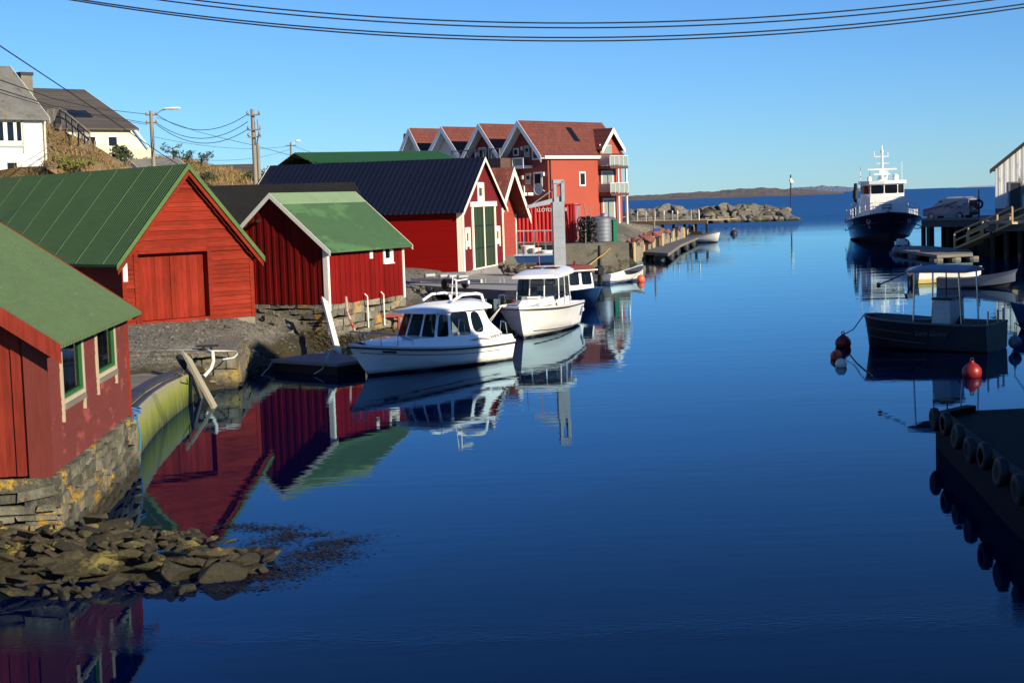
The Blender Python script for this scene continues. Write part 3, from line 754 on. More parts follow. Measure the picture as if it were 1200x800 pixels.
# --- black-roofed shed between the two
felt = MAT('black_roof_felt', (.018, .018, .018), .8, .25, .5, bmp=.2, spec=.12)
cD = V((-13.4, 66.4)); D_r0 = at_y(237, 220, 69.5); D_r1 = at_y(411, 213.5, 72.3)
ud = V((D_r1.x - D_r0.x, D_r1.y - D_r0.y)).normalized(); LDd = (V((D_r1.x, D_r1.y)) - V((D_r0.x, D_r0.y))).length
# gable frame: x across (towards us is right-hand), ridge along ud
yD = -ud; uD = V((yD.y, -yD.x)); WD = 7.0
cD = V((D_r1.x, D_r1.y)) - uD * (WD / 2)
rtD, frD = house('shed', 'shed with plain black felt roof squeezed between two red boathouses', 'shed', cD, uD, WD, LDd + 2.5, 1.6, D_r1.z - 1.6 - .1 - WD / 2 * .62, D_r1.z - 1.6 - .1, red_c, felt, 'v', .25, .12, None, MAT('tarred_board', (.03, .027, .024), .7), None, .18, .06)

# --- navy-roofed boathouse with the green doors
E1 = at_z(543.5, 318, 1.5); uE = V((.22, .975)).normalized(); yE = V((-uE.y, uE.x))
WE = solve_along(E1, uE, 590.5, 2.5); cE = V((E1.x, E1.y))
zeE = z_at(E1, 245) - 1.5; Pm = cE + uE * (WE / 2); zrE = z_at((Pm.x, Pm.y), 187) - 1.5
red_e = MAT('crimson_gable', (.18, .015, .020), .8, .15, .6, spec=.15); red_el = MAT('deep_red_wall', (.24, .003, .002), .9, .12, .6, spec=.1, stretch=(1, .3, 3))
navy_roof = CORR('navy_sheet_roof', (.007, .009, .024), .3, .55, .2, 1)
LE = solve_along(Pm, yE, 321, 7.2)
def colE(px): return solve_along(E1, uE, px, 3.0)
def zE(t, py): P = cE + uE * t; return z_at((P.x, P.y), py) - 1.5
dE0, dE1 = colE(555), colE(579.5); dzb, dzt = zE(dE0, 312.5), zE(dE0, 243)
gw0, gw1 = colE(562.5), colE(567.5); gwm = (gw0 + gw1) / 2
lw0, lw1 = colE(546.5), colE(549.8); rw0, rw1 = colE(581.5), colE(584.8)
lz0, lz1 = zE(lw0, 284), zE(lw0, 272); rz0, rz1 = zE(rw0, 281), zE(rw0, 270)
gz0, gz1 = zE(gwm, 231), zE(gwm, 219)
rtE, frE = house('boathouse', 'red boathouse with navy blue roof and tall dark green double doors', 'boathouse', cE, uE, WE, LE, 1.5, zeE, zrE, red_e, navy_roof, 'h', .42, .22,
                 {'front': [(dE0, dE1, max(.1, dzb), dzt), (gw0, gw1, gz0, gz1), (lw0, lw1, lz0, lz1), (rw0, rw1, rz0, rz1)]}, K['cream_paint'], K['cream_paint'], .14, .08, bh=.2, cw=.3, lap=.012)
wl = [o for o in kids(rtE) if o.name.startswith('wall')][0]; bpy.data.objects.remove(wl)
mb = MB(); clad(mb, frE['front'], 0, zeE, zrE, 'h', [(dE0, dE1, max(.1, dzb), dzt), (gw0, gw1, gz0, gz1), (lw0, lw1, lz0, lz1), (rw0, rw1, rz0, rz1)], .14, .012); clad(mb, frE['back'], 0, zeE, zrE, 'h', (), .14, .012); clad(mb, frE['right'], 0, zeE, None, 'h', (), .14, .012)
mb.cur = 1; clad(mb, frE['left'], 0, zeE, None, 'h', (), .14, .008); mb.build('wall', [red_e, red_el], rtE)
for (a, b, c, d) in ((gw0, gw1, gz0, gz1), (lw0, lw1, lz0, lz1), (rw0, rw1, rz0, rz1)):
    window(rtE, frE['front'], a, b, c, d, K['cream_paint'], K['cream_paint'], K['glass_dark'], 1, 1, .24, .15, False)
gdoor = WOOD('dark_green_door', (.035, .062, .035), 'z', .15)
mb = MB(); z_0 = max(.1, dzb)
wbox(mb, frE['front'], dE0 - .3, dE0, z_0 - .1, dzt + .02, 0, .07); wbox(mb, frE['front'], dE1, dE1 + .3, z_0 - .1, dzt + .02, 0, .07); wbox(mb, frE['front'], dE0 - .5, dE1 + .5, dzt + .022, dzt + .3, 0, .10)
wbox(mb, frE['front'], dE0 - .45, dE1 + .45, z_0 - .25, z_0 - .1, 0, .12); mb.build('door_frame', K['cream_paint'], rtE)
mid_ = (dE0 + dE1) / 2
for a, b in ((dE0, mid_ - .1), (mid_ + .1, dE1)):
    mb = MB(); x = a
    while x < b - .05: wbox(mb, frE['front'], x + .004, min(x + .25, b), z_0 - .1, dzt, -.02, .022); x += .25
    d_ = mb.build('door', gdoor, rtE)
    mb = MB()
    for q in (.3, .68): zz = z_0 + (dzt - z_0) * q; wbox(mb, frE['front'], a + .02, b - .05, zz - .035, zz + .035, .022, .036)
    mb.build('hinge', K['black'], d_)
mb = MB(); wbox(mb, frE['front'], mid_ - .1, mid_ + .1, z_0 - .1, dzt, -.02, .05); mb.build('door_post', K['cream_paint'], rtE)
mb = MB(); wbox(mb, frE['left'], -.1, LE, -1.6, -.02, -.3, .12); wbox(mb, frE['front'], -.1, WE, -1.6, -.02, -.3, .14); mb.build('foundation', K['concrete'], rtE)

# --- orange-red boathouse peeping out behind it
F0 = at_z(590, 300, 1.7); uF = uE; yF = yE
cF = V((E1.x, E1.y)) + uE * (WE + .8) + yE * 1.2; WF = solve_along(cF, uF, 605.5, 2.5)
Pm = cF + uF * (WF / 2); zrF = z_at((Pm.x, Pm.y), 199) - 1.7
Pr = cF + uF * WF; zeF = z_at((Pr.x, Pr.y), 250) - 1.7
if zeF > zrF - 2.5: zeF = zrF - 3.0
red_f = MAT('orange_red_boards', (.42, .06, .035), .7, .15, .6)
tile_f = TILE('brown_red_tiles', (.23, .06, .035))
fd0, fd1 = solve_along(cF, uF, 596.5, 3), solve_along(cF, uF, 601, 3)
rtF, frF = house('boathouse', 'orange red boathouse with white bargeboards half hidden behind the navy-roofed one', 'boathouse', cF, uF, WF, 9, 1.7, zeF, zrF, red_f, tile_f, 'h', .55, .9, None, K['white_paint'], K['white_paint'], .14, .08, bh=.42, cw=.25)
mb = MB(); a = WF * .3; wbox(mb, frF['front'], a, a + 1.7, .1, 3.0, .02, .08); mb.build('door', K['white_paint'], rtF)

# --- long green sheet roof behind
G0 = at_y(370, 190, 112); G1 = at_y(533, 188, 118); gz = G0.z
uG = V((G1.x - G0.x, G1.y - G0.y)).normalized(); LG = (V((G1.x, G1.y)) - V((G0.x, G0.y))).length
yG = V((-uG.y, uG.x))
rt = thing('shed', 'long shed showing only its bright green sheet roof above the navy one', 'shed', (G0.x, G0.y, 2), math.atan2(uG.y, uG.x))
hG = gz - 2; rise = z_at((G0.x + yG.x * 3, G0.y + yG.y * 3), 179.5) - gz
frG = frames(LG, 6); mb = MB(); clad(mb, frG['front'], 0, hG - .1, None, 'v', (), .2); clad(mb, frG['right'], 0, hG - .1, None, 'v', (), .2); clad(mb, frG['left'], 0, hG - .1, None, 'v', (), .2); clad(mb, frG['back'], 0, hG - .1, None, 'v', (), .2); mb.build('wall', red_f, rt)
mb = MB(); n = 60
for sg in (0, 1):
    for i in range(n):                                            # box-profile sheets
        x0 = -.3 + (LG + .6) * i / n; x1 = -.3 + (LG + .6) * (i + 1) / n; xm = x0 + (x1 - x0) * .55
        ya, yb = (-.4, 3) if sg == 0 else (6.4, 3)
        za, zb = hG - .13, hG + rise
        mb.add([V((x0, ya, za)), V((xm, ya, za)), V((xm, yb, zb)), V((x0, yb, zb))], [(0, 1, 2, 3)])
        mb.add([V((xm, ya, za)), V((xm, ya, za + .06)), V((xm, yb, zb + .06)), V((xm, yb, zb))], [(0, 1, 2, 3)])
        mb.add([V((xm, ya, za + .06)), V((x1, ya, za + .06)), V((x1, yb, zb + .06)), V((xm, yb, zb + .06))], [(0, 1, 2, 3)])
        mb.add([V((x1, ya, za + .06)), V((x1, ya, za)), V((x1, yb, zb)), V((x1, yb, zb + .06))], [(0, 1, 2, 3)])
mb.build('roof', MAT('bright_green_sheet', (.06, .20, .05), .45, .1), rt)
# ------------------------------------------------------------------ apartment block by the harbour mouth
dX = V((.65, .76)).normalized(); dY = V((-dX.y, dX.x))
H0 = at_y(644, 250, 167); zg = 2.7
ap = thing('apartment_building', 'red and white apartment block with a row of steep gables and glass balconies', 'apartment building', (H0.x, H0.y, zg), math_ang := math.atan2(dX.y, dX.x))
P0 = V((H0.x, H0.y))
def ay(px, z=9): return solve_along(P0, dY, px, z)
def ax(px, z=9): return solve_along(P0, dX, px, z)
def apz(x, y, py): q = P0 + dX * x + dY * y; return z_at((q.x, q.y), py) - zg
LX = ax(728); ys = [0, ay(595), ay(551), ay(508), ay(475)]
ze_ = apz(0, 0, 181.5); red_ap = MAT('orange_red_render', (.42, .075, .04), .7, .10, .25); red_ap2 = MAT('red_boarded_facade', (.36, .06, .045), .7, .10, .4, stretch=(1, 1, 6))
wht_ap = MAT('white_facade', (.74, .75, .74), .7, .05, .3); tile_ap = TILE('red_roof_tiles', (.17, .040, .025), 0, var=.25); brown_ap = MAT('brown_cladding', (.115, .06, .05), .75, .15, .4, stretch=(1, 1, 5))
tops = [143, 146.5, 150, 152]
for i in range(4):
    y0, y1 = ys[i], ys[i + 1]; ym = (y0 + y1) / 2; zr_ = apz(0, ym, tops[i] + 1.0); e_ = ze_ if i < 3 else ze_
    lx = LX; mb = MB(); t_ = .012 * i
    mb.prism([V((0, y0 + .02, -.5)), V((0, y1 - .02, -.5)), V((0, y1 - .02, e_)), V((0, ym, zr_)), V((0, y0 + .02, e_))], (lx - t_, 0, 0))
    mb.build('wall', [red_ap, red_ap2, wht_ap, wht_ap][i] if i else [red_ap], ap)
    if i == 0:
        mb = MB(); mb.prism([V((-.02, .05, -.5)), V((-.02, y1 - .03, -.5)), V((-.02, y1 - .03, e_ - .05)), V((-.02, ym, zr_ - .1)), V((-.02, .05, e_ - .05))], (-.03, 0, 0)); mb.build('facade_boards', red_ap2, ap)
    rb = MB(); s_ = (zr_ - e_) / ((y1 - y0) / 2); ov = 1.5; k = .12 * math.hypot(1, s_)
    for sg, ya in ((-1, y0), (1, y1)):
        oo = .28 if (i == 0 and sg < 0) else .0
        ye = ya + sg * oo; zz = e_ - oo * s_ + .04
        if sg > 0 or i > 0: ye -= sg * .03; zz += .03 * s_
        rb.hexa([V((-ov, ye, zz)), V((-ov, ym, zr_ + .04)), V((lx + .35, ym, zr_ + .04)), V((lx + .35, ye, zz)), V((-ov, ye, zz + k)), V((-ov, ym, zr_ + .04 + k)), V((lx + .35, ym, zr_ + .04 + k)), V((lx + .35, ye, zz + k))])
    rb.build('roof', tile_ap, ap)
    for sg, ya in ((-1, y0), (1, y1)):
        bb = MB()
        oo = .3 if (i == 0 and sg < 0) else -.02
        e = V((-ov - .05, ya + sg * oo, e_ - oo * s_ + k + .06)); r = V((-ov - .05, ym, zr_ + k + .06)); hh = V((0, 0, .42 * math.hypot(1, s_)))
        bb.prism([e, r, r - hh, e - hh], (.05, 0, 0))
        e2 = V((-ov, ya + sg * (oo - .02), e_ - oo * s_ + .02)); r2 = V((-ov, ym - sg * -.0, zr_ + .02))   # white soffit lining
        bb.add([e2, r2, V((-.06, r2.y, r2.z)), V((-.06, e2.y, e2.z)), e2 - V((0, 0, .05)), r2 - V((0, 0, .05)), V((-.06, r2.y, r2.z - .05)), V((-.06, e2.y, e2.z - .05))], [(3, 2, 1, 0), (4, 5, 6, 7), (0, 1, 5, 4), (2, 3, 7, 6)])
        bb.build('bargeboard', wht_ap, ap)
    # white fins that carry the projecting gable
    if i:
        mb = MB(); mb.box(-ov + .1, y0 - .12, ze_ - 2.2, -.02, y0 + .12, ze_ - .05); mb.build('fin_wall', wht_ap, ap)
# end piece with its own lower roof
mb = MB(); y4 = ys[4]; y5 = ay(472) + 2.0
mb.box(2.5, y4 + .01, -.5, LX - 1, y5, ze_ - .3); mb.build('wall', red_ap2, ap)
mb = MB(); zt = apz(3, y4 + 1.5, 156.5); mb.hexa([V((2.2, y4 + .01, ze_ - .28)), V((LX, y4 + .01, ze_ - .28)), V((LX, y5 + .3, ze_ - .28)), V((2.2, y5 + .3, ze_ - .28)), V((2.2, y4 + .01, zt)), V((LX, y4 + .01, zt)), V((LX, y4 + 2.2, zt)), V((2.2, y4 + 2.2, zt))]); mb.build('roof', tile_ap, ap)
# fascia, gutter and downpipe on the sunny wall
mb = MB(); mb.box(-.9, -.36, ze_ - .42, ax(702), -.30, ze_ - .10); mb.build('fascia', wht_ap, ap)
mb = MB(); mb.tube([(.25, -.1, -.4), (.25, -.1, ze_ - .5), (.1, -.3, ze_ - .3)], .06); mb.build('downpipe', K['dark_wood'], ap)
mb = MB(); mb.tube([(ax(702), -.1, -.4), (ax(702), -.1, ze_ - .5)], .05); mb.build('downpipe', K['dark_wood'], ap)
fY = (V((0, 0, 0)), V((1, 0, 0)), V((0, -1, 0)), LX); fXm = (V((-.052, 0, 0)), V((0, -1, 0)), V((-1, 0, 0)), 20)   # a measured as -y
def apwin(fr, a0, a1, z0, z1, nx=2, cur=False): return window(ap, fr, a0, a1, z0, z1, wht_ap, wht_ap, K['glass_dark'] if not cur else K['balc_glass'], nx, 1, .16, 0, False, -.06)
apwin(fY, ax(679), ax(684.5), apz(ax(681), 0, 216.5), apz(ax(681), 0, 203))
xb0 = ax(700.5); xb1 = solve_along(P0 - dY * 1.65, dX, 735.5, 9)
bz = [apz(ax(712), -1.5, 194.3), apz(ax(712), -1.5, 226)]
for (pa, pb, py0, py1) in ((704, 717, 193, 171), (705, 717, 218, 202), (706, 718, 256, 234)):
    apwin(fY, ax(pa), ax(pb), apz(ax(711), 0, py0), apz(ax(711), 0, py1), 2, True)
bfr = PAINT('balcony_edge', (.12, .05, .04), .6); brl = PAINT('balcony_rail', (.72, .72, .72), .4)
for z in bz:
    mb = MB(); mb.box(xb0, -1.7, z - .30, xb1, -.02, z); b = mb.build('balcony', bfr, ap)
    mb = MB()
    for i in range(5):
        x = xb0 + (xb1 - xb0) * i / 4; mb.box(x - .03, -1.68, z, x + .03, -1.62, z + 1.05)
    mb.box(xb0, -1.69, z + 1.05, xb1, -1.61, z + 1.12); mb.box(xb0, -1.66, z + 1.05, xb0 + .06, -.05, z + 1.12); mb.box(xb1 - .06, -1.66, z + 1.05, xb1, -.05, z + 1.12)
    mb.build('railing', brl, b)
    mb = MB()
    for i in range(4):
        x = xb0 + (xb1 - xb0) * i / 4; mb.box(x + .06, -1.66, z + .10, x + (xb1 - xb0) / 4 - .06, -1.645, z + 1.0)
    mb.box(xb0 + .01, -1.58, z + .1, xb0 + .03, -.1, z + 1.0); mb.box(xb1 - .03, -1.58, z + .1, xb1 - .01, -.1, z + 1.0)
    mb.build('pane', K['balc_glass'], b)
for x in (ax(712, 5), xb1 - .15):
    mb = MB(); mb.box(x - .09, -1.6, -.4, x + .09, -1.42, bz[0] - .3); mb.build('post', wht_ap, ap)
# dormer above the balconies
xm = ax(714.5); dw = 2.1; zd = apz(xm, -.2, 152); zde = apz(xm, -.2, 173)
mb = MB(); mb.prism([V((xm - dw + .3, -.05, ze_ - .4)), V((xm + dw - .3, -.05, ze_ - .4)), V((xm + dw - .3, -.05, zde)), V((xm, -.05, zd - .3)), V((xm - dw + .3, -.05, zde))], (0, 2.6, 0)); d_ = mb.build('dormer', red_ap, ap)
mb = MB()
for sg in (-1, 1):
    mb.hexa([V((xm + sg * dw, -.6, zde - .35)), V((xm, -.6, zd)), V((xm, 2.9, zd)), V((xm + sg * dw, 2.0, zde - .35)), V((xm + sg * dw, -.6, zde - .2)), V((xm, -.6, zd + .18)), V((xm, 2.9, zd + .18)), V((xm + sg * dw, 2.0, zde - .2))])
mb.build('roof', tile_ap, d_)
mb = MB()
for sg in (-1, 1):
    e = V((xm + sg * (dw + .02), -.66, zde - .15)); r = V((xm, -.66, zd + .22)); mb.prism([e, r, r - V((0, 0, .6)), e - V((0, 0, .5))], (0, .05, 0))
mb.build('bargeboard', wht_ap, d_)
s0 = (zr0 := apz(0, ys[1] / 2, 144)); sl_ = (zr0 - ze_) / (ys[1] / 2)
mb = MB(); xk = ax(683); yk0, yk1 = 1.0, 2.2
mb.hexa([V((xk, yk0, ze_ + yk0 * sl_ + .2)), V((xk + .9, yk0, ze_ + yk0 * sl_ + .2)), V((xk + .9, yk1, ze_ + yk1 * sl_ + .2)), V((xk, yk1, ze_ + yk1 * sl_ + .2)), V((xk, yk0, ze_ + yk0 * sl_ + .32)), V((xk + .9, yk0, ze_ + yk0 * sl_ + .32)), V((xk + .9, yk1, ze_ + yk1 * sl_ + .32)), V((xk, yk1, ze_ + yk1 * sl_ + .32))]); mb.build('roof_window', K['glass_dark'], ap)
# shaded facade: doors, windows, balconies
def mY(px, z=8): return -ay(px, z)
for (pa, pb, py0, py1, nx) in ((634, 626.0, 185.5, 171.5, 1), (634.5, 627, 217, 203.5, 2), (608, 604, 181, 175.5, 1), (570, 563.5, 186.5, 174.5, 2), (580, 575, 187, 173.5, 1), (589.5, 585, 187, 177, 1)):
    a0, a1 = sorted((mY(pa), mY(pb))); q = -(a0 + a1) / 2
    apwin(fXm, a0, a1, apz(0, q, py0), apz(0, q, py1), nx)
for (pa, pb, py0, py1) in ((622, 615.5, 184.5, 170.5), (622.5, 616, 216, 203)):
    a0, a1 = sorted((mY(pa), mY(pb))); q = -(a0 + a1) / 2; z0_, z1_ = apz(0, q, py0), apz(0, q, py1)
    mb = MB(); wbox(mb, fXm, a0, a1, z0_, z1_, .0, .06); d_ = mb.build('door', PAINT('pale_door', (.45, .46, .43)), ap)
    mb = MB(); wbox(mb, fXm, (a0 + a1) / 2 - .2, (a0 + a1) / 2 + .2, z0_ + (z1_ - z0_) * .45, z0_ + (z1_ - z0_) * .75, .06, .075); mb.build('pane', K['glass_dark'], d_)
for (py0, py1) in ((197, 185), (229, 218)):
    a0, a1 = sorted((mY(611), mY(624.5))); q = -(a0 + a1) / 2; z0_, z1_ = apz(-1.4, q, py0), apz(-1.4, q, py1)
    mb = MB(); wbox(mb, fXm, a0, a1, z0_ - .05, z0_ + .25, 0, 1.5); b = mb.build('balcony', wht_ap, ap)
    mb = MB(); wbox(mb, fXm, a0, a0 + .12, z0_ + .25, z1_, .0, 1.5); wbox(mb, fXm, a1 - .1, a1, z0_ + .25, z1_, 1.36, 1.5); wbox(mb, fXm, a0, a1, z1_ - .1, z1_, 1.38, 1.5); mb.build('railing', wht_ap, b)
    mb = MB(); wbox(mb, fXm, a0 + .13, a1 - .11, z0_ + .3, z1_ - .11, 1.40, 1.43); mb.build('pane', K['balc_glass'], b)
for (px, py) in ((613.5, 174), (613, 208), (637.5, 204), (561, 180.5)):
    q = -mY(px); mb = MB(); wbox(mb, fXm, -q - .12, -q + .12, apz(0, q, py) - .2, apz(0, q, py) + .2, 0, .18); mb.build('wall_lamp', wht_ap, ap)
# brown lower wing with a pale garage door and a dish
y0_, y1_ = ay(609.5), ay(551); zt = apz(-3, (y0_ + y1_) / 2, 187)
mb = MB(); mb.box(-3.2, y0_, -.6, -.07, y1_, zt); w_ = mb.build('lower_wing', brown_ap, ap)
f3 = (V((-3.2, 0, 0)), V((0, -1, 0)), V((-1, 0, 0)), 20)
a0, a1 = sorted((-solve_along(P0 - dX * 3.2, dY, 590.5, 6), -solve_along(P0 - dX * 3.2, dY, 604, 6)))
mb = MB(); wbox(mb, f3, a0, a1, .3, apz(-3.2, -a0, 205), 0, .06); mb.build('garage_door', wht_ap, w_)
mb = MB()
for i in range(7): yy = y0_ + .2 + (y1_ - y0_ - .4) * i / 6; mb.box(-3.15, yy - .07, zt, -3.05, yy + .07, zt + 1.0)
mb.box(-3.16, y0_ + .1, zt + .95, -3.04, y1_ - .1, zt + 1.05)
mb.build('railing', K['grey_wood_z'], w_)
mb = MB(); q = -mY(638); mb.lathe([(0, -.05), (.42, .08), (.63, .2), (.42, .12), (0, 0)], 20, Matrix.Translation((-.9, q, apz(0, q, 221.5))) @ Matrix.Rotation(-PI / 2, 4, 'Y')); mb.tube([(-.7, q, apz(0, q, 221.5)), (-.05, q, apz(0, q, 224))], .05); mb.build('satellite_dish', PAINT('dish', (.6, .6, .57)), ap)
# clustered roof vents
for i in (1, 2):
    mb = MB(); ym = (ys[i] + ys[i + 1]) / 2; zz = apz(6, ym, 150.5)
    for k in range(3): mb.lathe([(.16, -.8), (.16, .1), (.28, .1), (.28, .35), (0, .45)], 8, Matrix.Translation((8.0 + k * .75, ys[i] + (ym - ys[i]) * .75, ze_ + (zz - ze_) * .75 + .6)))
    mb.build('roof_vent', K['black'], ap)

# ------------------------------------------------------------------ houses on the hill
wbd = WOOD('white_weatherboard', (.76, .75, .70), 'x', .06); slate = MAT('mossy_slate', (.17, .17, .155), .85, .35, .9, bmp=.6, bscale=6, spots=[((.22, .19, .06), .60, .8), ((.08, .08, .075), .58, 1.6)])
greyroof = TILE('grey_roof_tiles', (.10, .085, .07), 0, var=.2)
J1 = at_y(51, 190, 84); uJ = V((.70, .71)).normalized(); yJ = V((-uJ.y, uJ.x)); LJ, WJ = 9.0, 7.0
# ridge runs across the view: build with the gable on the right hand side
gU = yJ; cJ = V((J1.x, J1.y)); zJ = J1.z - 3.5
zeJ = z_at(J1, 136) - zJ; q = cJ + gU * WJ / 2; zrJ = z_at((q.x, q.y), 81) - zJ
rt, fr = house('house', 'white weatherboard house at the left edge with mossy slate roof', 'house', cJ, gU, WJ, LJ, zJ, zeJ, min(zrJ, zeJ + 4.2), wbd, slate, 'h', .35, .3, {'left': []}, K['white_paint'], K['white_paint'], .17, .1, bh=.22)
def jx(px): return LJ - solve_along(cJ, -uJ, px, 9)
frl = fr['left']
zwb, zwt = z_at(J1, 168) - zJ, z_at(J1, 141) - zJ
for (pa, pb) in ((-6, 4.5), (8.5, 16.5), (19.5, 25.5)):
    o = window(rt, frl, jx(pa), jx(pb), zwb + .1, zwt - .1, K['white_paint'], K['white_paint'], K['glass_dark'], 1, 3, .1, 0, False, -.05)
mb = MB(); a = jx(28); wbox(mb, frl, a - .08, a, zwb - .5, zwt + .1, .02, .08); wbox(mb, frl, jx(-8), a, zwb - .2, zwb - .08, .02, .1); mb.build('window_surround', PAINT('pale_green_trim', (.45, .55, .46)), rt)
window(rt, frl, jx(6), jx(18), z_at(J1, 199) - zJ, z_at(J1, 190) - zJ, K['white_paint'], K['white_paint'], K['glass_dark'], 2, 1, .08, 0, False, -.05)
mb = MB(); mb.tube([(-.25, LJ * .0 - .12, zeJ - .1), (-.1, -.12, zeJ - .5), (-.08, -.1, .5)], .05); mb.build('downpipe', K['white_paint'], rt)
mb = MB(); cq = at_y(28, 95, 90); M_ = rt.matrix_world
inv = Matrix.LocRotScale(rt.location, rt.rotation_euler, None).inverted(); cq = inv @ cq
mb.box(cq.x - .35, cq.y - .35, cq.z - 3, cq.x + .35, cq.y + .35, z_at(at_y(28, 95, 90), 89) - zJ); ch = mb.build('chimney', K['old_concrete'], rt)
mb = MB(); zc = z_at(at_y(28, 95, 90), 89) - zJ; mb.box(cq.x - .4, cq.y - .4, zc + .003, cq.x + .4, cq.y + .4, zc + .18); mb.build('cap', K['black'], ch)

cream = WOOD('cream_weatherboard', (.64, .60, .45), 'x', .06)
K1 = at_y(155, 192, 118); uK = V((.70, .71)).normalized(); yK = V((-uK.y, uK.x)); zK = K1.z - 3
WK, LK = 14.0, 16.0; gU = yK; cK = V((K1.x, K1.y)); zeK = z_at(K1, 150.5) - zK; q = cK + gU * WK / 2; zrK = z_at((q.x, q.y), 107) - zK
rt, fr = house('house', 'cream house with broad grey roof and skylights beside the brown hillside', 'house', cK, gU, WK, LK, zK, zeK, min(zrK, zeK + 6.6), cream, greyroof, 'h', .4, .5, None, K['white_paint'], None, .17, .1, bh=.2)
frl = fr['left']
def kx(px): return LK - solve_along(cK, -uK, px, 9)
for (pa, pb) in ((103, 113), (128, 138)):
    window(rt, frl, kx(pa), kx(pb), z_at(K1, 171.5) - zK, z_at(K1, 160.5) - zK, K['white_paint'], K['white_paint'], K['glass_dark'], 1, 1, .1, 0, False, -.05)
s_ = (min(zrK, zeK + 6.6) - zeK) / (WK / 2)
for px in (92, 107):
    x_ = solve_along(cK, -uK, px, 11); mb = MB()
    for (ya, yb) in ((1.5, 2.5),): mb.hexa([V((ya, x_, zeK + ya * s_ + .17)), V((ya, x_ - 1.1, zeK + ya * s_ + .17)), V((yb, x_ - 1.1, zeK + yb * s_ + .17)), V((yb, x_, zeK + yb * s_ + .17)), V((ya, x_, zeK + ya * s_ + .28)), V((ya, x_ - 1.1, zeK + ya * s_ + .28)), V((yb, x_ - 1.1, zeK + yb * s_ + .28)), V((yb, x_, zeK + yb * s_ + .28))])
    mb.build('skylight', K['glass_dark'], rt)
# porch at its right end
S1 = at_y(155, 192, 119.5)
rt2 = thing('porch', 'cream porch with white sloping verge at the right end of the cream house', 'porch', S1, math.atan2(.2, .98))
mb = MB(); mb.box(0, 0, -1.5, 1.42, 2.2, 1.12); mb.build('wall', cream, rt2)
mb = MB(); mb.hexa([V((.05, -.2, 2.95)), V((1.25, -.2, 1.13)), V((1.25, 2.6, 1.13)), V((.05, 2.6, 2.95)), V((.05, -.2, 3.1)), V((1.25, -.2, 1.28)), V((1.25, 2.6, 1.28)), V((.05, 2.6, 3.1))]); mb.build('roof', greyroof, rt2)
mb = MB(); mb.prism([V((.05, -.23, 3.13)), V((1.28, -.23, 1.28)), V((1.28, -.23, 1.08)), V((.05, -.23, 2.9))], (0, .028, 0)); mb.build('bargeboard', K['white_paint'], rt2)
mb = MB(); mb.prism([V((.0, .02, 1.12)), V((1.1, .02, 1.12)), V((.02, .02, 2.8))], (0, .06, 0)); mb.build('gable_panel', K['white_paint'], rt2)
# roofs farther along the hill
L1 = at_y(206, 214, 104); uL = V((.72, .69)).normalized(); yL = V((-uL.y, uL.x)); cL = at_y(231, 214, 104); zL = cL.z - 2.5
zz = z_at(cL, 210) - zL; q = V((cL.x, cL.y)) + yL * 2.6; zr = z_at((q.x, q.y), 188.5) - zL
house('house', 'white house showing its grey slate gable just above the dark green roof', 'house', V((cL.x, cL.y)), yL, 5.2, 3.2, zL, zz, zr, wbd, slate, 'h', .35, .3, None, K['white_paint'], None, .17, .1, bh=.22)
cM = at_y(299, 214, 150); zM = cM.z - 3; uM = V((.95, .3)).normalized(); yM = V((-uM.y, uM.x)); zz = z_at(cM, 213) - zM; q = V((cM.x, cM.y)) + yM * 3; zr = z_at((q.x, q.y), 194) - zM
house('house', 'distant house with plain grey brown roof behind the twin wooden poles', 'house', V((cM.x, cM.y)), yM, 6, 5.0, zM, zz, zr, cream, greyroof, 'h', .3, .3, None, None, None, .2, .1)

# ------------------------------------------------------------------ vegetation on the hill
def leaves(mb, pts_, size, n_each, spread):
    for P in pts_:
        for _ in range(n_each):
            c = P + V((random.gauss(0, spread), random.gauss(0, spread), random.gauss(0, spread * .8))); d = V((random.gauss(0, 1), random.gauss(0, 1), random.gauss(0, 1))).normalized(); e = d.orthogonal().normalized(); s = size * random.uniform(.6, 1.5)
            mb.add([c - d * s, c + e * s * .5, c + d * s, c - e * s * .5], [(0, 1, 2, 3)])
LF = {'dark': MAT('conifer_needles', (.035, .06, .022), .8, .3, 2, island=.45), 'bush': MAT('yellow_green_leaves', (.13, .13, .02), .8, .3, 2, island=.4), 'mid': MAT('scrub_leaves', (.05, .07, .025), .8, .3, 2, island=.45)}
bark = MAT('bark', (.07, .055, .04), .9, .3, 5)
def ground_at(px, py, Y): return at_y(px, py, Y)
def conifer(name, label, px, py, pyt, Y, wide, mat_, group=None):
    B = at_y(px, py, Y); h = z_at(B, pyt) - B.z; rt = thing(name, label, 'tree', B, 0, group)
    mb = MB(); mb.tube([(0, 0, -1), (.03, 0, h * .5), (0, 0, h * .97)], [.16, .1, .02], 7); mb.build('trunk', bark, rt)
    c = MB(); n = max(9, int(h * 5))
    for i in range(n):
        f = i / n; z = h * (.12 + .88 * f); R = wide * (1 - f) ** .8 * random.uniform(.65, 1.15) + .08
        for k in range(7):
            a = random.uniform(0, 2 * PI); pts_ = [V((math.cos(a) * R * q, math.sin(a) * R * q, z - R * q * .25)) for q in (.35, .65, .95)]; leaves(c, pts_, .10, 9, .09)
    c.build('crown', mat_, rt)
conifer('spruce_tree', 'small dark spruce in front of the cream house', 141, 196, 170, 110, 1.9, LF['dark'])
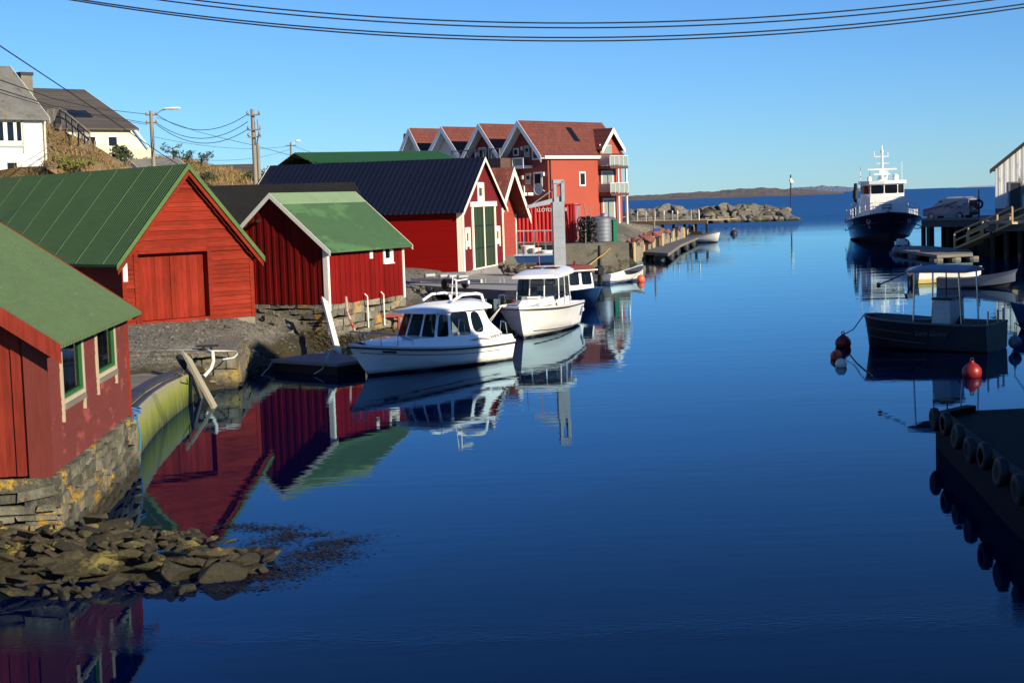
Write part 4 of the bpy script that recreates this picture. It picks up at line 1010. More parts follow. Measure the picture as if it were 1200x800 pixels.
def pine(name, label, px, py, pyt, Y, spread, group=None):
    B = at_y(px, py, Y); h = z_at(B, pyt) - B.z; rt = thing(name, label, 'tree', B, 0, group)
    mb = MB(); mb.tube([(0, 0, -.6), (.05, 0, h * .5), (0, .05, h)], [.10, .07, .02], 6)
    c = MB()
    for i in range(8):
        z = h * random.uniform(.35, 1.0); a = random.uniform(0, 2 * PI); R = spread * random.uniform(.4, 1); e = V((math.cos(a) * R, math.sin(a) * R, z + R * .3)); mb.tube([(0, 0, z - .1), e], [.04, .015], 5); leaves(c, [e, V((e.x * .6, e.y * .6, z))], .09, 9, .11)
    mb.build('trunk', bark, rt); c.build('crown', LF['dark'], rt)
pine('pine_tree', 'wind-bent pine with the widest crown on the skyline, left of its two companions', 203, 190, 172, 118, 1.0)
pine('pine_tree', 'thin upright pine in the middle of three on the skyline', 219, 190, 178, 119, .55)
pine('pine_tree', 'low pine on the skyline nearest the brown rock crest', 236, 192, 183, 120, .9)
def bush(label, px, py, Y, w_, h_, mat_, n=60, name='bush'):
    B = at_y(px, py, Y); c = MB(); P = [V((random.gauss(0, w_ * .35), random.gauss(0, w_ * .3), abs(random.gauss(0, h_ * .4)) * (1))) for _ in range(n)]; leaves(c, P, .08, 22, .13)
    o = c.build(name, mat_, None, loc=B); tag(o, label, 'bush'); return o
bush('yellow green broom bush beside the white house', 78, 196, 84, 1.6, .5, LF['bush'], 45)
bush('dark bush between the twin poles and the rock crest', 290, 214, 108, .7, .9, LF['mid'], 30)
bush('dark bush on the far side of the twin poles', 308, 217, 108, .8, .9, LF['mid'], 30)
bush('dark green shrub hanging on the slope below the rock crest', 246, 216, 104, .6, 1.1, LF['mid'], 30)

# garden fence on the brown slope
ft = thing('fence', 'grey wooden garden fence running down the brown slope', 'fence', at_y(60, 147, 97))
o_ = V(ft.location); fp = [at_y(*a) - o_ for a in ((57, 148, 97), (64, 146, 97), (71, 146, 97), (78, 150, 96), (85, 156, 95), (92, 162, 94), (99, 168, 93.4), (106, 174, 92.4))]
for P in fp: mb = MB(); mb.bar(P - V((0, 0, .6)), P + V((0, 0, 1.0)), .08, .08); mb.build('post', K['grey_wood_z'], ft)
for dz in (.45, .85):
    mb = MB()
    for a, b in zip(fp, fp[1:]): mb.bar(a + V((0, 0, dz)), b + V((0, 0, dz)), .04, .10)
    mb.build('rail', K['grey_wood'], ft)
mb = MB()
for a, b in zip(fp, fp[1:]):
    for k in range(5): q = a.lerp(b, (k + .5) / 5); mb.bar(q + V((0, .03, .05)), q + V((0, .03, 1.0)), .10, .02)
mb.build('slats', K['grey_wood_z'], ft)

# ------------------------------------------------------------------ poles and wires
def pole(label, px, pyb, pyt, Y, r, group=None):
    B = at_y(px, pyb, Y); T = z_at(B, pyt)
    rt = thing('utility_pole', label, 'utility pole', B, 0, group); mb = MB(); mb.tube([(0, 0, -1.5), (0, 0, (T - B.z) * .5), (0, 0, T - B.z)], [r, r * .92, r * .8], 10); mb.build('post', K['grey_wood_z'], rt, 40)
    return rt, T - B.z
pt1, h1 = pole('grey wooden pole carrying a street lamp beside the cream house', 180, 192, 130, 100, .13)
mb = MB()
for dz in (.25, .75): mb.bar((-.35, 0, h1 - dz), (.35, 0, h1 - dz), .09, .09)
mb.build('crossarm', K['grey_wood'], pt1)
mb = MB()
for dz in (.25, .75):
    for x in (-.3, .3): mb.lathe([(.04, 0), (.06, .05), (.045, .12), (0, .16)], 8, Matrix.Translation((x, 0, h1 - dz + .045)))
mb.build('insulator', PAINT('porcelain', (.25, .2, .16)), pt1)
sl_t = thing('street_lamp', 'white street lamp head on a short arm at the top of the grey pole', 'street lamp', at_y(180, 130, 100) + V((0, 0, 0)))
mb = MB(); mb.tube([(.1, 0, -.25), (.5, -.1, .0), (.9, -.2, .08)], .03); mb.build('arm', K['galv'], sl_t)
mb = MB(); mb.lathe([(0, -.55), (.1, -.5), (.15, -.1), (.14, .35), (.05, .5), (0, .52)], 12, Matrix.Translation((1.25, -.25, .1)) @ Matrix.Rotation(PI / 2, 4, 'Y') @ Matrix.Scale(.55, 4, (1, 0, 0))); mb.build('lamp_head', PAINT('lamp_white', (.72, .72, .7)), sl_t, 40)
pt2, h2 = pole('taller of the twin wooden poles, mossy and yellowish', 300, 222, 128, 92, .135)
pt3, h3 = pole('shorter strut pole leaning against the mossy tall pole', 304.5, 222, 168, 92.4, .11)
mb = MB()
for dz in (.35, 1.2, 1.6): mb.bar((-.3, -.2, h2 - dz), (.45, -.2, h2 - dz), .08, .08)
mb.build('crossarm', K['grey_wood'], pt2)
mb = MB()
for dz in (.35, 1.2, 1.6):
    for x in (-.26, .4): mb.lathe([(.04, 0), (.07, .06), (.05, .15), (0, .2)], 8, Matrix.Translation((x, -.2, h2 - dz + .04)))
mb.tube([(.3, -.2, h2 - .6), (.36, -.25, h2 - 1.4), (.2, -.2, h2 - 2.0)], .04)
mb.build('insulator', PAINT('porcelain_dark', (.10, .09, .09)), pt2)
pt4, h4 = pole('thin distant pole with a small lamp above the navy roof', 342, 196, 167, 150, .12)
mb = MB(); mb.bar((-.5, 0, h4 - .3), (.5, 0, h4 - .3), .1, .1); mb.build('crossarm', K['grey_wood'], pt4)
mb = MB(); mb.tube([(0, 0, h4 - .3), (.5, 0, h4 + .1)], .03); mb.lathe([(0, -.25), (.12, -.1), (.1, .2), (0, .28)], 8, Matrix.Translation((.65, 0, h4 + .12)) @ Matrix.Rotation(PI / 2, 4, 'Y')); mb.build('lamp_head', PAINT('lamp_pale', (.7, .7, .68)), pt4)

def wire(label, P, r, name='overhead_wire', group=None):
    mb = MB(); mb.tube(P, r, 5); o = mb.build(name, K['cable'], None, 60); tag(o, label, 'wire', group); return o
def para(p0, p1, p2, n):            # quadratic through three pixels
    (x0, y0), (x1, y1), (x2, y2) = p0, p1, p2
    def f(x): return y0 * (x - x1) * (x - x2) / ((x0 - x1) * (x0 - x2)) + y1 * (x - x0) * (x - x2) / ((x1 - x0) * (x1 - x2)) + y2 * (x - x0) * (x - x1) / ((x2 - x0) * (x2 - x1))
    return f
for lab, pp in (('uppermost of the four black cables crossing the sky', ((225, 0), (650, 27.3), (1115, 0))), ('second black cable from the top crossing the sky', ((185, 0), (650, 32.8), (1165, 0))),
                ('upper cable of the lower pair crossing the sky', ((95, 0), (650, 44.3), (1200, 5))), ('lowest of the four black cables crossing the sky', ((82, 0), (650, 48.3), (1200, 9)))):
    f = para(*pp, 0); wire(lab, [at_y(x, f(x), 26) for x in range(-400, 1601, 40)], .0125)
def sag(A, B, s, n=14): return [V(A).lerp(V(B), i / n) - V((0, 0, s * 4 * (i / n) * (1 - i / n))) for i in range(n + 1)]
T1 = V(pt1.location) + V((0, 0, h1)); T2 = V(pt2.location) + V((0, 0, h2)); T4 = V(pt4.location) + V((0, 0, h4))
for k, (dz, lab) in enumerate(((.2, 'highest of three sagging wires between lamp pole and mossy tall pole'), (.75, 'middle of three sagging wires between lamp pole and mossy tall pole'), (.85, 'lowest of three sagging wires between lamp pole and mossy tall pole'))):
    wire(lab, sag(T1 + V((.3, 0, -dz)), T2 + V((-.26, -.2, -.3 - .42 * k)), .95 + .02 * k), .02)
wire('wire coming from the left to the top of the lamp pole', [at_y(-60, 76, 40), at_y(0, 94, 48), at_y(60, 115, 66), at_y(110, 127, 82), T1 + V((-.3, 0, -.2))], .018)
wire('paired wire coming from the left, crossing the slate roof, to the lamp pole', [at_y(-60, 88, 40), at_y(0, 105, 48), at_y(60, 124, 66), at_y(110, 134, 82), T1 + V((-.3, 0, -.75))], .018)
wire('thin wire just below the paired one crossing the slate roof', [at_y(-60, 92, 40.3), at_y(0, 109, 48.3), at_y(60, 126.5, 66.3), at_y(110, 136, 82.3), T1 + V((-.3, .1, -.85))], .014)
wire('straight service line slanting down from the top left behind the dark green roof', [at_y(-60, 17, 30), at_y(0, 54, 36), at_y(110, 127, 52), at_y(190, 181, 66), at_y(300, 252, 84)], .016)
wire('thin wire slanting from the lamp pole down towards the navy roof', [T1 + V((.3, .1, -.4)), at_y(230, 154, 98), at_y(265, 163, 97), at_y(300, 171, 96), at_y(372, 191, 94)], .013)
wire('faint upper wire from the lamp pole to the distant pole', sag(T1 + V((0, 0, -1.6)), T4 + V((0, 0, -.3)), .5), .013)
wire('faint lower wire from the lamp pole to the distant pole', sag(T1 + V((0, 0, -2.7)), T4 + V((0, 0, -.6)), .7), .013)
wire('thin wire falling from the distant pole behind the green sheet roof', sag(T4 + V((0, 0, -.2)), at_y(400, 186, 140), .2), .015)
# ------------------------------------------------------------------ rocks, quays and jetties on the left bank
def rock_mesh(name, mat_, sx, sy, sz, seed, sharp=.75):
    r = random.Random(seed); bm = bmesh.new()
    for _ in range(16):
        d = V((r.gauss(0, 1), r.gauss(0, 1), r.gauss(0, 1))).normalized(); k = max(abs(d.x), abs(d.y), abs(d.z)) ** -sharp
        bm.verts.new((d.x * k * sx / 2 * r.uniform(.85, 1.05), d.y * k * sy / 2 * r.uniform(.85, 1.05), d.z * k * sz / 2 * r.uniform(.85, 1.05)))
    res = bmesh.ops.convex_hull(bm, input=bm.verts)
    bmesh.ops.delete(bm, geom=[v for v in bm.verts if not v.link_faces], context='VERTS')
    bmesh.ops.bevel(bm, geom=bm.edges[:], offset=min(sx, sy, sz) * .035, segments=1, affect='EDGES')
    bmesh.ops.triangulate(bm, faces=[f for f in bm.faces if len(f.verts) > 4])
    bmesh.ops.recalc_face_normals(bm, faces=bm.faces)
    me = bpy.data.meshes.new(name); bm.to_mesh(me); bm.free(); me.materials.append(mat_)
    return me
def rock(me, name, loc, rot, label, group, scale=(1, 1, 1)):
    o = bpy.data.objects.new(name, me); C.objects.link(o); o.location = loc; o.rotation_euler = rot; o.scale = scale
    return tag(o, label, 'rock', group)
K['rock'] = ROCK('shore_rock', [(.012, .012, .008), (.030, .026, .011), (.062, .054, .018), (.056, .033, .017), (.095, .083, .034)], (.15, .13, .03), .57, 2.4, wetline=.18)
shapes = [rock_mesh('rock', K['rock'], *s, 40 + i) for i, s in enumerate([(.95, .5, .24), (.75, .55, .28), (1.15, .5, .24), (.6, .5, .30), (.85, .4, .36), (.6, .42, .2), (1.4, .6, .34), (.55, .5, .34)])]
tone = 'angular grey green stone in the tumbled shore pile at the near corner'
# bigger, recognisable stones of the spit
big = [(105, 652, .34, 0, 1.0, 'long brown slab lying in the middle of the shore pile', 6, .35), (262, 664, .18, 0, 1.5, 'biggest dark weedy boulder at the tip of the rock spit', 3, .0), (205, 662, .2, 1, 1.15, 'squarish dark boulder left of the spit tip', 7, .4),
       (75, 628, .5, 2, .8, 'pale greenish slab on top of the shore pile', 0, .5), (145, 622, .42, 2, .95, 'flat lichen-green slab near the waterline wall', 2, .3), (175, 628, .35, 0, .8, 'greenish wedge stone in the centre of the spit', 1, .6),
       (236, 633, .25, 0, .55, 'upright pale stone standing on the spit', 4, 1.2), (20, 668, .3, 0, .6, 'rust-stained stone at the left edge of the pile', 1, .2), (280, 648, .15, 0, .8, 'low dark stone behind the spit tip', 6, -.2), (112, 598, .55, 1, .7, 'mossy stone leaning against the boathouse foot', 1, .1), (130, 606, .5, 0, .75, 'broad lichen stone beside the boathouse foot', 2, .3), (300, 662, .1, 0, .75, 'last low weed-covered stone at the end of the spit', 3, .3)]
for (px, py, z, _, sc_, lab, si, rz) in big:
    P = at_z(px, py, z); rock(shapes[si], 'rock', (P.x, P.y, z - .12), (random.uniform(-.25, .25), random.uniform(-.25, .25), rz), lab, 'rocks of the tumbled shore pile', (sc_ * .8, sc_ * .8, sc_ * .9))
for i in range(270):
    u = random.random(); x = -8.9 + 5.3 * u; y = 22.0 + random.random() * (1.5 + .9 * (1 - u)) + .25 * u
    if y > 23.7 and x < -7.0: continue
    top = max(-.05, .72 * (1 - u) ** .8 * (.45 + .55 * min(1, (y - 21.7) / 1.4)) + .06 + (.12 if u > .6 else 0))
    if u > .85 and abs(y - 22.9) > .6: continue
    s = random.uniform(.24, .58) * (1 if u < .7 else .8)
    rock(random.choice(shapes), 'rock', (x, y, top - .15 + random.uniform(-.1, .08)), (random.uniform(-.5, .5), random.uniform(-.4, .4), random.uniform(-.6, 1.2)), tone, 'rocks of the tumbled shore pile', (s, s, s * random.uniform(.8, 1.2)))
for i in range(70):
    u = random.random(); x = -9.2 + 4.6 * u; y = random.uniform(21.2, 22.1); s = random.uniform(.14, .4)
    rock(random.choice(shapes), 'rock', (x, y, .02 + random.uniform(-.05, .08)), (random.uniform(-.5, .5), random.uniform(-.4, .4), random.uniform(0, 6)), 'small dark stone in the wet edge of the shore pile', 'small stones along the wet edge of the shore pile', (s, s, s * 1.3))
# gravel bed under the pile
bp = []
for x in (-10.5, -9.5, -8.5, -7.5, -6.5, -5.5, -4.5, -3.6, -3.0):
    for y in (20.8, 21.6, 22.3, 23.0, 23.7, 24.6):
        u = (x + 8.9) / 5.5; h = .45 * max(0, 1 - max(0, u)) * (1 if 21.9 < y < 24.3 else -.6) - .12 - (.3 if u > 1 else 0); bp.append((x + random.uniform(-.1, .1), y + random.uniform(-.1, .1), h))
K['weed_bed'] = ground_mat('weed_bed', (.02, .018, .01), (.035, .03, .016), (.05, .045, .025))
terrain('shore_rubble', bp, K['weed_bed'], .35, .10)
# bladder wrack on the water: countless scraps
K['wrack'] = MAT('bladder_wrack', (.012, .009, .005), .6, .4, 8)
mb = MB()
for (px, py, n, sx, sy) in ((275, 616, 160, .22, .05), (312, 619, 260, .30, .06), (335, 628, 330, .16, .12), (368, 626, 120, .22, .06), (385, 639, 330, .22, .10), (405, 634, 120, .22, .04), (360, 650, 260, .22, .09), (388, 651, 300, .25, .10), (340, 664, 420, .34, .12), (312, 676, 380, .34, .10), (285, 690, 160, .35, .05), (330, 640, 60, .25, .12), (180, 692, 90, .7, .08), (300, 636, 90, .2, .10), (424, 628, 30, .16, .03), (316, 643, 120, .07, .05)):
    P = at_z(px, py, 0)
    for _ in range(int(n * 1.6)):
        c = V((P.x + random.gauss(0, sx), P.y + random.gauss(0, sy * 2.2), random.uniform(.003, .02))); a = random.uniform(-.5, .5); l = random.uniform(.012, .045); d = V((math.cos(a) * l, math.sin(a) * l, random.uniform(-.012, .012))); e = V((-d.y, d.x, random.uniform(-.01, .01))) * random.uniform(.2, .5)
        mb.add([c - d, c + e, c + d, c - e], [(0, 1, 2, 3)])
tag(mb.build('seaweed', K['wrack']), 'dark seaweed scraps floating round the rock spit', 'seaweed', kind='stuff')
mb = MB()                                                       # wet weed hanging on the tidal bank
for i in range(2600):
    k = random.randrange(5, 12); (x0, y0), (x1, y1) = _w[k], _w[k + 1]; f = random.random(); x = x0 + (x1 - x0) * f - abs(random.gauss(0, .5)); y = y0 + (y1 - y0) * f + random.uniform(-.1, .5); z = max(.0, min(.6, (x0 + (x1 - x0) * f - x) * .8)) + .06
    a = random.uniform(0, PI); l = random.uniform(.04, .16); d = V((math.cos(a) * l, math.sin(a) * l * .5, -.6 * l)); e = V((-d.y, d.x, .05)) * .4
    mb.add([V((x, y, z)) - d, V((x, y, z)) + e, V((x, y, z)) + d, V((x, y, z)) - e], [(0, 1, 2, 3)])
tag(mb.build('seaweed', MAT('bank_wrack', (.05, .04, .012), .7, .5, 5)), 'olive seaweed draped over the tidal bank between the boathouses', 'seaweed', kind='stuff')
# loose stones on the bank
K['bank_stone'] = ROCK('bank_stone', [(.10, .09, .06), (.17, .15, .11), (.23, .21, .16)], (.3, .2, .05), .68, 1.5, wetline=.25)
bs = [rock_mesh('stone', K['bank_stone'], *s, 90 + i) for i, s in enumerate([(.4, .3, .22), (.3, .25, .2), (.5, .3, .2)])]
for i in range(70):
    k = random.choice((6, 7, 8, 9, 10, 10, 11)); (x0, y0), (x1, y1) = _w[k], _w[k + 1]; f = random.random(); d = random.uniform(0, 2.2); x = x0 + (x1 - x0) * f - d; y = y0 + (y1 - y0) * f + d * .5
    rock(random.choice(bs), 'stone', (x, y, min(1.3, .1 + d * .55)), (random.uniform(-.4, .4), random.uniform(-.4, .4), random.uniform(0, 6)), 'small stone on the muddy bank below the boathouses', 'stones on the tidal bank', (random.uniform(.5, 1.1),) * 3)

# gravel on the yard and dry grass on the slope
from mathutils.bvhtree import BVHTree
def bvh(o): return BVHTree.FromPolygons([v.co[:] for v in o.data.vertices], [p.vertices[:] for p in o.data.polygons])
def scatter(o, areas, n, fn):
    tr = bvh(o); mb = MB()
    for (x0, x1, y0, y1) in areas:
        for _ in range(n):
            h = tr.ray_cast(V((random.uniform(x0, x1), random.uniform(y0, y1), 60)), V((0, 0, -1)))
            if h[0] is not None: fn(mb, h[0], h[1])
    return mb
def pebble(mb, P, N):
    if P.z < .05: return
    r = random.uniform(.02, .07) * (2 if random.random() < .06 else 1); a = random.uniform(0, PI); u = V((math.cos(a), math.sin(a), 0)) * r * 1.4; w_ = V((-math.sin(a), math.cos(a), 0)) * r; t = V((random.uniform(-.3, .3) * r, 0, r * .8))
    mb.add([P + u, P + w_, P - u, P - w_, P + t], [(0, 1, 4), (1, 2, 4), (2, 3, 4), (3, 0, 4)])
mb = scatter(T_shore, ((-16, -7.5, 45, 58), (-9, 0, 58, 86)), 2600, pebble)
tag(mb.build('gravel', ROCK('yard_gravel', [(.07, .065, .05), (.15, .14, .11), (.26, .24, .20)])), 'loose gravel over the yard and bank between the boathouses', 'gravel', kind='stuff')
def blade(mb, P, N):
    for _ in range(5):
        a = random.uniform(0, 2 * PI); l = random.uniform(.18, .5); b = P + V((random.gauss(0, .12), random.gauss(0, .12), -.03)); d = V((math.cos(a) * .035, math.sin(a) * .035, 0)); t = b + V((random.gauss(0, .5) * l, random.gauss(0, .5) * l, l))
        mb.add([b - d, b + d, t], [(0, 1, 2)])
mb = scatter(T_hill, ((-40, -16, 79, 128),), 5200, blade)
tag(mb.build('dry_grass', MAT('dry_grass', (.30, .20, .075), .9, .3, .6, island=.5, spots=((.12, .11, .03), .56, .35))), 'tufts of dry brown grass on the slope behind the boathouses', 'grass', kind='stuff')

# stone quay corner in front of the large boathouse
qa = at_z(150, 417, 1.12); qb = at_z(277, 410, 1.12)
rt = thing('stone_quay', 'old stone quay with lichen-yellow face below the large red boathouse', 'quay', (0, 0, 0))
mb = MB(); block_wall(mb, (qa.x - 2, qa.y), (qb.x, qb.y), -.6, 1.08, 1.0, .22, .42, .5, 1.4, .04); block_wall(mb, (qb.x, qb.y), (qb.x - .35, qb.y + 4.4), -.6, 1.05, .9, .22, .42, .5, 1.3, .04)
mb.build('masonry', ROCK('quay_stone', [(.12, .11, .08), (.20, .18, .13), (.27, .24, .17)], (.33, .23, .05), .52, .8, wetline=.12), rt)
mb = MB(); mb.prism([V((qa.x - 2, qa.y + .1, 1.06)), V((qb.x - .1, qb.y + .05, 1.06)), V((qb.x - .45, qb.y + 4.3, 1.1)), V((qb.x - 3, qb.y + 5.2, 1.3)), V((qa.x - 2, qa.y + 5, 1.3))], (0, 0, .06)); mb.build('paving', K['shore'], rt)
mb = MB(); P = at_z(200, 411, 1.13); mb.prism([V((P.x - 1.3, P.y - .25, 1.13)), V((P.x + 1.0, P.y - .1, 1.13)), V((P.x + .8, P.y + .5, 1.13)), V((P.x - .6, P.y + .35, 1.13))], (0, 0, .05)); mb.build('concrete_patch', K['concrete'], rt)
# curved concrete wall streaked with green weed, and the plank landing behind it
wp = [(153, 489, .96), (165, 474, .95), (180, 460, .92), (197, 449, .88), (212, 442, .82), (223, 437, .78)]
W3 = [at_z(*a) for a in wp]
rt = thing('concrete_wall', 'curved concrete wall with bright green algae streaks beside the near boathouse', 'wall', (0, 0, 0))
def algae():
    m_, t, p = nodes('algae_concrete'); v = coords(t); st = coords(t, (5, 5, .35))
    a = nz(t, st, 1.6, 6, .7); sx = t.nodes.new('ShaderNodeSeparateXYZ'); t.links.new(v, sx.inputs[0])
    band = math_(t, 'ADD', sx.outputs[2], math_(t, 'MULTIPLY', math_(t, 'SUBTRACT', a, .5), 1.1))
    c = ramp(t, band, [(.0, (.03, .035, .01)), (.2, (.09, .12, .012)), (.45, (.17, .20, .018)), (.72, (.25, .26, .08)), (.95, (.24, .23, .18))])
    c = mix(t, c, (.33, .31, .2), ramp(t, nz(t, st, 3.0, 5), [(.58, (0, 0, 0)), (.7, (.8, .8, .8))]))
    t.links.new(c, p.inputs['Base Color']); p.inputs['Roughness'].default_value = .75; bump(t, p, a, .5, .03); return m_
mb = MB(); n = len(W3); nrm = []
for i in range(n):
    d = (W3[min(i + 1, n - 1)] - W3[max(i - 1, 0)]); d.z = 0; d.normalize(); nrm.append(V((d.y, -d.x, 0)))
ring = [[P + nrm[i] * .07 + V((0, 0, -P.z - .6)), P + nrm[i] * .035 + V((0, 0, -.03)), P + nrm[i] * .0, P - nrm[i] * .16, P - nrm[i] * .17 + V((0, 0, -.06)), P - nrm[i] * .22 + V((0, 0, -.05)), P - nrm[i] * .24 + V((0, 0, .03)), P - nrm[i] * .5 + V((0, 0, .02)), P - nrm[i] * .52 + V((0, 0, -P.z - .6))] for i, P in enumerate(W3)]
vs = [q for r in ring for q in r]; k = 9
mb.add(vs, [(i * k + j, i * k + j + 1, (i + 1) * k + j + 1, (i + 1) * k + j) for i in range(n - 1) for j in range(k - 1)] + [tuple(range(k)), tuple(range((n - 1) * k, n * k))])
mb.build('wall_body', algae(), rt)
mb = MB()
for i in range(n - 1): mb.bar(W3[i] - nrm[i] * .34 + V((0, 0, .075)), W3[i + 1] - nrm[i + 1] * .34 + V((0, 0, .075)), .30, .09); mb.bar(W3[i] - nrm[i] * .07 + V((0, 0, .02)), W3[i + 1] - nrm[i + 1] * .07 + V((0, 0, .02)), .10, .05)
mb.build('fender_timber', MAT('blue_black_timber', (.05, .055, .075), .6, .2, 3), rt)
lp = thing('plank_landing', 'low landing of grey planks between the curved wall and the near boathouse', 'landing', (0, 0, 0))
mb = MB(); y = W3[0].y + .3
while y < qa.y - .3:
    xr = None
    for i in range(n - 1):
        if W3[i].y <= y <= W3[i + 1].y: f = (y - W3[i].y) / (W3[i + 1].y - W3[i].y); xr = W3[i].x + (W3[i + 1].x - W3[i].x) * f - .55
    if xr is None: xr = W3[-1].x - .55
    mb.box(-13, y, .62, xr, y + .17, .68); y += .185
mb.build('planks', K['grey_wood'], lp)
mb = MB(); mb.box(-12.8, W3[0].y + .4, .40, W3[-1].x - .8, W3[0].y + .55, .618); mb.box(-12.8, qa.y - .8, .40, W3[-1].x - .8, qa.y - .65, .618); mb.build('bearer', K['dark_wood'], lp)
P = at_z(154, 429.5, .69); mb = MB(); mb.box(P.x - .28, P.y - .15, .69, P.x + .22, P.y + .15, .9); mb.box(P.x - .3, P.y - .17, .902, P.x + .24, P.y + .17, .94); tag(mb.build('cool_box', K['gel_dirty']), 'small white box on the plank landing beside the boathouse corner', 'box')
# plank leaning from the quay into the water, with its prop
a = at_y(218, 416, 43.6); b = at_z(254, 482, -.1)
mb = MB(); mb.bar(a, b, .42, .07, V((.9, -.3, .3))); tag(mb.build('plank', WOOD('bleached_plank', (.42, .38, .27), 'z', .2)), 'bleached plank leaning from the stone quay into the water', 'plank')
mb = MB(); mb.tube([at_y(209, 417, 44), at_y(214, 424, 43.9), at_y(226, 440, 43.9), at_y(240, 478, 43.9)], [.09, .11, .09, .07], 8); tag(mb.build('black_hose', K['black']), 'thick black hose hanging down beside the leaning plank', 'hose')
mb = MB(); mb.tube([at_y(244, 411, 45.6), at_y(249, 413, 45.2), at_y(250, 423, 45.0), at_y(247, 432, 45.0), at_y(239, 441, 44.8)], .055, 8); tag(mb.build('white_hose', K['rope_white'], None, 60), 'white hose bending over the edge of the stone quay', 'hose')
mb = MB(); mb.tube([at_y(246, 411, 45.6), at_y(262, 411, 45.8), at_y(276, 411.5, 45.8), at_y(278, 415, 45.5), at_y(274, 419, 45.2), at_y(261, 421, 45.0)], .022, 6); tag(mb.build('mooring_rope', K['rope_white'], None, 60), 'thin white rope looped along the top of the stone quay', 'rope')
P = at_z(242, 410, 1.14); cl = MB(); cl.bar(P + V((-.3, 0, .12)), P + V((.35, .05, .12)), .06, .06); cl.box(P.x - .12, P.y - .05, 1.12, P.x - .05, P.y + .05, 1.24); cl.box(P.x + .1, P.y - .05, 1.12, P.x + .17, P.y + .05, 1.24); tag(cl.build('mooring_cleat', K['black']), 'black iron mooring cleat on the stone quay', 'cleat')
P = at_z(153, 487, 1.0); mb = MB()
for k in range(6): mb.torus(P + V((random.uniform(-.05, .05), random.uniform(-.05, .05), .0 + .03 * k)), (random.uniform(-.4, .4), random.uniform(-.4, .4), 1), random.uniform(.12, .2), .018, 16, 6)
mb.tube([P + V((.12, 0, 0)), P + V((.2, -.1, -.4)), P + V((.16, -.1, -1.05))], .02, 6); tag(mb.build('mooring_rope', K['rope_blue'], None, 60), 'blue rope tied in a tangle at the near end of the curved wall', 'rope')
mb = MB(); mb.tube([at_z(207, 437, .9), at_z(214, 439, .92), at_z(219, 443, .85), at_z(220, 450, .55)], .018, 6); tag(mb.build('mooring_rope', K['rope_yellow'], None, 60), 'short pale yellow rope over the far end of the curved wall', 'rope')

# dark floating pontoon at the bow of the cabin boat
p4 = [at_z(318, 421, .38), at_z(395, 426, .38), at_z(430, 421, .38), at_z(385, 411.5, .38)]
rt = thing('floating_pontoon', 'flat grey floating pontoon in shade at the bow of the white cabin boat', 'pontoon', (0, 0, 0))
mb = MB(); mb.prism([P - V((0, 0, .10)) for P in p4], (0, 0, .1)); mb.build('deck', K['concrete'], rt)
mb = MB(); c = sum(p4, V()) / 4; mb.prism([V((c.x + (P.x - c.x) * .95, c.y + (P.y - c.y) * .95, -.3)) for P in p4], (0, 0, .575)); mb.build('float', K['black'], rt)
P = at_z(386, 420, .38); mb = MB()
for dx in (-.09, .09): mb.tube([P + V((dx, 0, 0)), P + V((dx, 0, .28))], .035, 8)
mb.bar(P + V((-.16, 0, .2)), P + V((.16, 0, .2)), .05, .05); mb.build('bollard', K['galv'], rt)
mb = MB(); mb.tube([P + V((0, 0, .2)), at_z(378, 432, .2), at_z(368, 438, .05)], .015, 6); tag(mb.build('mooring_rope', K['rope_white'], None, 60), 'slack white rope hanging from the pontoon bollard', 'rope')
mb = MB(); mb.tube([at_z(319, 423, .3), at_z(314, 432, .12), at_z(306, 440, .0)], .02, 6); tag(mb.build('mooring_chain', K['galv'], None, 60), 'grey chain dropping into the water at the left end of the pontoon', 'chain')
# leaning things at the small boathouse foot
a = at_y(380, 351, 57.6); b = at_z(396, 412, .42)
mb = MB(); mb.bar(a, b, .30, .07, V((.6, -.8, .2)))
for i in range(12): q = a.lerp(b, (i + .5) / 12); mb.bar(q + V((-.13, -.05, 0)), q + V((.13, -.07, 0)), .05, .03)
tag(mb.build('gangway', K['white_paint']), 'narrow white wooden gangway from the pontoon up to the stone foot', 'gangway')
mb = MB(); a = at_y(405.5, 348, 57.9); b = at_y(407, 366, 57.4); c = at_y(416, 388, 57.0); mb.tube([a, b, c], .045, 8); tag(mb.build('mooring_post', MAT('red_white_post', (.55, .42, .36), .7, .2, 3, stretch=(1, 1, 3), spots=((.35, .03, .02), .48, 2.4))), 'crooked post with flaking red and white paint at the stone foot', 'post')
for px, lab in ((425.5, 'white pipe on the stone foot nearest the red and white post'), (444.5, 'white pipe on the stone foot nearest the boat cabin')):
    t_ = solve_along(C1, yC, px, 1.2); Q = V((C1.x + yC.x * t_, C1.y + yC.y * t_, 0)) + V((uC.x, uC.y, 0)) * .22; mb = MB(); mb.tube([Q + V((0, 0, .55)), Q + V((0, 0, 1.75)), Q + V((-.1, .05, 1.85))], .028, 8); tag(mb.build('drain_pipe', K['white_paint'], None, 60), lab, 'pipe')
# rusty red boat cradle behind the cabin boat
Q = at_z(447, 386, .35); rt = thing('boat_cradle', 'rust red boat cradle on the shore behind the white cabin boat', 'cradle', (Q.x, Q.y, .35), .5)
rr = MAT('rust_red_paint', (.28, .03, .02), .7, .25, 3)
for y in (-.35, .35): mb = MB(); mb.bar((-.75, y, .55), (.75, y, .55), .12, .12); mb.build('rail', rr, rt)
for x in (-.6, .6):
    mb = MB(); mb.bar((x, -.35, .0), (x, -.35, .5), .09, .09); mb.bar((x, .35, 0), (x, .35, .5), .09, .09); mb.bar((x, -.4, .3), (x, .4, .3), .09, .09); mb.build('trestle', rr, rt)
mb = MB(); mb.box(-.7, -.25, .05, -.1, .25, .3); mb.build('keel_block', rr, rt)

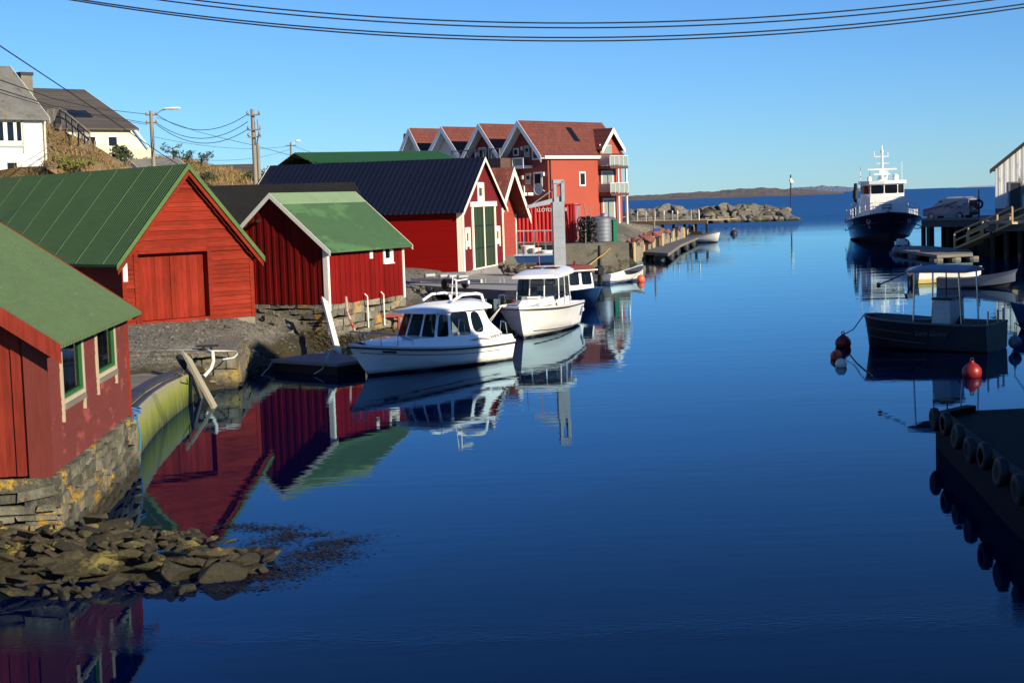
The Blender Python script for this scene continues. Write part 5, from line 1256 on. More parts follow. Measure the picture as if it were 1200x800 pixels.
# concrete boat landing on posts in front of the navy-roofed boathouse
zc_ = 1.25
cc = [at_z(479, 333, zc_), at_z(535, 337, zc_), at_z(592, 340, zc_), at_z(664, 341, zc_), at_z(668, 322, zc_), at_z(592, 320, zc_), at_z(479, 320, zc_)]
rt = thing('concrete_landing', 'pale concrete landing on short posts in front of the navy-roofed boathouse', 'landing', (0, 0, 0))
pale = MAT('pale_concrete', (.34, .33, .31), .9, .2, .9, bmp=.4, bscale=10, spots=((.2, .19, .16), .6, 1.5))
mb = MB(); mb.prism([P - V((0, 0, .42)) for P in cc], (0, 0, .42)); mb.build('slab', pale, rt)
for px, py in ((574, 349), (490, 344), (530, 347), (620, 352), (652, 352)):
    Q = at_z(px, py - 9, zc_ - .45); mb = MB(); mb.lathe([(.17, -1.6), (.17, -.05), (.2, -.02), (.2, .02)], 12, Matrix.Translation((Q.x, Q.y + .15, zc_ - .45))); mb.build('post', K['concrete'], rt)
for px, lab in ((491, 0), (517, 1), (537, 2), (543, 3), (566, 4), (588, 5)):
    Q = at_z(px, 331, zc_); mb = MB(); mb.tube([Q + V((-.1, 0, -.02)), Q + V((-.1, 0, .2)), Q + V((.1, 0, .2)), Q + V((.1, 0, -.02))], .04, 6); mb.build('mooring_ring', K['galv'], rt)
# boat trailer on the landing: white beam with rollers
Q0, Q1 = at_z(487, 330, zc_ + .25), at_z(557, 333, zc_ + .25)
rt = thing('boat_trailer', 'white boat trailer with rollers and number plate parked on the concrete landing', 'trailer', (Q0 + Q1) / 2, math.atan2(Q1.y - Q0.y, Q1.x - Q0.x)); L_ = (Q1 - Q0).length / 2
for y in (-.35, .35): mb = MB(); mb.bar((-L_, y * .6, .12), (L_, y, .12), .09, .16); mb.build('beam', K['gel_dirty'], rt)
for x in (-L_ * .5, 0, L_ * .3, L_ * .6):
    mb = MB(); mb.lathe([(.05, -.3), (.11, -.26), (.11, .26), (.05, .3)], 12, Matrix.Translation((x, 0, .32)) @ Matrix.Rotation(PI / 2, 4, 'X')); mb.build('roller', K['galv'], rt)
for y in (-.55, .55):
    mb = MB(); mb.lathe([(.0, -.09), (.16, -.09), (.24, -.07), (.26, 0), (.24, .07), (.16, .09), (0, .09)], 16, Matrix.Translation((L_ * .35, y, .0)) @ Matrix.Rotation(PI / 2, 4, 'X')); mb.build('wheel', K['black'], rt, 40)
mb = MB(); mb.box(L_ * .45, -.62, .05, L_ * .75, -.58, .25); mb.build('number_plate', PAINT('blue_plate', (.02, .08, .4)), rt)
P = at_z(593, 348, .7); rt = thing('yellow_box', 'yellow box on the mooring float beside the pilothouse boat', 'box', P)
mb = MB(); mb.box(-.28, -.2, -.4, .28, .2, .16); mb.build('body', PAINT('yellow_plastic', (.45, .32, .03)), rt); mb = MB(); mb.box(-.3, -.22, .164, .3, .22, .24); mb.build('lid', PAINT('yellow_lid', (.4, .28, .03)), rt)
# firewood-like heap of stones beside the orange boathouse
for i in range(26):
    u = random.random(); P = at_z(590 + 28 * u, 316, 1.55); h = .75 * math.sin(PI * min(1, u + .15)) * random.random()
    rock(random.choice(bs), 'stone', (P.x, P.y + random.uniform(-.6, .6), 1.4 + h), (random.uniform(-.5, .5), random.uniform(-.5, .5), random.uniform(0, 6)), 'brown stone in the heap beside the orange red boathouse', 'stones heaped by the orange red boathouse', (random.uniform(1.2, 2.0),) * 3)
# ------------------------------------------------------------------ quay, container, tank and dock by the harbour mouth
qz = 2.0
def blockq(name, label, cat, pix_front, z, depth, zb, mat_):        # quay body with its front edge through pixels
    F = [at_z(px, py, z) for px, py in pix_front]
    mb = MB(); back = [P + V((-.0, depth, 0)) for P in reversed(F)]
    mb.prism([V((P.x, P.y, zb)) for P in F + back], (0, 0, z - zb)); o = mb.build(name, mat_); tag(o, label, cat); return o, F
_, QF = blockq('concrete_quay', 'weathered concrete quay with stained face under the red container and steel tank', 'quay', [(596, 287), (662, 287), (737, 285)], qz, 16, -1.2, K['old_concrete'])
mb = MB(); mb.tube([at_y(716, 290, QF[1].y - .6), at_y(707, 298, QF[1].y - .7), at_y(700, 303, QF[1].y - .9), at_y(689, 312, QF[1].y - 8)], .04, 6); tag(mb.build('mooring_rope', K['rope_yellow'], None, 60), 'yellow rope slanting down the stained face of the concrete quay', 'rope')
P = at_y(703, 297, QF[1].y - .4); mb = MB(); mb.tube([V((P.x, P.y, qz - .1)), V((P.x, P.y - .05, qz - 1.5))], .14, 8); tag(mb.build('rubber_fender', K['black']), 'black rubber fender hanging on the concrete quay', 'fender')
# shipping container
cr = at_z(674, 284, qz + .05); ul = V((-.975, .22)); ub = V((.22, .975))
ct = thing('shipping_container', 'red corrugated shipping container on the concrete quay', 'container', cr, math.atan2(-ul.y, -ul.x))
CL, CW, CH = 6.06, 2.44, 2.85
redc = MAT('container_red', (.50, .012, .012), .5, .15, .5, spots=((.25, .03, .02), .66, 1.2)); redp = MAT('faded_container_end', (.55, .07, .08), .5, .15, .6)
mb = MB()
def corr(mb, p0, p1, n_, z0, z1, dep, out):
    L_ = (p1 - p0).length; u_ = (p1 - p0) / L_; prev = None
    for i in range(n_):
        for f, d in ((0, 0), (.3, 0), (.5, -dep), (.8, -dep)):
            q = p0 + u_ * (L_ * (i + f) / n_) + out * d
            if prev is not None: mb.add([prev + V((0, 0, z0)), q + V((0, 0, z0)), q + V((0, 0, z1)), prev + V((0, 0, z1))], [(0, 1, 2, 3)])
            prev = q
    mb.add([prev + V((0, 0, z0)), p1 + V((0, 0, z0)), p1 + V((0, 0, z1)), prev + V((0, 0, z1))], [(0, 1, 2, 3)])
corr(mb, V((-CL, 0, 0)), V((0, 0, 0)), 20, .12, CH - .1, .06, V((0, -1, 0))); mb.build('side_panel', redc, ct); mb = MB(); corr(mb, V((-CL, CW, 0)), V((0, CW, 0)), 20, .12, CH - .1, .06, V((0, 1, 0)))
mb.build('side_panel', redc, ct)
mb = MB()
for (x, y) in ((0, 0), (-CL, 0), (0, CW), (-CL, CW)): mb.box(x - (.12 if x == 0 else -.0) if x == 0 else x, (y - .0 if y == 0 else y - .12) - .02 * (y == 0), 0, x + (.02 if x == 0 else .12), (y + .12 if y == 0 else y + .02), CH)
mb.box(-CL + .12, -.02, 0, -.12, .08, .14); mb.box(-CL + .12, -.02, CH - .12, -.12, .08, CH - .01); mb.build('frame', redc, ct)
mb = MB(); mb.box(-CL + .02, .02, CH - .06, -.02, CW - .02, CH - .02); mb.build('roof', MAT('rusty_white_top', (.45, .38, .33), .7, .4, 1.5), ct)
for y0 in (.13, CW / 2 + .01):
    mb = MB(); mb.box(-.03, y0, .14, .012, y0 + CW / 2 - .15, CH - .14); d_ = mb.build('door', redp, ct)
    mb = MB(); mb.tube([(.05, y0 + .3, .2), (.05, y0 + .3, CH - .2)], .025, 6); mb.tube([(.05, y0 + .8, .2), (.05, y0 + .8, CH - .2)], .025, 6); mb.build('lock_bar', K['galv'], d_)
K['white_letters'] = PAINT('white_letters', (.75, .72, .68), .6)
for body, x, sz in (('TERRT 3', -CL + 1.55, .34), ('LLOYD', -2.25, .36), ('8', -.62, .36)):
    text('lettering', body, sz, K['white_letters'], ct, frame_on((x, -.03, CH - .52 + (.1 if x > -3 else -.06)), (1, 0, 0), (0, -1, 0)), .01)
# steel tank
B = at_z(705, 283.5, qz); tk = thing('steel_tank', 'ribbed grey steel tank beside the red container', 'tank', (B.x, B.y + 1.1, qz)); R_ = 1.12
prof = [(R_, .03)]
for i in range(6): z = .05 + i * .28; prof += [(R_, z), (R_, z + .2), (R_ + .035, z + .22), (R_ + .035, z + .26), (R_, z + .28)]
prof += [(R_ * .96, 1.78), (.3, 1.9), (0, 1.92)]
mb = MB(); mb.lathe(prof, 32); mb.build('shell', MAT('tank_steel', (.26, .28, .31), .38, .2, 1.2, metal=.6, stretch=(1, 1, .4)), tk, 30)
mb = MB(); mb.lathe([(.25, 1.86), (.25, 2.05), (.32, 2.06), (.32, 2.12), (0, 2.14)], 14, Matrix.Translation((.3, -.3, 0))); mb.build('hatch', K['galv'], tk)
P = at_z(722, 283, qz); mb = MB(); mb.box(P.x - .16, P.y + .3, qz, P.x + .16, P.y + 1.1, qz + 1.55); mb.box(P.x - .19, P.y + .27, qz + 1.552, P.x + .19, P.y + 1.13, qz + 1.63); tag(mb.build('green_cabinet', PAINT('green_plastic', (.01, .22, .10), .5)), 'narrow bright green cabinet at the right side of the steel tank', 'cabinet')
B = at_z(690, 285, qz); rt = thing('net_heap', 'dark heap of netting and pipes between the container and the tank', 'nets', (B.x, B.y + 1.0, qz))
mb = MB(); r = random.Random(3)
for i in range(60):
    a = r.uniform(0, 2 * PI); R0 = r.uniform(.2, .75); mb.torus((r.uniform(-.5, .5), r.uniform(-.5, .5), r.uniform(.1, 1.7)), (r.gauss(0, 1), r.gauss(0, 1), r.gauss(0, 1)), r.uniform(.18, .4), .045, 12, 5)
mb.build('net', K['black'], rt); mb = MB(); mb.tube([(-.2, -.4, 0), (-.15, -.4, 2.2), (-.3, -.4, 3.0)], .04); mb.tube([(.2, -.3, 0), (.22, -.3, 2.6)], .03); mb.build('pipe', K['grey_wood_z'], rt)
# boat hoist: tall galvanised column with a jib
B = at_z(656.5, 334, 1.25); hz = z_at(B, 212) - 1.25
rt = thing('boat_hoist', 'tall grey steel column with a short jib arm and orange lifting strap', 'crane', (B.x, B.y, 1.25), math.radians(8)); hw = .27
mb = MB()
mb.box(-hw, -.2, 0, hw, .2, hz * .80); mb.build('column', K['galv'], rt)
mb = MB()
for i in range(7): z = hz * .1 * (i + .6); mb.box(-hw - .015, -.215, z, hw + .015, .215, z + .03)
mb.box(-hw - .1, -.3, 0, hw + .1, .3, .06); mb.build('band', K['galv'], rt)
mb = MB(); mb.box(-hw + .07, -.16, hz * .80 + .003, -hw + .2, .16, hz); mb.box(hw - .12, -.2, hz * .80 + .003, hw + .03, .2, hz); mb.box(-hw + .05, -.2, hz - .12, hw, .2, hz + .05); mb.build('head', K['galv'], rt)
mb = MB(); mb.prism([V((hw, -.08, hz * .80)), V((hw, -.08, hz * .86)), V((-1.45, -.08, hz * .775)), V((-1.45, -.08, hz * .745))], (0, .16, 0)); mb.tube([(-1.3, 0, hz * .77), (hw - .1, 0, hz * .97)], .025, 6); mb.build('jib_arm', K['galv'], rt)
mb = MB(); mb.bar((-1.05, 0, hz * .745), (-.93, 0, hz * .15), .05, .02); mb.build('strap', K['orange'], rt)
# white rail, tubs and blue skip in front of the container
zr_ = 1.6; mb = MB(); rt = thing('white_railing', 'white pipe railing in front of the red container', 'railing', (0, 0, 0))
RP = [at_z(px, 303, zr_) for px in (607, 615, 627, 640, 651)]
for P in RP:
    mb = MB(); mb.tube([P, P + V((0, 0, 1.75))], .05, 8); mb.build('post', K['white_paint'], rt)
for dz in (1.0, 1.72):
    mb = MB(); mb.tube([P + V((0, 0, dz)) for P in RP], .045, 8); mb.build('rail', K['white_paint'], rt)
for px, lab, r_, h_ in ((619, 'larger white plastic tub behind the blue skip', .42, .85), (628, 'smaller white plastic tub behind the blue skip', .34, .7), (640, 'cream coil of hose on a reel behind the blue skip', .4, .55)):
    P = at_z(px, 305, 1.55); mb = MB(); mb.lathe([(r_ * .8, 0), (r_ * .95, h_ * .5), (r_, h_), (r_ * 1.06, h_), (r_ * 1.06, h_ + .06), (r_ * .9, h_ + .06), (r_ * .85, .1), (0, .1)], 18, Matrix.Translation(P)); tag(mb.build('tub', K['gel_dirty'], None, 40), lab, 'tub')
P0_, P1_ = at_z(603, 308.5, 1.5), at_z(651, 307.5, 1.5); rt = thing('blue_skip', 'long low blue skip standing between the stone heap and the hoist', 'skip', P0_, math.atan2(P1_.y - P0_.y, P1_.x - P0_.x)); L_ = (P1_ - P0_).length
mb = MB(); mb.hexa([V((.15, .1, 0)), V((L_ - .15, .1, 0)), V((L_ - .15, 1.2, 0)), V((.15, 1.2, 0)), V((0, 0, .42)), V((L_, 0, .42)), V((L_, 1.3, .42)), V((0, 1.3, .42))]); mb.build('tub_body', PAINT('blue_steel', (.03, .10, .30), .5), rt)
mb = MB()
for a, b in (((0, 0), (L_, 0)), ((L_, 0), (L_, 1.3)), ((L_, 1.3), (0, 1.3)), ((0, 1.3), (0, 0))): mb.bar((*a, .46), (*b, .46), .09, .07)
mb.build('rim', PAINT('pale_blue_rim', (.4, .5, .62), .5), rt)
# wooden walkway with railings in front of the apartments
zd_ = 2.4; D0, D1 = at_z(722, 260, zd_), at_z(829, 257.8, zd_)
u_ = V((D1.x - D0.x, D1.y - D0.y, 0)); Ld = u_.length; u_.normalize(); n_ = V((-u_.y, u_.x, 0))
rt = thing('wooden_deck', 'pale timber deck on dark piles with white railing posts by the apartments', 'deck', D0, math.atan2(u_.y, u_.x))
mb = MB(); x = 0
while x < Ld: mb.box(x, .02, -.06, min(Ld, x + .19), 6.5, 0); x += .2
mb.build('decking', K['new_wood'], rt)
mb = MB(); mb.box(-.02, -.07, -.42, Ld + .02, .015, -.003); mb.build('edge_beam', K['new_wood'], rt)
for i in range(9): x = .3 + (Ld - .6) * i / 8; mb = MB(); mb.tube([(x, .35, -4.2), (x, .35, -.07)], .16, 8); mb.build('pile', K['dark_wood'], rt)
def dxp(px): return solve_along(D0, u_, px, 3)
RX = [dxp(p) for p in (746, 756, 767, 777, 787, 793, 804, 809, 818)]
for x in RX: mb = MB(); mb.box(x - .06, .1, 0, x + .06, .22, 1.15); mb.build('post', K['white_paint'], rt)
mb = MB(); mb.box(RX[0], .13, 1.06, RX[3], .19, 1.12); mb.box(RX[6], .12, 1.152, RX[8], .2, 1.24); mb.build('rail', K['white_paint'], rt)
mb = MB(); mb.box(RX[0], .14, .5, RX[3], .18, .56); mb.build('wire_rail', K['galv'], rt)
# bulkhead of old piles, red rubble behind
bk = [at_z(px, py, 1.2) for px, py in ((728, 287), (742, 291), (757, 285), (777, 279), (795, 274), (813, 268.5))]
rt = thing('pile_bulkhead', 'bulkhead of old vertical timbers between the deck and the floating dock', 'bulkhead', (0, 0, 0))
for a, b in zip(bk, bk[1:]):
    n = max(2, int((b - a).length / 1.1))
    for i in range(n):
        P = a.lerp(b, (i + .5) / n); mb = MB(); h_ = random.uniform(.9, 1.9); mb.tube([V((P.x, P.y - .1, -1)), V((P.x, P.y - .1, h_))], .14, 8); mb.build('pile', random.choice((K['grey_wood_z'], K['dark_wood'], K['new_wood_z'] if random.random() < .3 else K['grey_wood_z'])), rt)
mb = MB()
for a, b in zip(bk, bk[1:]): mb.hexa([V((a.x, a.y + .1, -1)), V((b.x, b.y + .1, -1)), V((b.x, b.y + .3, -1)), V((a.x, a.y + .3, -1)), V((a.x, a.y + .1, 1.3)), V((b.x, b.y + .1, 1.3)), V((b.x, b.y + .3, 1.3)), V((a.x, a.y + .3, 1.3))])
mb.build('planking', WOOD('bulkhead_planks', (.10, .085, .06), 'z', .35), rt)
K['red_stone'] = ROCK('red_rubble', [(.22, .06, .05), (.30, .11, .09), (.2, .1, .08)])
rs = [rock_mesh('rubble_stone', K['red_stone'], .8, .6, .45, 300 + i) for i in range(3)]
for i in range(34):
    f = random.random(); a, b = bk[1], bk[4]; P = a.lerp(b, f); rock(random.choice(rs), 'rubble_stone', (P.x + random.uniform(-1, .3), P.y + random.uniform(.6, 4.0), 1.35 + random.uniform(0, .5)), (random.uniform(-.5, .5), random.uniform(-.5, .5), random.uniform(0, 6)), 'reddish stone in the bank behind the old timber bulkhead', 'reddish stones of the bank', (random.uniform(.8, 1.6),) * 3)
# floating dock
fd = [at_z(747, 294.5, .6), at_z(783, 297, .6), at_z(797, 287, .6), at_z(824, 275.5, .6), at_z(812, 273.5, .6)]
rt = thing('floating_dock', 'long grey floating dock below the old timber bulkhead', 'dock', (0, 0, 0))
mb = MB(); mb.prism([P - V((0, 0, .14)) for P in fd], (0, 0, .14)); mb.build('deck', MAT('dock_boards', (.13, .125, .12), .85, .2, 1.5), rt)
mb = MB(); mb.bar(fd[1] - V((0, .03, .1)), fd[2] - V((0, .03, .1)), .06, .24); mb.bar(fd[2] - V((0, .03, .1)), fd[3] - V((0, .03, .1)), .06, .24); mb.bar(fd[0] - V((0, .03, .1)), fd[1] - V((0, .03, .1)), .06, .24); mb.build('edge_board', K['grey_wood'], rt)
for (a, b, f) in ((0, 1, .15), (0, 1, .85), (1, 2, .4), (1, 2, .9), (2, 3, .3), (2, 3, .6), (2, 3, .9), (0, 4, .5)):
    P = fd[a].lerp(fd[b], f); mb = MB(); mb.lathe([(.42, -.7), (.45, -.1), (.42, .38)], 14, Matrix.Translation((P.x - .25, P.y + .5, 0))); mb.build('float', K['black'], rt)
P = at_z(763, 287.5, .62); mb = MB(); mb.box(P.x - .5, P.y - .3, .6, P.x + .5, P.y + .3, 1.1); mb.box(P.x - .53, P.y - .33, 1.103, P.x + .53, P.y + .33, 1.18); tag(mb.build('dock_box', K['gel_dirty']), 'white storage box at the near end of the floating dock', 'box')
P = at_z(767, 281, 1.2); rt = thing('sign_post', 'tall pale post with a small blue sign beside the floating dock', 'sign', P)
mb = MB(); mb.tube([(0, 0, -1.5), (0, 0, 2.9)], .09, 8); mb.build('post', K['grey_wood_z'], rt); mb = MB(); mb.box(-.02, -.14, .45, .45, -.1, 1.05); s_ = mb.build('sign_plate', PAINT('blue_sign', (.02, .10, .45), .4), rt)
mb = MB(); mb.box(.1, -.146, .62, .33, -.142, .78); mb.build('symbol', K['white_letters'], s_)
for px in (763.5, 771, 776): P = at_z(px, 283, 1.0); mb = MB(); mb.tube([P + V((0, 0, -1.6)), P + V((0, 0, .75))], .16, 10); tag(mb.build('mooring_post', K['new_wood_z']), 'short stout mooring post at the floating dock', 'post', 'mooring posts at the floating dock')

# ------------------------------------------------------------------ the mole
K['mole'] = ROCK('mole_stone', [(.10, .10, .085), (.16, .15, .12), (.22, .20, .16), (.27, .24, .19)], (.16, .15, .04), .58, .35, wetline=.35, bs=.5)
ms = [rock_mesh('boulder', K['mole'], *s, 500 + i) for i, s in enumerate([(3.4, 2.6, 2.2), (2.8, 2.4, 1.9), (4.2, 2.6, 2.0), (3.0, 2.6, 2.3), (3.8, 2.6, 1.7)])]
for row, (z, n, p0, p1, Y) in enumerate(((.5, 38, 736, 938, 291), (1.35, 34, 730, 934, 293.5), (2.2, 30, 738, 926, 296.5))):
    for i in range(n):
        px = p0 + (p1 - p0) * (i + random.uniform(.2, .8)) / n; P = at_z(px, 300, 0); d = Y + (1.5 if px < 830 else 0) + random.uniform(-.6, .6); x = (px - 600) / FPX * d
        zz = z + random.uniform(-.3, .3) + (.5 if row == 2 and (770 < px < 800 or 850 < px < 895) else 0) - (.9 if px > 925 and row else 0)
        rock(random.choice(ms), 'boulder', (x, d, zz - .2), (random.uniform(-.3, .3), random.uniform(-.3, .3), random.uniform(-.5, .5)), 'big grey brown boulder of the mole across the harbour mouth', 'boulders of the mole', (random.uniform(.7, 1.05),) * 3)
for px, s, lab in ((800, 1.0, 'mossy green boulder topping the left half of the mole'), (863, 1.1, 'large lichen-green boulder topping the middle of the mole'), (881, 1.05, 'pale tilted slab topping the mole right of the mossy one')):
    x = (px - 600) / FPX * 296; rock(ms[3], 'boulder', (x, 296, 1.9), (.2, .3, .4), lab, 'boulders of the mole', (s, s, s))
mp = []
for i in range(20):
    px = 690 + 250 * i / 19
    for (Y, z) in ((288, -1.5), (291.5, .3), (296, 1.7 if px < 925 else .4), (301, .6), (306, -1.5)): mp.append(((px - 600) / FPX * Y, Y, z if px < 936 else -1))
terrain('mole_core', mp, K['mole'], 2.5, .5)
x = (931 - 600) / FPX * 296; zt = z_at((x, 296), 215); rt = thing('harbour_light', 'thin pole with small white harbour light at the end of the mole', 'harbour light', (x, 296, 2.2))
mb = MB(); mb.tube([(0, 0, -1), (0, 0, zt - .6)], .13, 8); mb.build('pole', K['black'], rt)
mb = MB(); mb.lathe([(.1, zt - 2.1), (.24, zt - 2.05), (.24, zt - 1.5), (.12, zt - 1.2), (.07, zt - .8), (0, zt - .5)], 12); mb.build('lantern', K['white_paint'], rt)
mb = MB(); mb.prism([V((.15, 0, zt - 2.0)), V((.7, 0, zt - 2.0)), V((.15, 0, zt - 1.4))], (0, .08, 0)); mb.build('day_mark', K['white_paint'], rt)
P = at_z(860, 275, 0); rt = thing('black_buoy', 'black mooring buoy floating in the middle of the harbour mouth', 'buoy', P); mb = MB(); mb.lathe([(0, -.5), (.42, -.3), (.48, .1), (.4, .42), (.15, .55), (.15, .65), (0, .66)], 16); mb.build('float', K['black'], rt, 50); mb = MB(); mb.torus((.0, 0, .72), (0, 1, 0), .1, .03); mb.tube([(-.5, 0, .1), (-1.2, .2, .02)], .03); mb.build('ring', K['galv'], rt)

# ------------------------------------------------------------------ right bank: unseen sheds added off to the side to throw the shade
S2 = V((.74, -.67)); Pv = V((.67, .74))
def sp(a, p): q = S2 * a + Pv * p; return V((q.x, q.y))
rb = []
edge = [(60, -40), (26, -5), (16, 14), (14.2, 22), (14.6, 34), (18.3, 45), (23.5, 60), (30.5, 80), (36, 95), (42.5, 112), (46, 122), (50, 131), (60, 150), (66, 190)]
for i, (x, y) in enumerate(edge):
    rb += [(x, y, .6), (x - 1.2, y, -1.8), (x + 1.5, y, 1.9), (x + 6, y + .5, 2.35), (x + 25, y, 2.6)]
rb += [(110, -40, 6), (120, 60, 7), (120, 140, 6), (110, 200, 4), (90, 240, -1)]
terrain('right_shore', rb, K['shore'], 2.5, .12)
grey_shed = MAT('grey_shed_boards', (.25, .25, .24), .8, .15, .5); shed_roof = CORR('grey_sheet', (.12, .12, .13), .2, .6, .15, 1)
def side_shed(label, a0, p0, p1, length, zg_, ze_h, zr_h, wall):  # out-of-view shed, placed and sized for the shadow it casts
    c0 = sp(a0, p0); d = -Pv; W_ = p1 - p0; c0 = sp(a0, p1)
    # gable faces the harbour (towards -S2): x runs from p1 to p0
    return house('shade_shed', label, 'shade_shed', c0, (-Pv.x, -Pv.y), W_, length, zg_, ze_h, zr_h, wall, shed_roof, 'v', .3, .3, None, K['white_paint'], K['white_paint'], .2, .08)
side_shed('unseen tall red warehouse on the right bank with its gable to the harbour', -11, 29.6, 36.6, 9, 2.2, 8.6, 11.0, red_f)
side_shed('unseen low grey shed added on the right bank to shade the dark workboat', -13.8, 41, 56, 9, 2.2, 3.6, 5.0, grey_shed)
side_shed('unseen low red shed added on the right bank to shade the jetty with tyres', -1.5, 11, 36.5, 9, 2.2, 3.0, 4.6, red_c)
side_shed('unseen wide pale shed added on the right bank to shade the stained shed', -44, 113, 172, 18, 2.2, 7.5, 9.9, grey_shed)

# ------------------------------------------------------------------ far right quay with shed and van
Z0 = 137.0; q2 = 2.45
def X_at(px, Y): return (px - 600) / FPX * Y
rt = thing('pile_quay', 'dark timber quay on piles carrying the van and the life buoy', 'quay', (0, 0, 0))
fe = [(X_at(1083, 134), 134), (X_at(1152, 130), 130), (X_at(1162, 115), 115), (X_at(1260, 111), 111), (X_at(1290, 150), 150), (X_at(1090, 150), 150)]
mb = MB(); mb.prism([V((x, y, q2 - .55)) for x, y in fe], (0, 0, .55)); mb.build('deck', MAT('quay_asphalt', (.10, .10, .10), .9, .2, 1), rt)
mb = MB()
mb.prism([V((fe[0][0] + 2.0, 139, -1)), V((X_at(1098, 139), 139, -1)), V((X_at(1098, 140), 140, -1)), V((fe[0][0] + 2.0, 140, -1))], (0, 0, q2 + .3)); mb.prism([V((X_at(1106, 137), 137, -1)), V((X_at(1230, 137), 137, -1)), V((X_at(1230, 140), 140, -1)), V((X_at(1106, 140), 140, -1))], (0, 0, q2 + .3)); mb.build('rear_wall', K['dark_wood'], rt)
for (a, b, n) in ((0, 1, 7), (1, 2, 8), (2, 3, 6)):
    for i in range(n):
        f = (i + .4) / n; x = fe[a][0] + (fe[b][0] - fe[a][0]) * f; y = fe[a][1] + (fe[b][1] - fe[a][1]) * f + .4
        if 1094 < pix((x, y, 1))[0] < 1107: continue
        mb = MB(); mb.tube([(x, y, -1.5), (x, y, q2 - .56)], .2, 8); mb.build('pile', K['dark_wood'], rt)
mb = MB(); mb.bar((fe[0][0], fe[0][1] - .05, q2 + .1), (fe[1][0], fe[1][1] - .05, q2 + .1), .2, .2); mb.bar((fe[1][0], fe[1][1] - .05, q2 + .1), (fe[2][0], fe[2][1] - .05, q2 + .1), .2, .2); mb.bar((fe[2][0], fe[2][1] - .05, q2 + .1), (fe[3][0], fe[3][1] - .05, q2 + .1), .2, .2)
mb.build('kerb_beam', K['grey_wood'], rt)
# shed at the right edge
cS = V((X_at(1170, 139), 139)); uS = V((.93, -.36)).normalized(); zeS = z_at((cS.x, cS.y), 196) - q2; WS = 11.5
stain = MAT('stained_white_sheet', (.80, .80, .75), .7, .12, .5, spots=[((.22, .19, .13), .56, .9), ((.30, .10, .05), .70, 1.5)], stretch=(1, 1, .22))
rtS, frS = house('shed', 'rust-stained white harbour shed with dark door at the right edge', 'shed', cS, uS, WS, 14, q2, zeS, zeS + WS / 2 * .80, stain, shed_roof, 'v', .45, .35, None, MAT('dark_verge', (.05, .05, .05), .7), None, .25, .1, bh=.3, lap=.03)
def sx_(px): return solve_along(cS, uS, px, 4)
a, b = sx_(1184), sx_(1196); mb = MB(); wbox(mb, frS['front'], a, b, .2, 2.9, .01, .06); d_ = mb.build('door', MAT('dark_door', (.04, .05, .06), .6), rtS); mb = MB(); wbox(mb, frS['front'], a - .15, a, .0, 3.05, .02, .1); wbox(mb, frS['front'], b, b + .15, 0, 3.05, .02, .1); wbox(mb, frS['front'], a, b, 2.9, 3.05, .02, .1); mb.build('door_frame', grey_shed, d_)
mb = MB(); wbox(mb, frS['front'], -.02, WS, -.05, .75, .0, .10); mb.build('plinth', K['old_concrete'], rtS)
# life buoy post
x = X_at(1150.5, 134); y = 134; zt = z_at((x, y), 222); rt = thing('life_buoy_post', 'dark post with a life buoy ring beside the van', 'life buoy', (x, y, q2)); mb = MB(); mb.tube([(0, 0, 0), (0, 0, zt - q2)], .07, 8); mb.build('post', K['dark_wood'], rt); mb = MB(); mb.torus((-.08, -.15, 1.25), (0, 1, .05), .33, .10, 22, 8); mb.build('ring', PAINT('ring_dark_red', (.10, .02, .03), .6), rt, 60)
# van
vx, vy = X_at(1117, 136.5), 136.5; rt = thing('parked_van', 'light grey small van with dark dotted lettering parked on the pile quay', 'van', (vx, vy, q2), math.atan2(.68, -.73))
vp = PAINT('van_paint', (.26, .26, .28), .3, coat=.5)
prof = [(2.15, .32), (2.2, .62), (2.05, .98), (1.25, 1.10), (.55, 1.68), (.1, 1.80), (-1.9, 1.80), (-2.08, 1.72), (-2.18, .95), (-2.18, .35), (-1.75, .28), (1.75, .28)]
mb = MB(); n = len(prof); W2 = .86
vs = [V((x, -W2 + (.10 if z > 1.2 else 0), z)) for x, z in prof] + [V((x, W2 - (.10 if z > 1.2 else 0), z)) for x, z in prof]
mb.add(vs, [tuple(range(n)), tuple(range(2 * n - 1, n - 1, -1))] + [(i, (i + 1) % n, n + (i + 1) % n, n + i) for i in range(n)]); b_ = mb.build('body', vp, rt)
bv = b_.modifiers.new('bevel', 'BEVEL'); bv.width = .05; bv.segments = 2
for x in (1.35, -1.3):
    for s in (-1, 1):
        mb = MB(); mb.lathe([(0, -.11), (.2, -.11), (.31, -.09), (.32, 0), (.31, .09), (.2, .11), (0, .11)], 20, Matrix.Translation((x, s * .80, .31)) @ Matrix.Rotation(PI / 2, 4, 'X')); w_ = mb.build('wheel', K['black'], rt, 40)
        mb = MB(); mb.lathe([(0, -.02), (.19, -.015), (.19, .015), (0, .02)], 14, Matrix.Translation((x, s * .91, .31)) @ Matrix.Rotation(PI / 2, 4, 'X')); mb.build('rim', K['galv'], w_)
for s in (-1, 1):
    mb = MB(); y = s * (W2 - .035); mb.prism([V((1.1, y, 1.08)), V((.35, y, 1.08)), V((.35, y - s * .06, 1.62)), V((.52, y - s * .06, 1.60))], (0, s * .02, 0)); mb.build('side_window', K['glass_dark'], rt)
mb = MB(); mb.prism([V((1.22, -.7, 1.14)), V((1.22, .7, 1.14)), V((.62, .62, 1.64)), V((.62, -.62, 1.64))], (.02, 0, .025)); mb.build('windscreen', K['glass_dark'], rt)
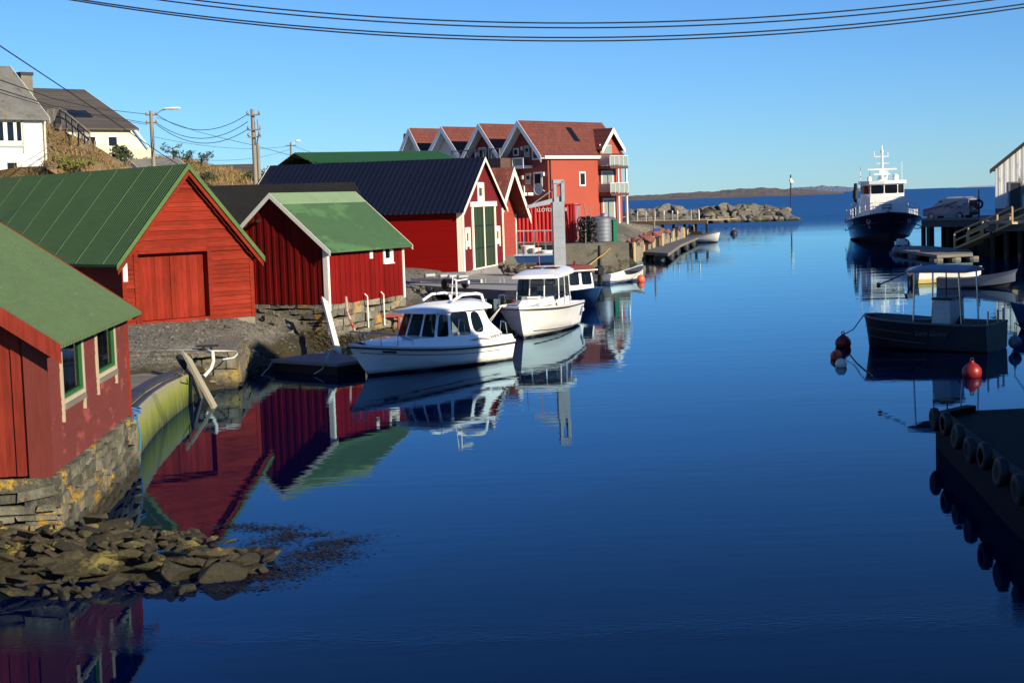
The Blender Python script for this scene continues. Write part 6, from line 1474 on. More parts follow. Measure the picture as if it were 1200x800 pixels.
for s in (-1, 1):
    mb = MB(); y0, y1 = sorted((s * .03, s * .66)); mb.prism([V((-2.16, y0, 1.08)), V((-2.16, y1, 1.08)), V((-2.11, y1, 1.62)), V((-2.11, y0, 1.62))], (-.02, 0, 0)); mb.build('rear_window', K['glass_dark'], rt)
    mb = MB(); mb.box(-2.22, s * .74 - .07, .85, -2.17, s * .74 + .07, 1.25); mb.build('tail_light', PAINT('tail_red', (.25, .01, .01), .3), rt)
    mb = MB(); mb.box(2.12, s * .6 - .16, .72, 2.2, s * .6 + .16, .9); mb.build('headlight', K['glass'], rt)
mb = MB(); mb.box(-2.26, -.82, .32, -2.17, .82, .58); mb.build('bumper', K['black'], rt); mb = MB(); mb.box(-2.205, -.26, .78, -2.18, .26, .9); mb.build('number_plate', K['white_paint'], rt)
mb = MB(); mb.tube([(.0, -.6, 1.86), (-1.8, -.6, 1.86)], .03); mb.tube([(.0, .6, 1.86), (-1.8, .6, 1.86)], .03); mb.build('roof_rail', K['gel'], rt)
for sgn in (1, -1):
    yv = sgn * (W2 - .045)
    mb = MB(); r = random.Random(5)
    for i in range(16): xx = .05 - i * .12; mb.lathe([(r.uniform(.03, .07), 0), (0, .012)], 8, Matrix.Translation((xx, yv + sgn * .05, 1.0 + .28 * r.random() - .1 + i * .01)) @ Matrix.Rotation(-sgn * PI / 2, 4, 'X'))
    mb.build('dotted_graphic', K['navy'], rt)
    text('lettering', 'JOBB', .36, K['black'], rt, frame_on((-.62, sgn * (W2 - .07), 1.40), (-sgn * .97, 0, .25 * 1), (0, sgn, .12)), .01)

# floating pontoon, fenders and the gangway rail below the quay
pp = [at_z(1050, 292, .42), at_z(1098, 299, .42), at_z(1140, 297, .42), at_z(1138, 292.5, .42), at_z(1088, 288, .42), at_z(1056, 288, .42)]
rt = thing('floating_pontoon', 'grey boarded floating pontoon with ball fenders ahead of the patrol ship', 'pontoon', (0, 0, 0))
mb = MB(); mb.prism([P - V((0, 0, .2)) for P in pp], (0, 0, .2)); mb.build('deck', K['grey_wood'], rt)
for P in (pp[0], pp[1], pp[2], (pp[1] + pp[2]) / 2, (pp[0] + pp[1]) / 2): mb = MB(); mb.lathe([(.5, -.6), (.5, .2)], 12, Matrix.Translation((P.x + .1, P.y + .6, 0))); mb.build('float', K['old_concrete'], rt)
for px, lab in ((1049, 'leftmost'), (1057, 'middle'), (1066, 'rightmost')):
    P = at_z(px, 295 + (px - 1049) * .08, .15); mb = MB(); mb.lathe([(0, -.36), (.26, -.24), (.36, 0), (.26, .24), (.08, .38), (.06, .48), (0, .5)], 14, Matrix.Translation((P.x, P.y - .3, .25))); tag(mb.build('ball_fender', K['grey_buoy'], None, 60), lab + ' of three grey ball fenders on the boarded pontoon', 'fender')
mb = MB(); P = at_z(1056, 287, .43); mb.box(P.x - .5, P.y - .3, .43, P.x + .5, P.y + .3, .75); mb.box(P.x - .3, P.y - .2, .753, P.x + .3, P.y + .25, .95); tag(mb.build('tarp_bundle', K['gel_dirty']), 'small white bundle at the left end of the boarded pontoon', 'bundle')
g0 = at_z(1126, 291, .6); g1 = V((X_at(1197, 113.5), 113.5, 2.5))
rt = thing('gangway', 'pale wooden gangway with railings sloping down to the boarded pontoon', 'gangway', (0, 0, 0)); d_ = (g1 - g0); sd_ = V((-d_.y, d_.x, 0)).normalized()
mb = MB(); mb.bar(g0, g1, 1.3, .16); mb.build('deck', K['new_wood'], rt)
for s in (-.62, .62):
    for i in range(5):
        P = g0.lerp(g1, i / 4) + sd_ * s; mb = MB(); mb.bar(P, P + V((0, 0, 1.15)), .12, .12); mb.build('post', K['new_wood_z'], rt)
    for h_ in (.6, 1.15): mb = MB(); mb.bar(g0 + sd_ * s + V((0, 0, h_)), g1 + sd_ * s + V((0, 0, h_)), .07, .12); mb.build('rail', K['new_wood'], rt)

# near jetty on the right with tyres along its edge
je = [(8.5, 31.6, .58), (8.05, 28, .62), (7.6, 24.5, .70), (7.2, 21, .80), (7.0, 16, .9)]
rt = thing('tyre_jetty', 'dark jetty in deep shade at the right edge, fendered with tyres', 'jetty', (0, 0, 0))
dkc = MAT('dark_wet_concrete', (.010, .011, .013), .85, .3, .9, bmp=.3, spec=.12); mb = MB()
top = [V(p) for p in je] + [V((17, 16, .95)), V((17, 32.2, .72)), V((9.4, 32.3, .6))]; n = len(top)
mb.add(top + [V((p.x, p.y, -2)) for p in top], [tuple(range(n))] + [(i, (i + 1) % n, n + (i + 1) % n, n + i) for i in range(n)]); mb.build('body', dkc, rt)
mb = MB()
for a, b in zip(top[:4], top[1:5]): mb.bar(a + V((.12, 0, .06)), b + V((.12, 0, .06)), .22, .13)
mb.bar(top[0] + V((.15, -.05, .065)), top[7] + V((0, -.1, .065)), .22, .13); mb.build('kerb_timber', K['dark_wood'], rt)
ty0 = None
for i, y in enumerate((31.0, 29.6, 28.2, 26.8, 25.4, 24.0, 22.6, 21.2, 19.8)):
    for a, b in zip(je, je[1:]):
        if b[1] <= y <= a[1]: f = (a[1] - y) / (a[1] - b[1]); x = a[0] + (b[0] - a[0]) * f; z = a[2] + (b[2] - a[2]) * f
    mb = MB(); mb.lathe([(.13, -.07), (.18, -.08), (.22, -.06), (.24, 0), (.22, .06), (.18, .08), (.13, .07), (.12, .0), (.13, -.07)], 22, Matrix.Translation((x - .09, y, z + .05 + .05 * ((i * 5) % 3))) @ Matrix.Rotation(PI / 2 + .08 * ((i * 7) % 3 - 1), 4, 'Y')); tag(mb.build('tyre', K['black'], None, 40), 'worn black tyre hung as a fender along the shaded jetty', 'tyre', 'tyres along the shaded jetty')
# ------------------------------------------------------------------ boats
class Hull:
    def __init__(s, L, B, sheer, rake=.6, zk=-.35, bow=(.38, 2.2, .75), stern=.9, chine=(.80, .02, .45), flare=.0, n=26):
        s.L, s.B, s.sh, s.rake, s.zk, s.bow, s.st, s.ch, s.fl, s.n = L, B, sheer, rake, zk, bow, stern, chine, flare, n
    def b(s, t):
        t0, p, q = s.bow
        k = 1 if t < t0 else max(0, 1 - ((t - t0) / (1 - t0)) ** p) ** q
        return s.B / 2 * k * (s.st + (1 - s.st) * min(1, t / .35))
    def zs(s, t):
        a, m_, c = s.sh; return a * (1 - t) * (1 - 2 * t) + 4 * m_ * t * (1 - t) + c * t * (2 * t - 1)
    def sec(s, t):                                  # (x, half-beam, z) from keel to sheer
        zs = s.zs(t); b = s.b(t); cb, z0, z1 = s.ch
        zc = z0 + (z1 - z0) * t ** 2.2; bc = b * cb * (1 - .45 * t ** 2)
        zk = s.zk + (0 if t < .75 else (abs(s.zk) * .5) * ((t - .75) / .25) ** 2)
        pts = [(0.0, zk, 0.0), (bc, zc, None), (None, None, None)]
        out = []
        lev = [zk, zc, zc + (zs - zc) * .35, zc + (zs - zc) * .7, zs]
        bb = [0, bc, bc + (b - bc) * (.35 - s.fl), bc + (b - bc) * (.7 - s.fl), b]
        for z, y in zip(lev, bb):
            f = (z - lev[0]) / max(.01, lev[-1] - lev[0]); out.append((t * (s.L - s.rake * (1 - f) ** 1.1 * 1.0), y, z))
        return out
    def sheer(s, t, side=1, dz=0., inset=0.): x, y, z = s.sec(t)[-1]; return V((x, side * max(0, y - inset), z + dz))
    def mesh(s, low_idx=1):
        mb = MB(); S = [s.sec(i / s.n) for i in range(s.n + 1)]; k = len(S[0])
        for side in (1, -1):
            vs = [V((x, side * y, z)) for r in S for x, y, z in r]
            for j in range(k - 1):
                mb.cur = low_idx if j == 0 else 0
                mb.add(vs, []); o = len(mb.v) - len(vs)
                for i in range(s.n):
                    mb.f.append([o + i * k + j, o + i * k + j + 1, o + (i + 1) * k + j + 1, o + (i + 1) * k + j]); mb.mi.append(mb.cur)
        r = S[0]; mb.cur = 0
        mb.add([V((x, y, z)) for x, y, z in r] + [V((x, -y, z)) for x, y, z in reversed(r)], [tuple(range(2 * k))])
        return mb
    def strip(s, mb, t0, t1, side, dz0, dz1, off, n=24):        # band lying on the topsides, between two drops below the sheer
        def at(t, dz):
            S = s.sec(t); zs = S[-1][2]; z = zs - dz
            for (xa, ya, za), (xb, yb, zb) in zip(S, S[1:]):
                if za <= z <= zb or (xb, yb, zb) == S[-1]: f = (z - za) / max(1e-5, zb - za); return V((xa + (xb - xa) * f, side * (ya + (yb - ya) * f + off), z))
        P = [(at(t0 + (t1 - t0) * i / n, dz0), at(t0 + (t1 - t0) * i / n, dz1)) for i in range(n + 1)]
        for a, b in zip(P, P[1:]):
            mb.quad(a[0], b[0], b[1], a[1])
    def deck(s, drop=.03, inset=.02, t0=0., t1=1., n=24):
        mb = MB(); L_ = [s.sheer(t0 + (t1 - t0) * i / n, 1, -drop, inset) for i in range(n + 1)]; R_ = [s.sheer(t0 + (t1 - t0) * i / n, -1, -drop, inset) for i in range(n + 1)]
        for i in range(n):
            cA, cB = (L_[i] + R_[i]) / 2 + V((0, 0, .04)), (L_[i + 1] + R_[i + 1]) / 2 + V((0, 0, .04))
            mb.quad(L_[i], L_[i + 1], cB, cA); mb.quad(cA, cB, R_[i + 1], R_[i])
        return mb
    def rail(s, mb, t0, t1, side, dz, r, inset=.0, n=24): mb.tube([s.sheer(t0 + (t1 - t0) * i / n, side, dz, inset) for i in range(n + 1)], r, 8)
    def inner(s, floor_z, t0=.02, t1=.97, inset=.07, n=24, drop=.02):     # open boat: inside skin and sole
        mb = MB()
        for i in range(n):
            ta, tb = t0 + (t1 - t0) * i / n, t0 + (t1 - t0) * (i + 1) / n
            for sd in (1, -1):
                a, b = s.sheer(ta, sd, -drop, inset), s.sheer(tb, sd, -drop, inset); fa, fb = V((a.x, a.y * .75, floor_z + .25 * ta ** 4)), V((b.x, b.y * .75, floor_z + .25 * tb ** 4))
                mb.quad(a, b, fb, fa); mb.quad(a, b, s.sheer(tb, sd, .004, 0), s.sheer(ta, sd, .004, 0))
                mb.quad(fa, fb, V((fb.x, 0, fb.z)), V((fa.x, 0, fa.z)))
        a, b = s.sheer(t0, 1, -drop, inset), s.sheer(t0, -1, -drop, inset); mb.quad(a, b, V((b.x, b.y * .75, floor_z)), V((a.x, a.y * .75, floor_z)))
        mb.quad(a + V((0, 0, drop)), b + V((0, 0, drop)), s.sheer(0, -1, .004), s.sheer(0, 1, .004))
        return mb
def wpanel(fr, gl, a, b, c, d, m4=(.08, .08, .12, .12), p=5, out=None, n=24, thick=.03):
    """panel a-b-c-d (bottom left, bottom right, top right, top left) with a rounded window hole; pane goes to gl"""
    a, b, c, d = V(a), V(b), V(c), V(d); N = (b - a).cross(d - a).normalized()
    def B(u, v): return (a * (1 - u) + b * u) * (1 - v) + (d * (1 - u) + c * u) * v
    ml, mr, mbm, mt = m4; O, I = [], []
    for k in range(n):
        th = 2 * PI * (k + .5) / n if False else 2 * PI * k / n + PI / 4 * 0
        cx, cy = math.cos(th), math.sin(th); q = 1 / max(abs(cx), abs(cy)); O.append(B(.5 + .5 * cx * q, .5 + .5 * cy * q))
        e = 2 / p; x = math.copysign(abs(cx) ** e, cx); y = math.copysign(abs(cy) ** e, cy)
        I.append(B((ml + 1 - mr) / 2 + x * (1 - ml - mr) / 2, (mbm + 1 - mt) / 2 + y * (1 - mbm - mt) / 2))
    vs = O + I + [q - N * thick for q in I] + [q - N * thick for q in O]
    fr.add(vs, [(k, (k + 1) % n, n + (k + 1) % n, n + k) for k in range(n)] + [(n + k, n + (k + 1) % n, 2 * n + (k + 1) % n, 2 * n + k) for k in range(n)] + [(2 * n + k, 2 * n + (k + 1) % n, 3 * n + (k + 1) % n, 3 * n + k) for k in range(n)])
    gl.add([q - N * thick * .5 for q in I], [tuple(range(n))])
def place(rt, S, d): rt.location = (S.x, S.y, 0); rt.rotation_euler = (0, 0, math.atan2(d.y, d.x))
boot_white = BOOT('white_hull', (.86, .86, .83), (.015, .017, .025), .075); boot_yel = BOOT('white_hull_yellow', (.72, .70, .64), (.55, .36, .02), .16)
bottom_navy = MAT('antifouling', (.012, .014, .02), .7, .3, 3); line_black = PAINT('black_line', (.012, .012, .018), .45)
dark_in = MAT('cabin_interior', (.05, .05, .055), .8, .2, 4)

# --- white cabin boat, bow half in shade
hl = Hull(6.55, 2.35, (.68, .74, 1.06), .95, -.35, (.36, 2.3, .80), .92, (.84, .02, .42), .02)
rt = thing('cabin_boat', 'white cabin cruiser with curved side windows, its bow half in shadow', 'boat'); place(rt, V((-.69, 52.6)), V((-.654, -.756)))
hl.mesh().build('hull', [boot_white, boot_white], rt, 50, weld=True)
mb = MB(); hl.rail(mb, .0, 1., 1, -.10, .028, -.01); hl.rail(mb, .0, 1., -1, -.10, .028, -.01); mb.build('rubbing_strake', line_black, rt)
mb = MB()
for sd in (1, -1): hl.strip(mb, .12, .97, sd, .26, .285, .006)
mb.build('hull_line', PAINT('grey_line', (.10, .10, .12), .5), rt)
mb = MB()
for sd in (1, -1): hl.strip(mb, .80, .87, sd, .17, .235, .008, 6)
mb.build('bow_vent', line_black, rt)
hl.deck(.02, .0, .17, 1).build('deck', K['gel'], rt, 40)
# raised coaming: trunk forward, cabin sides, cockpit sides
def ring_pts(ts, wf, z): return [(hl.sec(t)[-1][0], hl.b(t) * wf, z(t)) for t in ts]
mb = MB(); ts = [.0, .06, .12, .2, .3, .4, .5, .58, .66, .74, .82, .88, .92]
def ztr(t): return hl.zs(t) + (.17 if t < .1 else .27 if t < .6 else .27 * max(.0, 1 - (t - .6) / .34) + .02)
for i in range(len(ts) - 1):
    ta, tb = ts[i], ts[i + 1]
    for sd in (1, -1):
        a0 = hl.sheer(ta, sd, -.03, .05); b0 = hl.sheer(tb, sd, -.03, .05); a1 = V((a0.x, sd * max(.0, hl.b(ta) - .16), ztr(ta))); b1 = V((b0.x, sd * max(.0, hl.b(tb) - .16), ztr(tb)))
        mb.quad(a0, b0, b1, a1)
        if ta >= .2: mb.quad(a1, b1, V((b1.x, 0, b1.z + .05)), V((a1.x, 0, a1.z + .05)))
        else: mb.quad(a1, b1, V((b1.x, b1.y * .86, b1.z)), V((a1.x, a1.y * .86, a1.z))); mb.quad(V((a1.x, a1.y * .86, a1.z)), V((b1.x, b1.y * .86, b1.z)), V((b1.x, b1.y * .86, .25)), V((a1.x, a1.y * .86, .25)))
a1 = hl.sheer(0, 1, -.03, .05); a2 = hl.sheer(0, -1, -.03, .05); mb.quad(V((.02, a1.y, a1.z)), V((.02, a2.y, a2.z)), V((.08, a2.y + .1, ztr(0))), V((.08, a1.y - .1, ztr(0))))
mb.quad(V((.1, -.9, .26)), V((1.35, -.95, .26)), V((1.35, .95, .26)), V((.1, .9, .26)))
mb.build('coaming', K['gel'], rt, 35)
fr, gl = MB(), MB(); zb = .98; zt = 1.80
xb = [1.22, 1.95, 3.02, 3.62]; xt = [1.50, 2.02, 2.92, 3.28]; hb = [.93, .96, .96, .86]; ht = [.80, .82, .82, .72]
for sd in (1, -1):
    for i in range(3):
        A, Bq, Cq, Dq = V((xb[i], sd * hb[i], zb - .03)), V((xb[i + 1], sd * hb[i + 1], zb - .0)), V((xt[i + 1], sd * ht[i + 1], zt)), V((xt[i], sd * ht[i], zt))
        if sd > 0: A, Bq, Cq, Dq = Bq, A, Dq, Cq
        fin = i == 0
        wpanel(fr, gl, A, Bq, Cq, Dq, (.06, .06, .05, .07) if i == 1 else (.09, .09, .08, .10), 3.0 if fin else 8)
xs = [-.86, -.33, .33, .86]; xs2 = [-.72, -.28, .28, .72]
for i in range(3):
    bx = 3.62 + (.10 if i == 1 else 0); 
    def fx(y, top): return (3.28 if top else 3.62) + .16 * (1 - (abs(y) / .86) ** 2)
    wpanel(fr, gl, (fx(xs[i], 0), xs[i], zb), (fx(xs[i + 1], 0), xs[i + 1], zb), (fx(xs2[i + 1], 1), xs2[i + 1], zt), (fx(xs2[i], 1), xs2[i], zt), (.055, .055, .05, .06), 9)
cab = fr.build('cabin', K['gel'], rt, 30); gl.build('window', K['glass'], cab)
for sd in (1, -1):
    mb = MB(); mb.prism([V((.55, sd * .98, .93)), V((1.24, sd * .94, .95)), V((1.52, sd * .81, 1.8)), V((1.30, sd * .84, 1.8)), V((1.05, sd * .88, 1.35))], (0, -sd * .04, 0)); mb.build('pillar', K['gel'], cab)
mb = MB(); nx, ny = 14, 10                                      # cambered roof with overhang
def roofz(u, v): return zt + .04 + .24 * (1 - (2 * v - 1) ** 2 * .85) * (1 - .75 * max(0, (u - .55) / .45) ** 2)
def roofp(u, v, dz=0): hw = .97 - .10 * u ** 3; return V((1.02 + 2.72 * u + (.10 if u > .9 else 0) * (1 - (2 * v - 1) ** 2), (2 * v - 1) * hw, roofz(u, v) + dz))
g = [[roofp(i / nx, j / ny) for j in range(ny + 1)] for i in range(nx + 1)]
fl = [q for r in g for q in r]; fl2 = [V((q.x, q.y, zt - .02)) for q in fl]; w_ = ny + 1
mb.add(fl, [(i * w_ + j, i * w_ + j + 1, (i + 1) * w_ + j + 1, (i + 1) * w_ + j) for i in range(nx) for j in range(ny)])
mb.add(fl2, [(i * w_ + j, i * w_ + j + 1, (i + 1) * w_ + j + 1, (i + 1) * w_ + j) for i in range(nx) for j in range(ny)])
for i in range(nx):
    for j in (0, ny): mb.quad(g[i][j], g[i + 1][j], V((g[i + 1][j].x, g[i + 1][j].y, zt - .02)), V((g[i][j].x, g[i][j].y, zt - .02)))
for j in range(ny):
    for i in (0, nx): mb.quad(g[i][j], g[i][j + 1], V((g[i][j + 1].x, g[i][j + 1].y, zt - .02)), V((g[i][j].x, g[i][j].y, zt - .02)))
mb.build('roof', K['gel'], rt, 50, weld=True)
mb = MB()
for sd in (1, -1): mb.tube([(1.10, sd * .72, 1.93), (1.22, sd * .72, 2.22), (1.45, sd * .71, 2.28), (2.1, sd * .68, 2.27), (2.55, sd * .66, 2.10)], .045, 8)
mb.tube([(1.3, -.72, 2.25), (1.3, .72, 2.25)], .045, 8); mb.build('radar_arch', K['gel'], rt, 60)
mb = MB(); mb.tube([(1.9, .25, 2.05), (1.9, .25, 2.75), (2.02, .25, 2.75)], .03); mb.tube([(1.9, .25, 2.7), (1.2, .1, 2.72)], .02); mb.build('light_mast', K['cream_paint'], rt)
mb = MB(); mb.tube([(1.55, -.3, 2.1), (1.45, -.3, 2.85)], .015); mb.build('antenna', K['gel'], rt)
mb = MB()
for sd in (1, -1):
    P = [hl.sheer(t, sd, .0, .10) for t in (.70, .78, .86, .93)]; T = [P[0] + V((0, 0, .18)), P[1] + V((0, 0, .34)), P[2] + V((0, 0, .38)), P[3] + V((.1, 0, .40))]
    mb.tube([P[0]] + T, .016, 6)
    for a, b in zip(P[1:], T[1:]): mb.tube([a, b], .014, 6)
tip = [hl.sheer(.93, sd, 0, .10) + V((.1, 0, .40)) for sd in (1, -1)]; mb.tube(tip, .016, 6); mb.build('bow_rail', K['steel'], rt)
mb = MB(); mb.tube([(.25, -.95, .85), (.3, -.93, 1.25), (.55, -.93, 1.32), (.62, -.93, .92)], .02, 6); mb.tube([(.25, .95, .85), (.3, .93, 1.25), (.55, .93, 1.32), (.62, .93, .92)], .02, 6); mb.build('stern_rail', K['steel'], rt)
mb = MB(); mb.box(2.6, .25, .95, 2.95, .65, 1.45); mb.box(2.6, -.65, .95, 2.95, -.25, 1.45); mb.box(3.0, -.75, .9, 3.35, .75, 1.08); mb.torus((2.95, -.35, 1.2), (1, 0, .5), .16, .018); mb.build('helm_seats', dark_in, rt)
mb = MB(); mb.box(-.34, -.2, -.5, .0, .2, .35); mb.build('outboard_bracket', line_black, rt); 
for sd in (1, -1):
    text('lettering', 'SANDSTR', .13, line_black, rt, frame_on((.95, sd * 1.055, .865), (-sd * .99, 0, 0), (0, sd * .93, .36)), .004)
    mb = MB(); mb.tube([(1.25, sd * 1.065, .80), (1.7, sd * 1.075, .83), (2.1, sd * 1.08, .82)], .012, 5); mb.tube([(1.3, sd * 1.045, .85), (1.75, sd * 1.06, .87), (2.25, sd * 1.075, .84)], .009, 5); mb.build('swoosh', PAINT('red_black_line', (.12, .02, .03), .5), rt)

# --- white pilothouse boat, bow towards us
h2 = Hull(7.0, 2.75, (1.0, 1.10, 1.22), .75, -.4, (.52, 2.7, .62), .93, (.82, .05, .35), .03)
rt = thing('pilothouse_boat', 'white pilothouse boat with number 73, bow towards the viewer', 'boat'); d2 = V((-.22, -.975)); place(rt, V((1.85, 66.1)), d2)
h2.mesh().build('hull', [boot_white, boot_white], rt, 50, weld=True)
mb = MB()
for sd in (1, -1): h2.rail(mb, .0, 1, sd, -.09, .022, -.008)
mb.build('rubbing_strake', line_black, rt)
mb = MB()
for sd in (1, -1): h2.strip(mb, .02, .93, sd, .93, .965, .008)
mb.build('waterline_stripe', PAINT('navy_line', (.012, .018, .06), .5), rt)
h2.deck(.10, .07, .0, 1).build('deck', K['gel'], rt, 40)
mb = MB()                                                       # raised toe rail
for sd in (1, -1):
    P = [h2.sheer(i / 24, sd, .0, .0) for i in range(25)]; Q = [h2.sheer(i / 24, sd, .02, .07) for i in range(25)]
    for i in range(24): mb.quad(P[i], P[i + 1], Q[i + 1], Q[i]); mb.quad(Q[i], Q[i + 1], Q[i + 1] - V((0, 0, .15)), Q[i] - V((0, 0, .15)))
mb.build('toe_rail', K['gel'], rt, 50)
fr, gl = MB(), MB(); z0_, z1_ = 1.25, 2.14
Xb, Xt = [1.2, 2.3, 3.55], [1.25, 2.2, 3.30]
for sd in (1, -1):
    for i in range(2):
        A, Bq, Cq, Dq = V((Xb[i], sd * .90, z0_)), V((Xb[i + 1], sd * .88, z0_)), V((Xt[i + 1], sd * .83, z1_)), V((Xt[i], sd * .85, z1_))
        if sd > 0: A, Bq, Cq, Dq = Bq, A, Dq, Cq
        wpanel(fr, gl, A, Bq, Cq, Dq, (.05, .05, .06, .04), 8)
ysb, yst = [-.88, -.31, .31, .88], [-.83, -.29, .29, .83]
for i in range(3):
    f = lambda y, top: (3.30 if top else 3.55) + .22 * (1 - (abs(y) / .88) ** 2)
    wpanel(fr, gl, (f(ysb[i], 0), ysb[i], z0_), (f(ysb[i + 1], 0), ysb[i + 1], z0_), (f(yst[i + 1], 1), yst[i + 1], z1_), (f(yst[i], 1), yst[i], z1_), (.035, .035, .03, .03), 9)
cab = fr.build('wheelhouse', K['gel'], rt, 30); gl.build('window', K['glass'], cab)
mb = MB(); mb.box(1.15, -.91, .95, 3.5, .91, z0_ - .003); mb.build('house_base', K['gel'], rt)
mb = MB(); nx, ny = 12, 10
def rp(u, v): hw = .99 - .07 * u ** 4; return V((.85 + 3.15 * u + .12 * (1 - (2 * v - 1) ** 2) * (u > .95), (2 * v - 1) * hw, 2.24 + .16 * (1 - (2 * v - 1) ** 4) * (1 - .7 * max(0, (u - .6) / .4) ** 2) + .12 * (1 - u)))
g = [[rp(i / nx, j / ny) for j in range(ny + 1)] for i in range(nx + 1)]; fl = [q for r in g for q in r]; w_ = ny + 1
mb.add(fl, [(i * w_ + j, i * w_ + j + 1, (i + 1) * w_ + j + 1, (i + 1) * w_ + j) for i in range(nx) for j in range(ny)]); mb.add([V((q.x, q.y, 2.14 + .06 * (1 - (q.x - .85) / 3.15))) for q in fl], [(i * w_ + j, i * w_ + j + 1, (i + 1) * w_ + j + 1, (i + 1) * w_ + j) for i in range(nx) for j in range(ny)])
lo = lambda q: V((q.x, q.y, 2.14 + .06 * (1 - (q.x - .85) / 3.15)))
for i in range(nx):
    for j in (0, ny): mb.quad(g[i][j], g[i + 1][j], lo(g[i + 1][j]), lo(g[i][j]))
for j in range(ny):
    for i in (0, nx): mb.quad(g[i][j], g[i][j + 1], lo(g[i][j + 1]), lo(g[i][j]))
rf = mb.build('roof', K['gel'], rt, 45, weld=True)
for y0, y1 in ((-.62, -.06), (.06, .62)):
    mb = MB(); mb.box(1.7, y0, 2.475, 2.5, y1, 2.50); mb.build('roof_hatch', K['glass_dark'], rf)
mb = MB(); mb.tube([(1.4, -1.0, 2.4), (1.2, -1.02, 3.3)], .012); mb.build('antenna', K['black'], rt)
mb = MB(); mb.hexa([V((3.5, -.75, 1.12)), V((5.2, -.45, 1.14)), V((5.2, .45, 1.14)), V((3.5, .75, 1.12)), V((3.5, -.65, 1.42)), V((4.9, -.35, 1.36)), V((4.9, .35, 1.36)), V((3.5, .65, 1.42))]); mb.box(4.05, -.22, 1.40, 4.5, .22, 1.46); mb.build('deck_trunk', K['gel'], rt)
mb = MB(); mb.box(2.6, .2, 1.3, 2.9, .6, 1.75); mb.box(2.6, -.6, 1.3, 2.9, -.2, 1.75); mb.box(3.1, -.8, 1.3, 3.4, .8, 1.42); mb.build('seats', K['gel_dirty'], rt)
mb = MB()
for sd in (1, -1):
    for a, b in ((.52, .0), (.66, 0), (.8, 0)): P = h2.sheer(a, sd, 0, .06); mb.tube([P, P + V((0, 0, .42))], .014, 6)
    mb.tube([h2.sheer(.5, sd, .12, .06)] + [h2.sheer(t, sd, .42, .06) for t in (.54, .66, .8, .9, .96)], .014, 6)
mb.tube([h2.sheer(.96, 1, .42, .06), h2.sheer(.96, -1, .42, .06)], .014, 6); mb.build('bow_rail', K['steel'], rt)
for sd in (1, -1):
    x, y, z = h2.sec(.80)[-1]; text('lettering', '73', .17, line_black, rt, Matrix.Translation((5.55, sd * (h2.b(.79) - .028), 1.225)) @ frame_on((0, 0, 0), (-sd * .92, -.38, 0), (-.38 * sd * 0 + .3, sd * .9, .25)), .02)
    xx, yy, zz = h2.sec(.07)[2]; mb = MB(); h2.strip(mb, .035, .105, sd, .22, .60, .012, 4)
    lg = mb.build('logo', MAT('blue_logo', (.03, .11, .36), .45, .1), rt); sgn = sd
    text('logo_digits', '700', .21, K['gel'], lg, frame_on((.49, sd * (h2.b(.07) - .035), .64), (-sd, 0, 0), (0, sd * .99, -.12)), .03)
mb = MB(); mb.box(-.42, -.22, -.5, -.02, .22, .55); mb.box(-.5, -.2, .5, -.1, .2, 1.05); mb.build('outboard_motor', K['black'], rt)
mb = MB(); P = Matrix.Rotation(math.atan2(d2.y, d2.x), 4, 'Z'); q = P @ h2.sheer(.9, -1, .02) + V((1.85, 66.1, 0)); q0 = at_z(584, 372, .75)
for k in range(2): mb.tube([q, q.lerp(V((-1.15, 53.6, .8)), .5) - V((0, 0, .12 - .1 * k)), V((-1.15 + .15 * k, 53.6, .85))], .016, 6)
tag(mb.build('mooring_rope', K['rope_white'], None, 60), 'double white mooring rope between the two white boats', 'rope')

# --- blue boat behind it
h3 = Hull(5.6, 2.2, (.72, .66, .95), .5, -.3, (.42, 2.2, .7), .85, (.82, .02, .3), .02); bl = MAT('boat_blue', (.025, .085, .25), .4, .1, .8, coat=.2)
rt = thing('small_cabin_boat', 'blue boat with red brown cabin roof tucked behind the white pilothouse boat', 'boat'); d3 = V((.55, -.835)); tipw = at_z(703, 338, .88); place(rt, V((tipw.x, tipw.y)) - d3 * 5.6, d3)
h3.mesh().build('hull', [bl, bl], rt, 50, weld=True); h3.deck(.02, .0).build('deck', MAT('blue_deck', (.03, .10, .27), .6, .1), rt)
mb = MB()
for sd in (1, -1): h3.rail(mb, 0, 1, sd, -.02, .035)
mb.build('rubbing_strake', PAINT('blue_strake', (.04, .13, .36), .4), rt)
fr, gl = MB(), MB()
for sd in (1, -1):
    for xa, xb_ in ((2.6, 3.3), (3.3, 4.1)):
        A, Bq, Cq, Dq = V((xa, sd * .80, .72)), V((xb_, sd * .78, .72)), V((xb_ - (.15 if xb_ > 3.5 else 0), sd * .72, 1.75)), V((xa, sd * .74, 1.75))
        if sd > 0: A, Bq, Cq, Dq = Bq, A, Dq, Cq
        wpanel(fr, gl, A, Bq, Cq, Dq, (.14, .14, .28, .10), 8)
for ya, yb in ((-.78, 0), (0, .78)): wpanel(fr, gl, (4.1, ya, .72), (4.1, yb, .72), (3.95, yb * .92, 1.75), (3.95, ya * .92, 1.75), (.1, .1, .28, .1), 8)
cab = fr.build('cabin', K['gel_dirty'], rt); gl.build('window', K['glass'], cab)
mb = MB(); mb.hexa([V((2.4, -.86, 1.76)), V((4.25, -.82, 1.76)), V((4.25, .82, 1.76)), V((2.4, .86, 1.76)), V((2.5, -.7, 1.98)), V((4.0, -.66, 1.96)), V((4.0, .66, 1.96)), V((2.5, .7, 1.98))]); mb.build('roof', MAT('brown_red_roof', (.20, .045, .03), .6, .15), rt)
mb = MB(); mb.box(2.38, -.88, 1.70, 4.28, .88, 1.757); mb.build('roof_rim', K['gel_dirty'], rt)
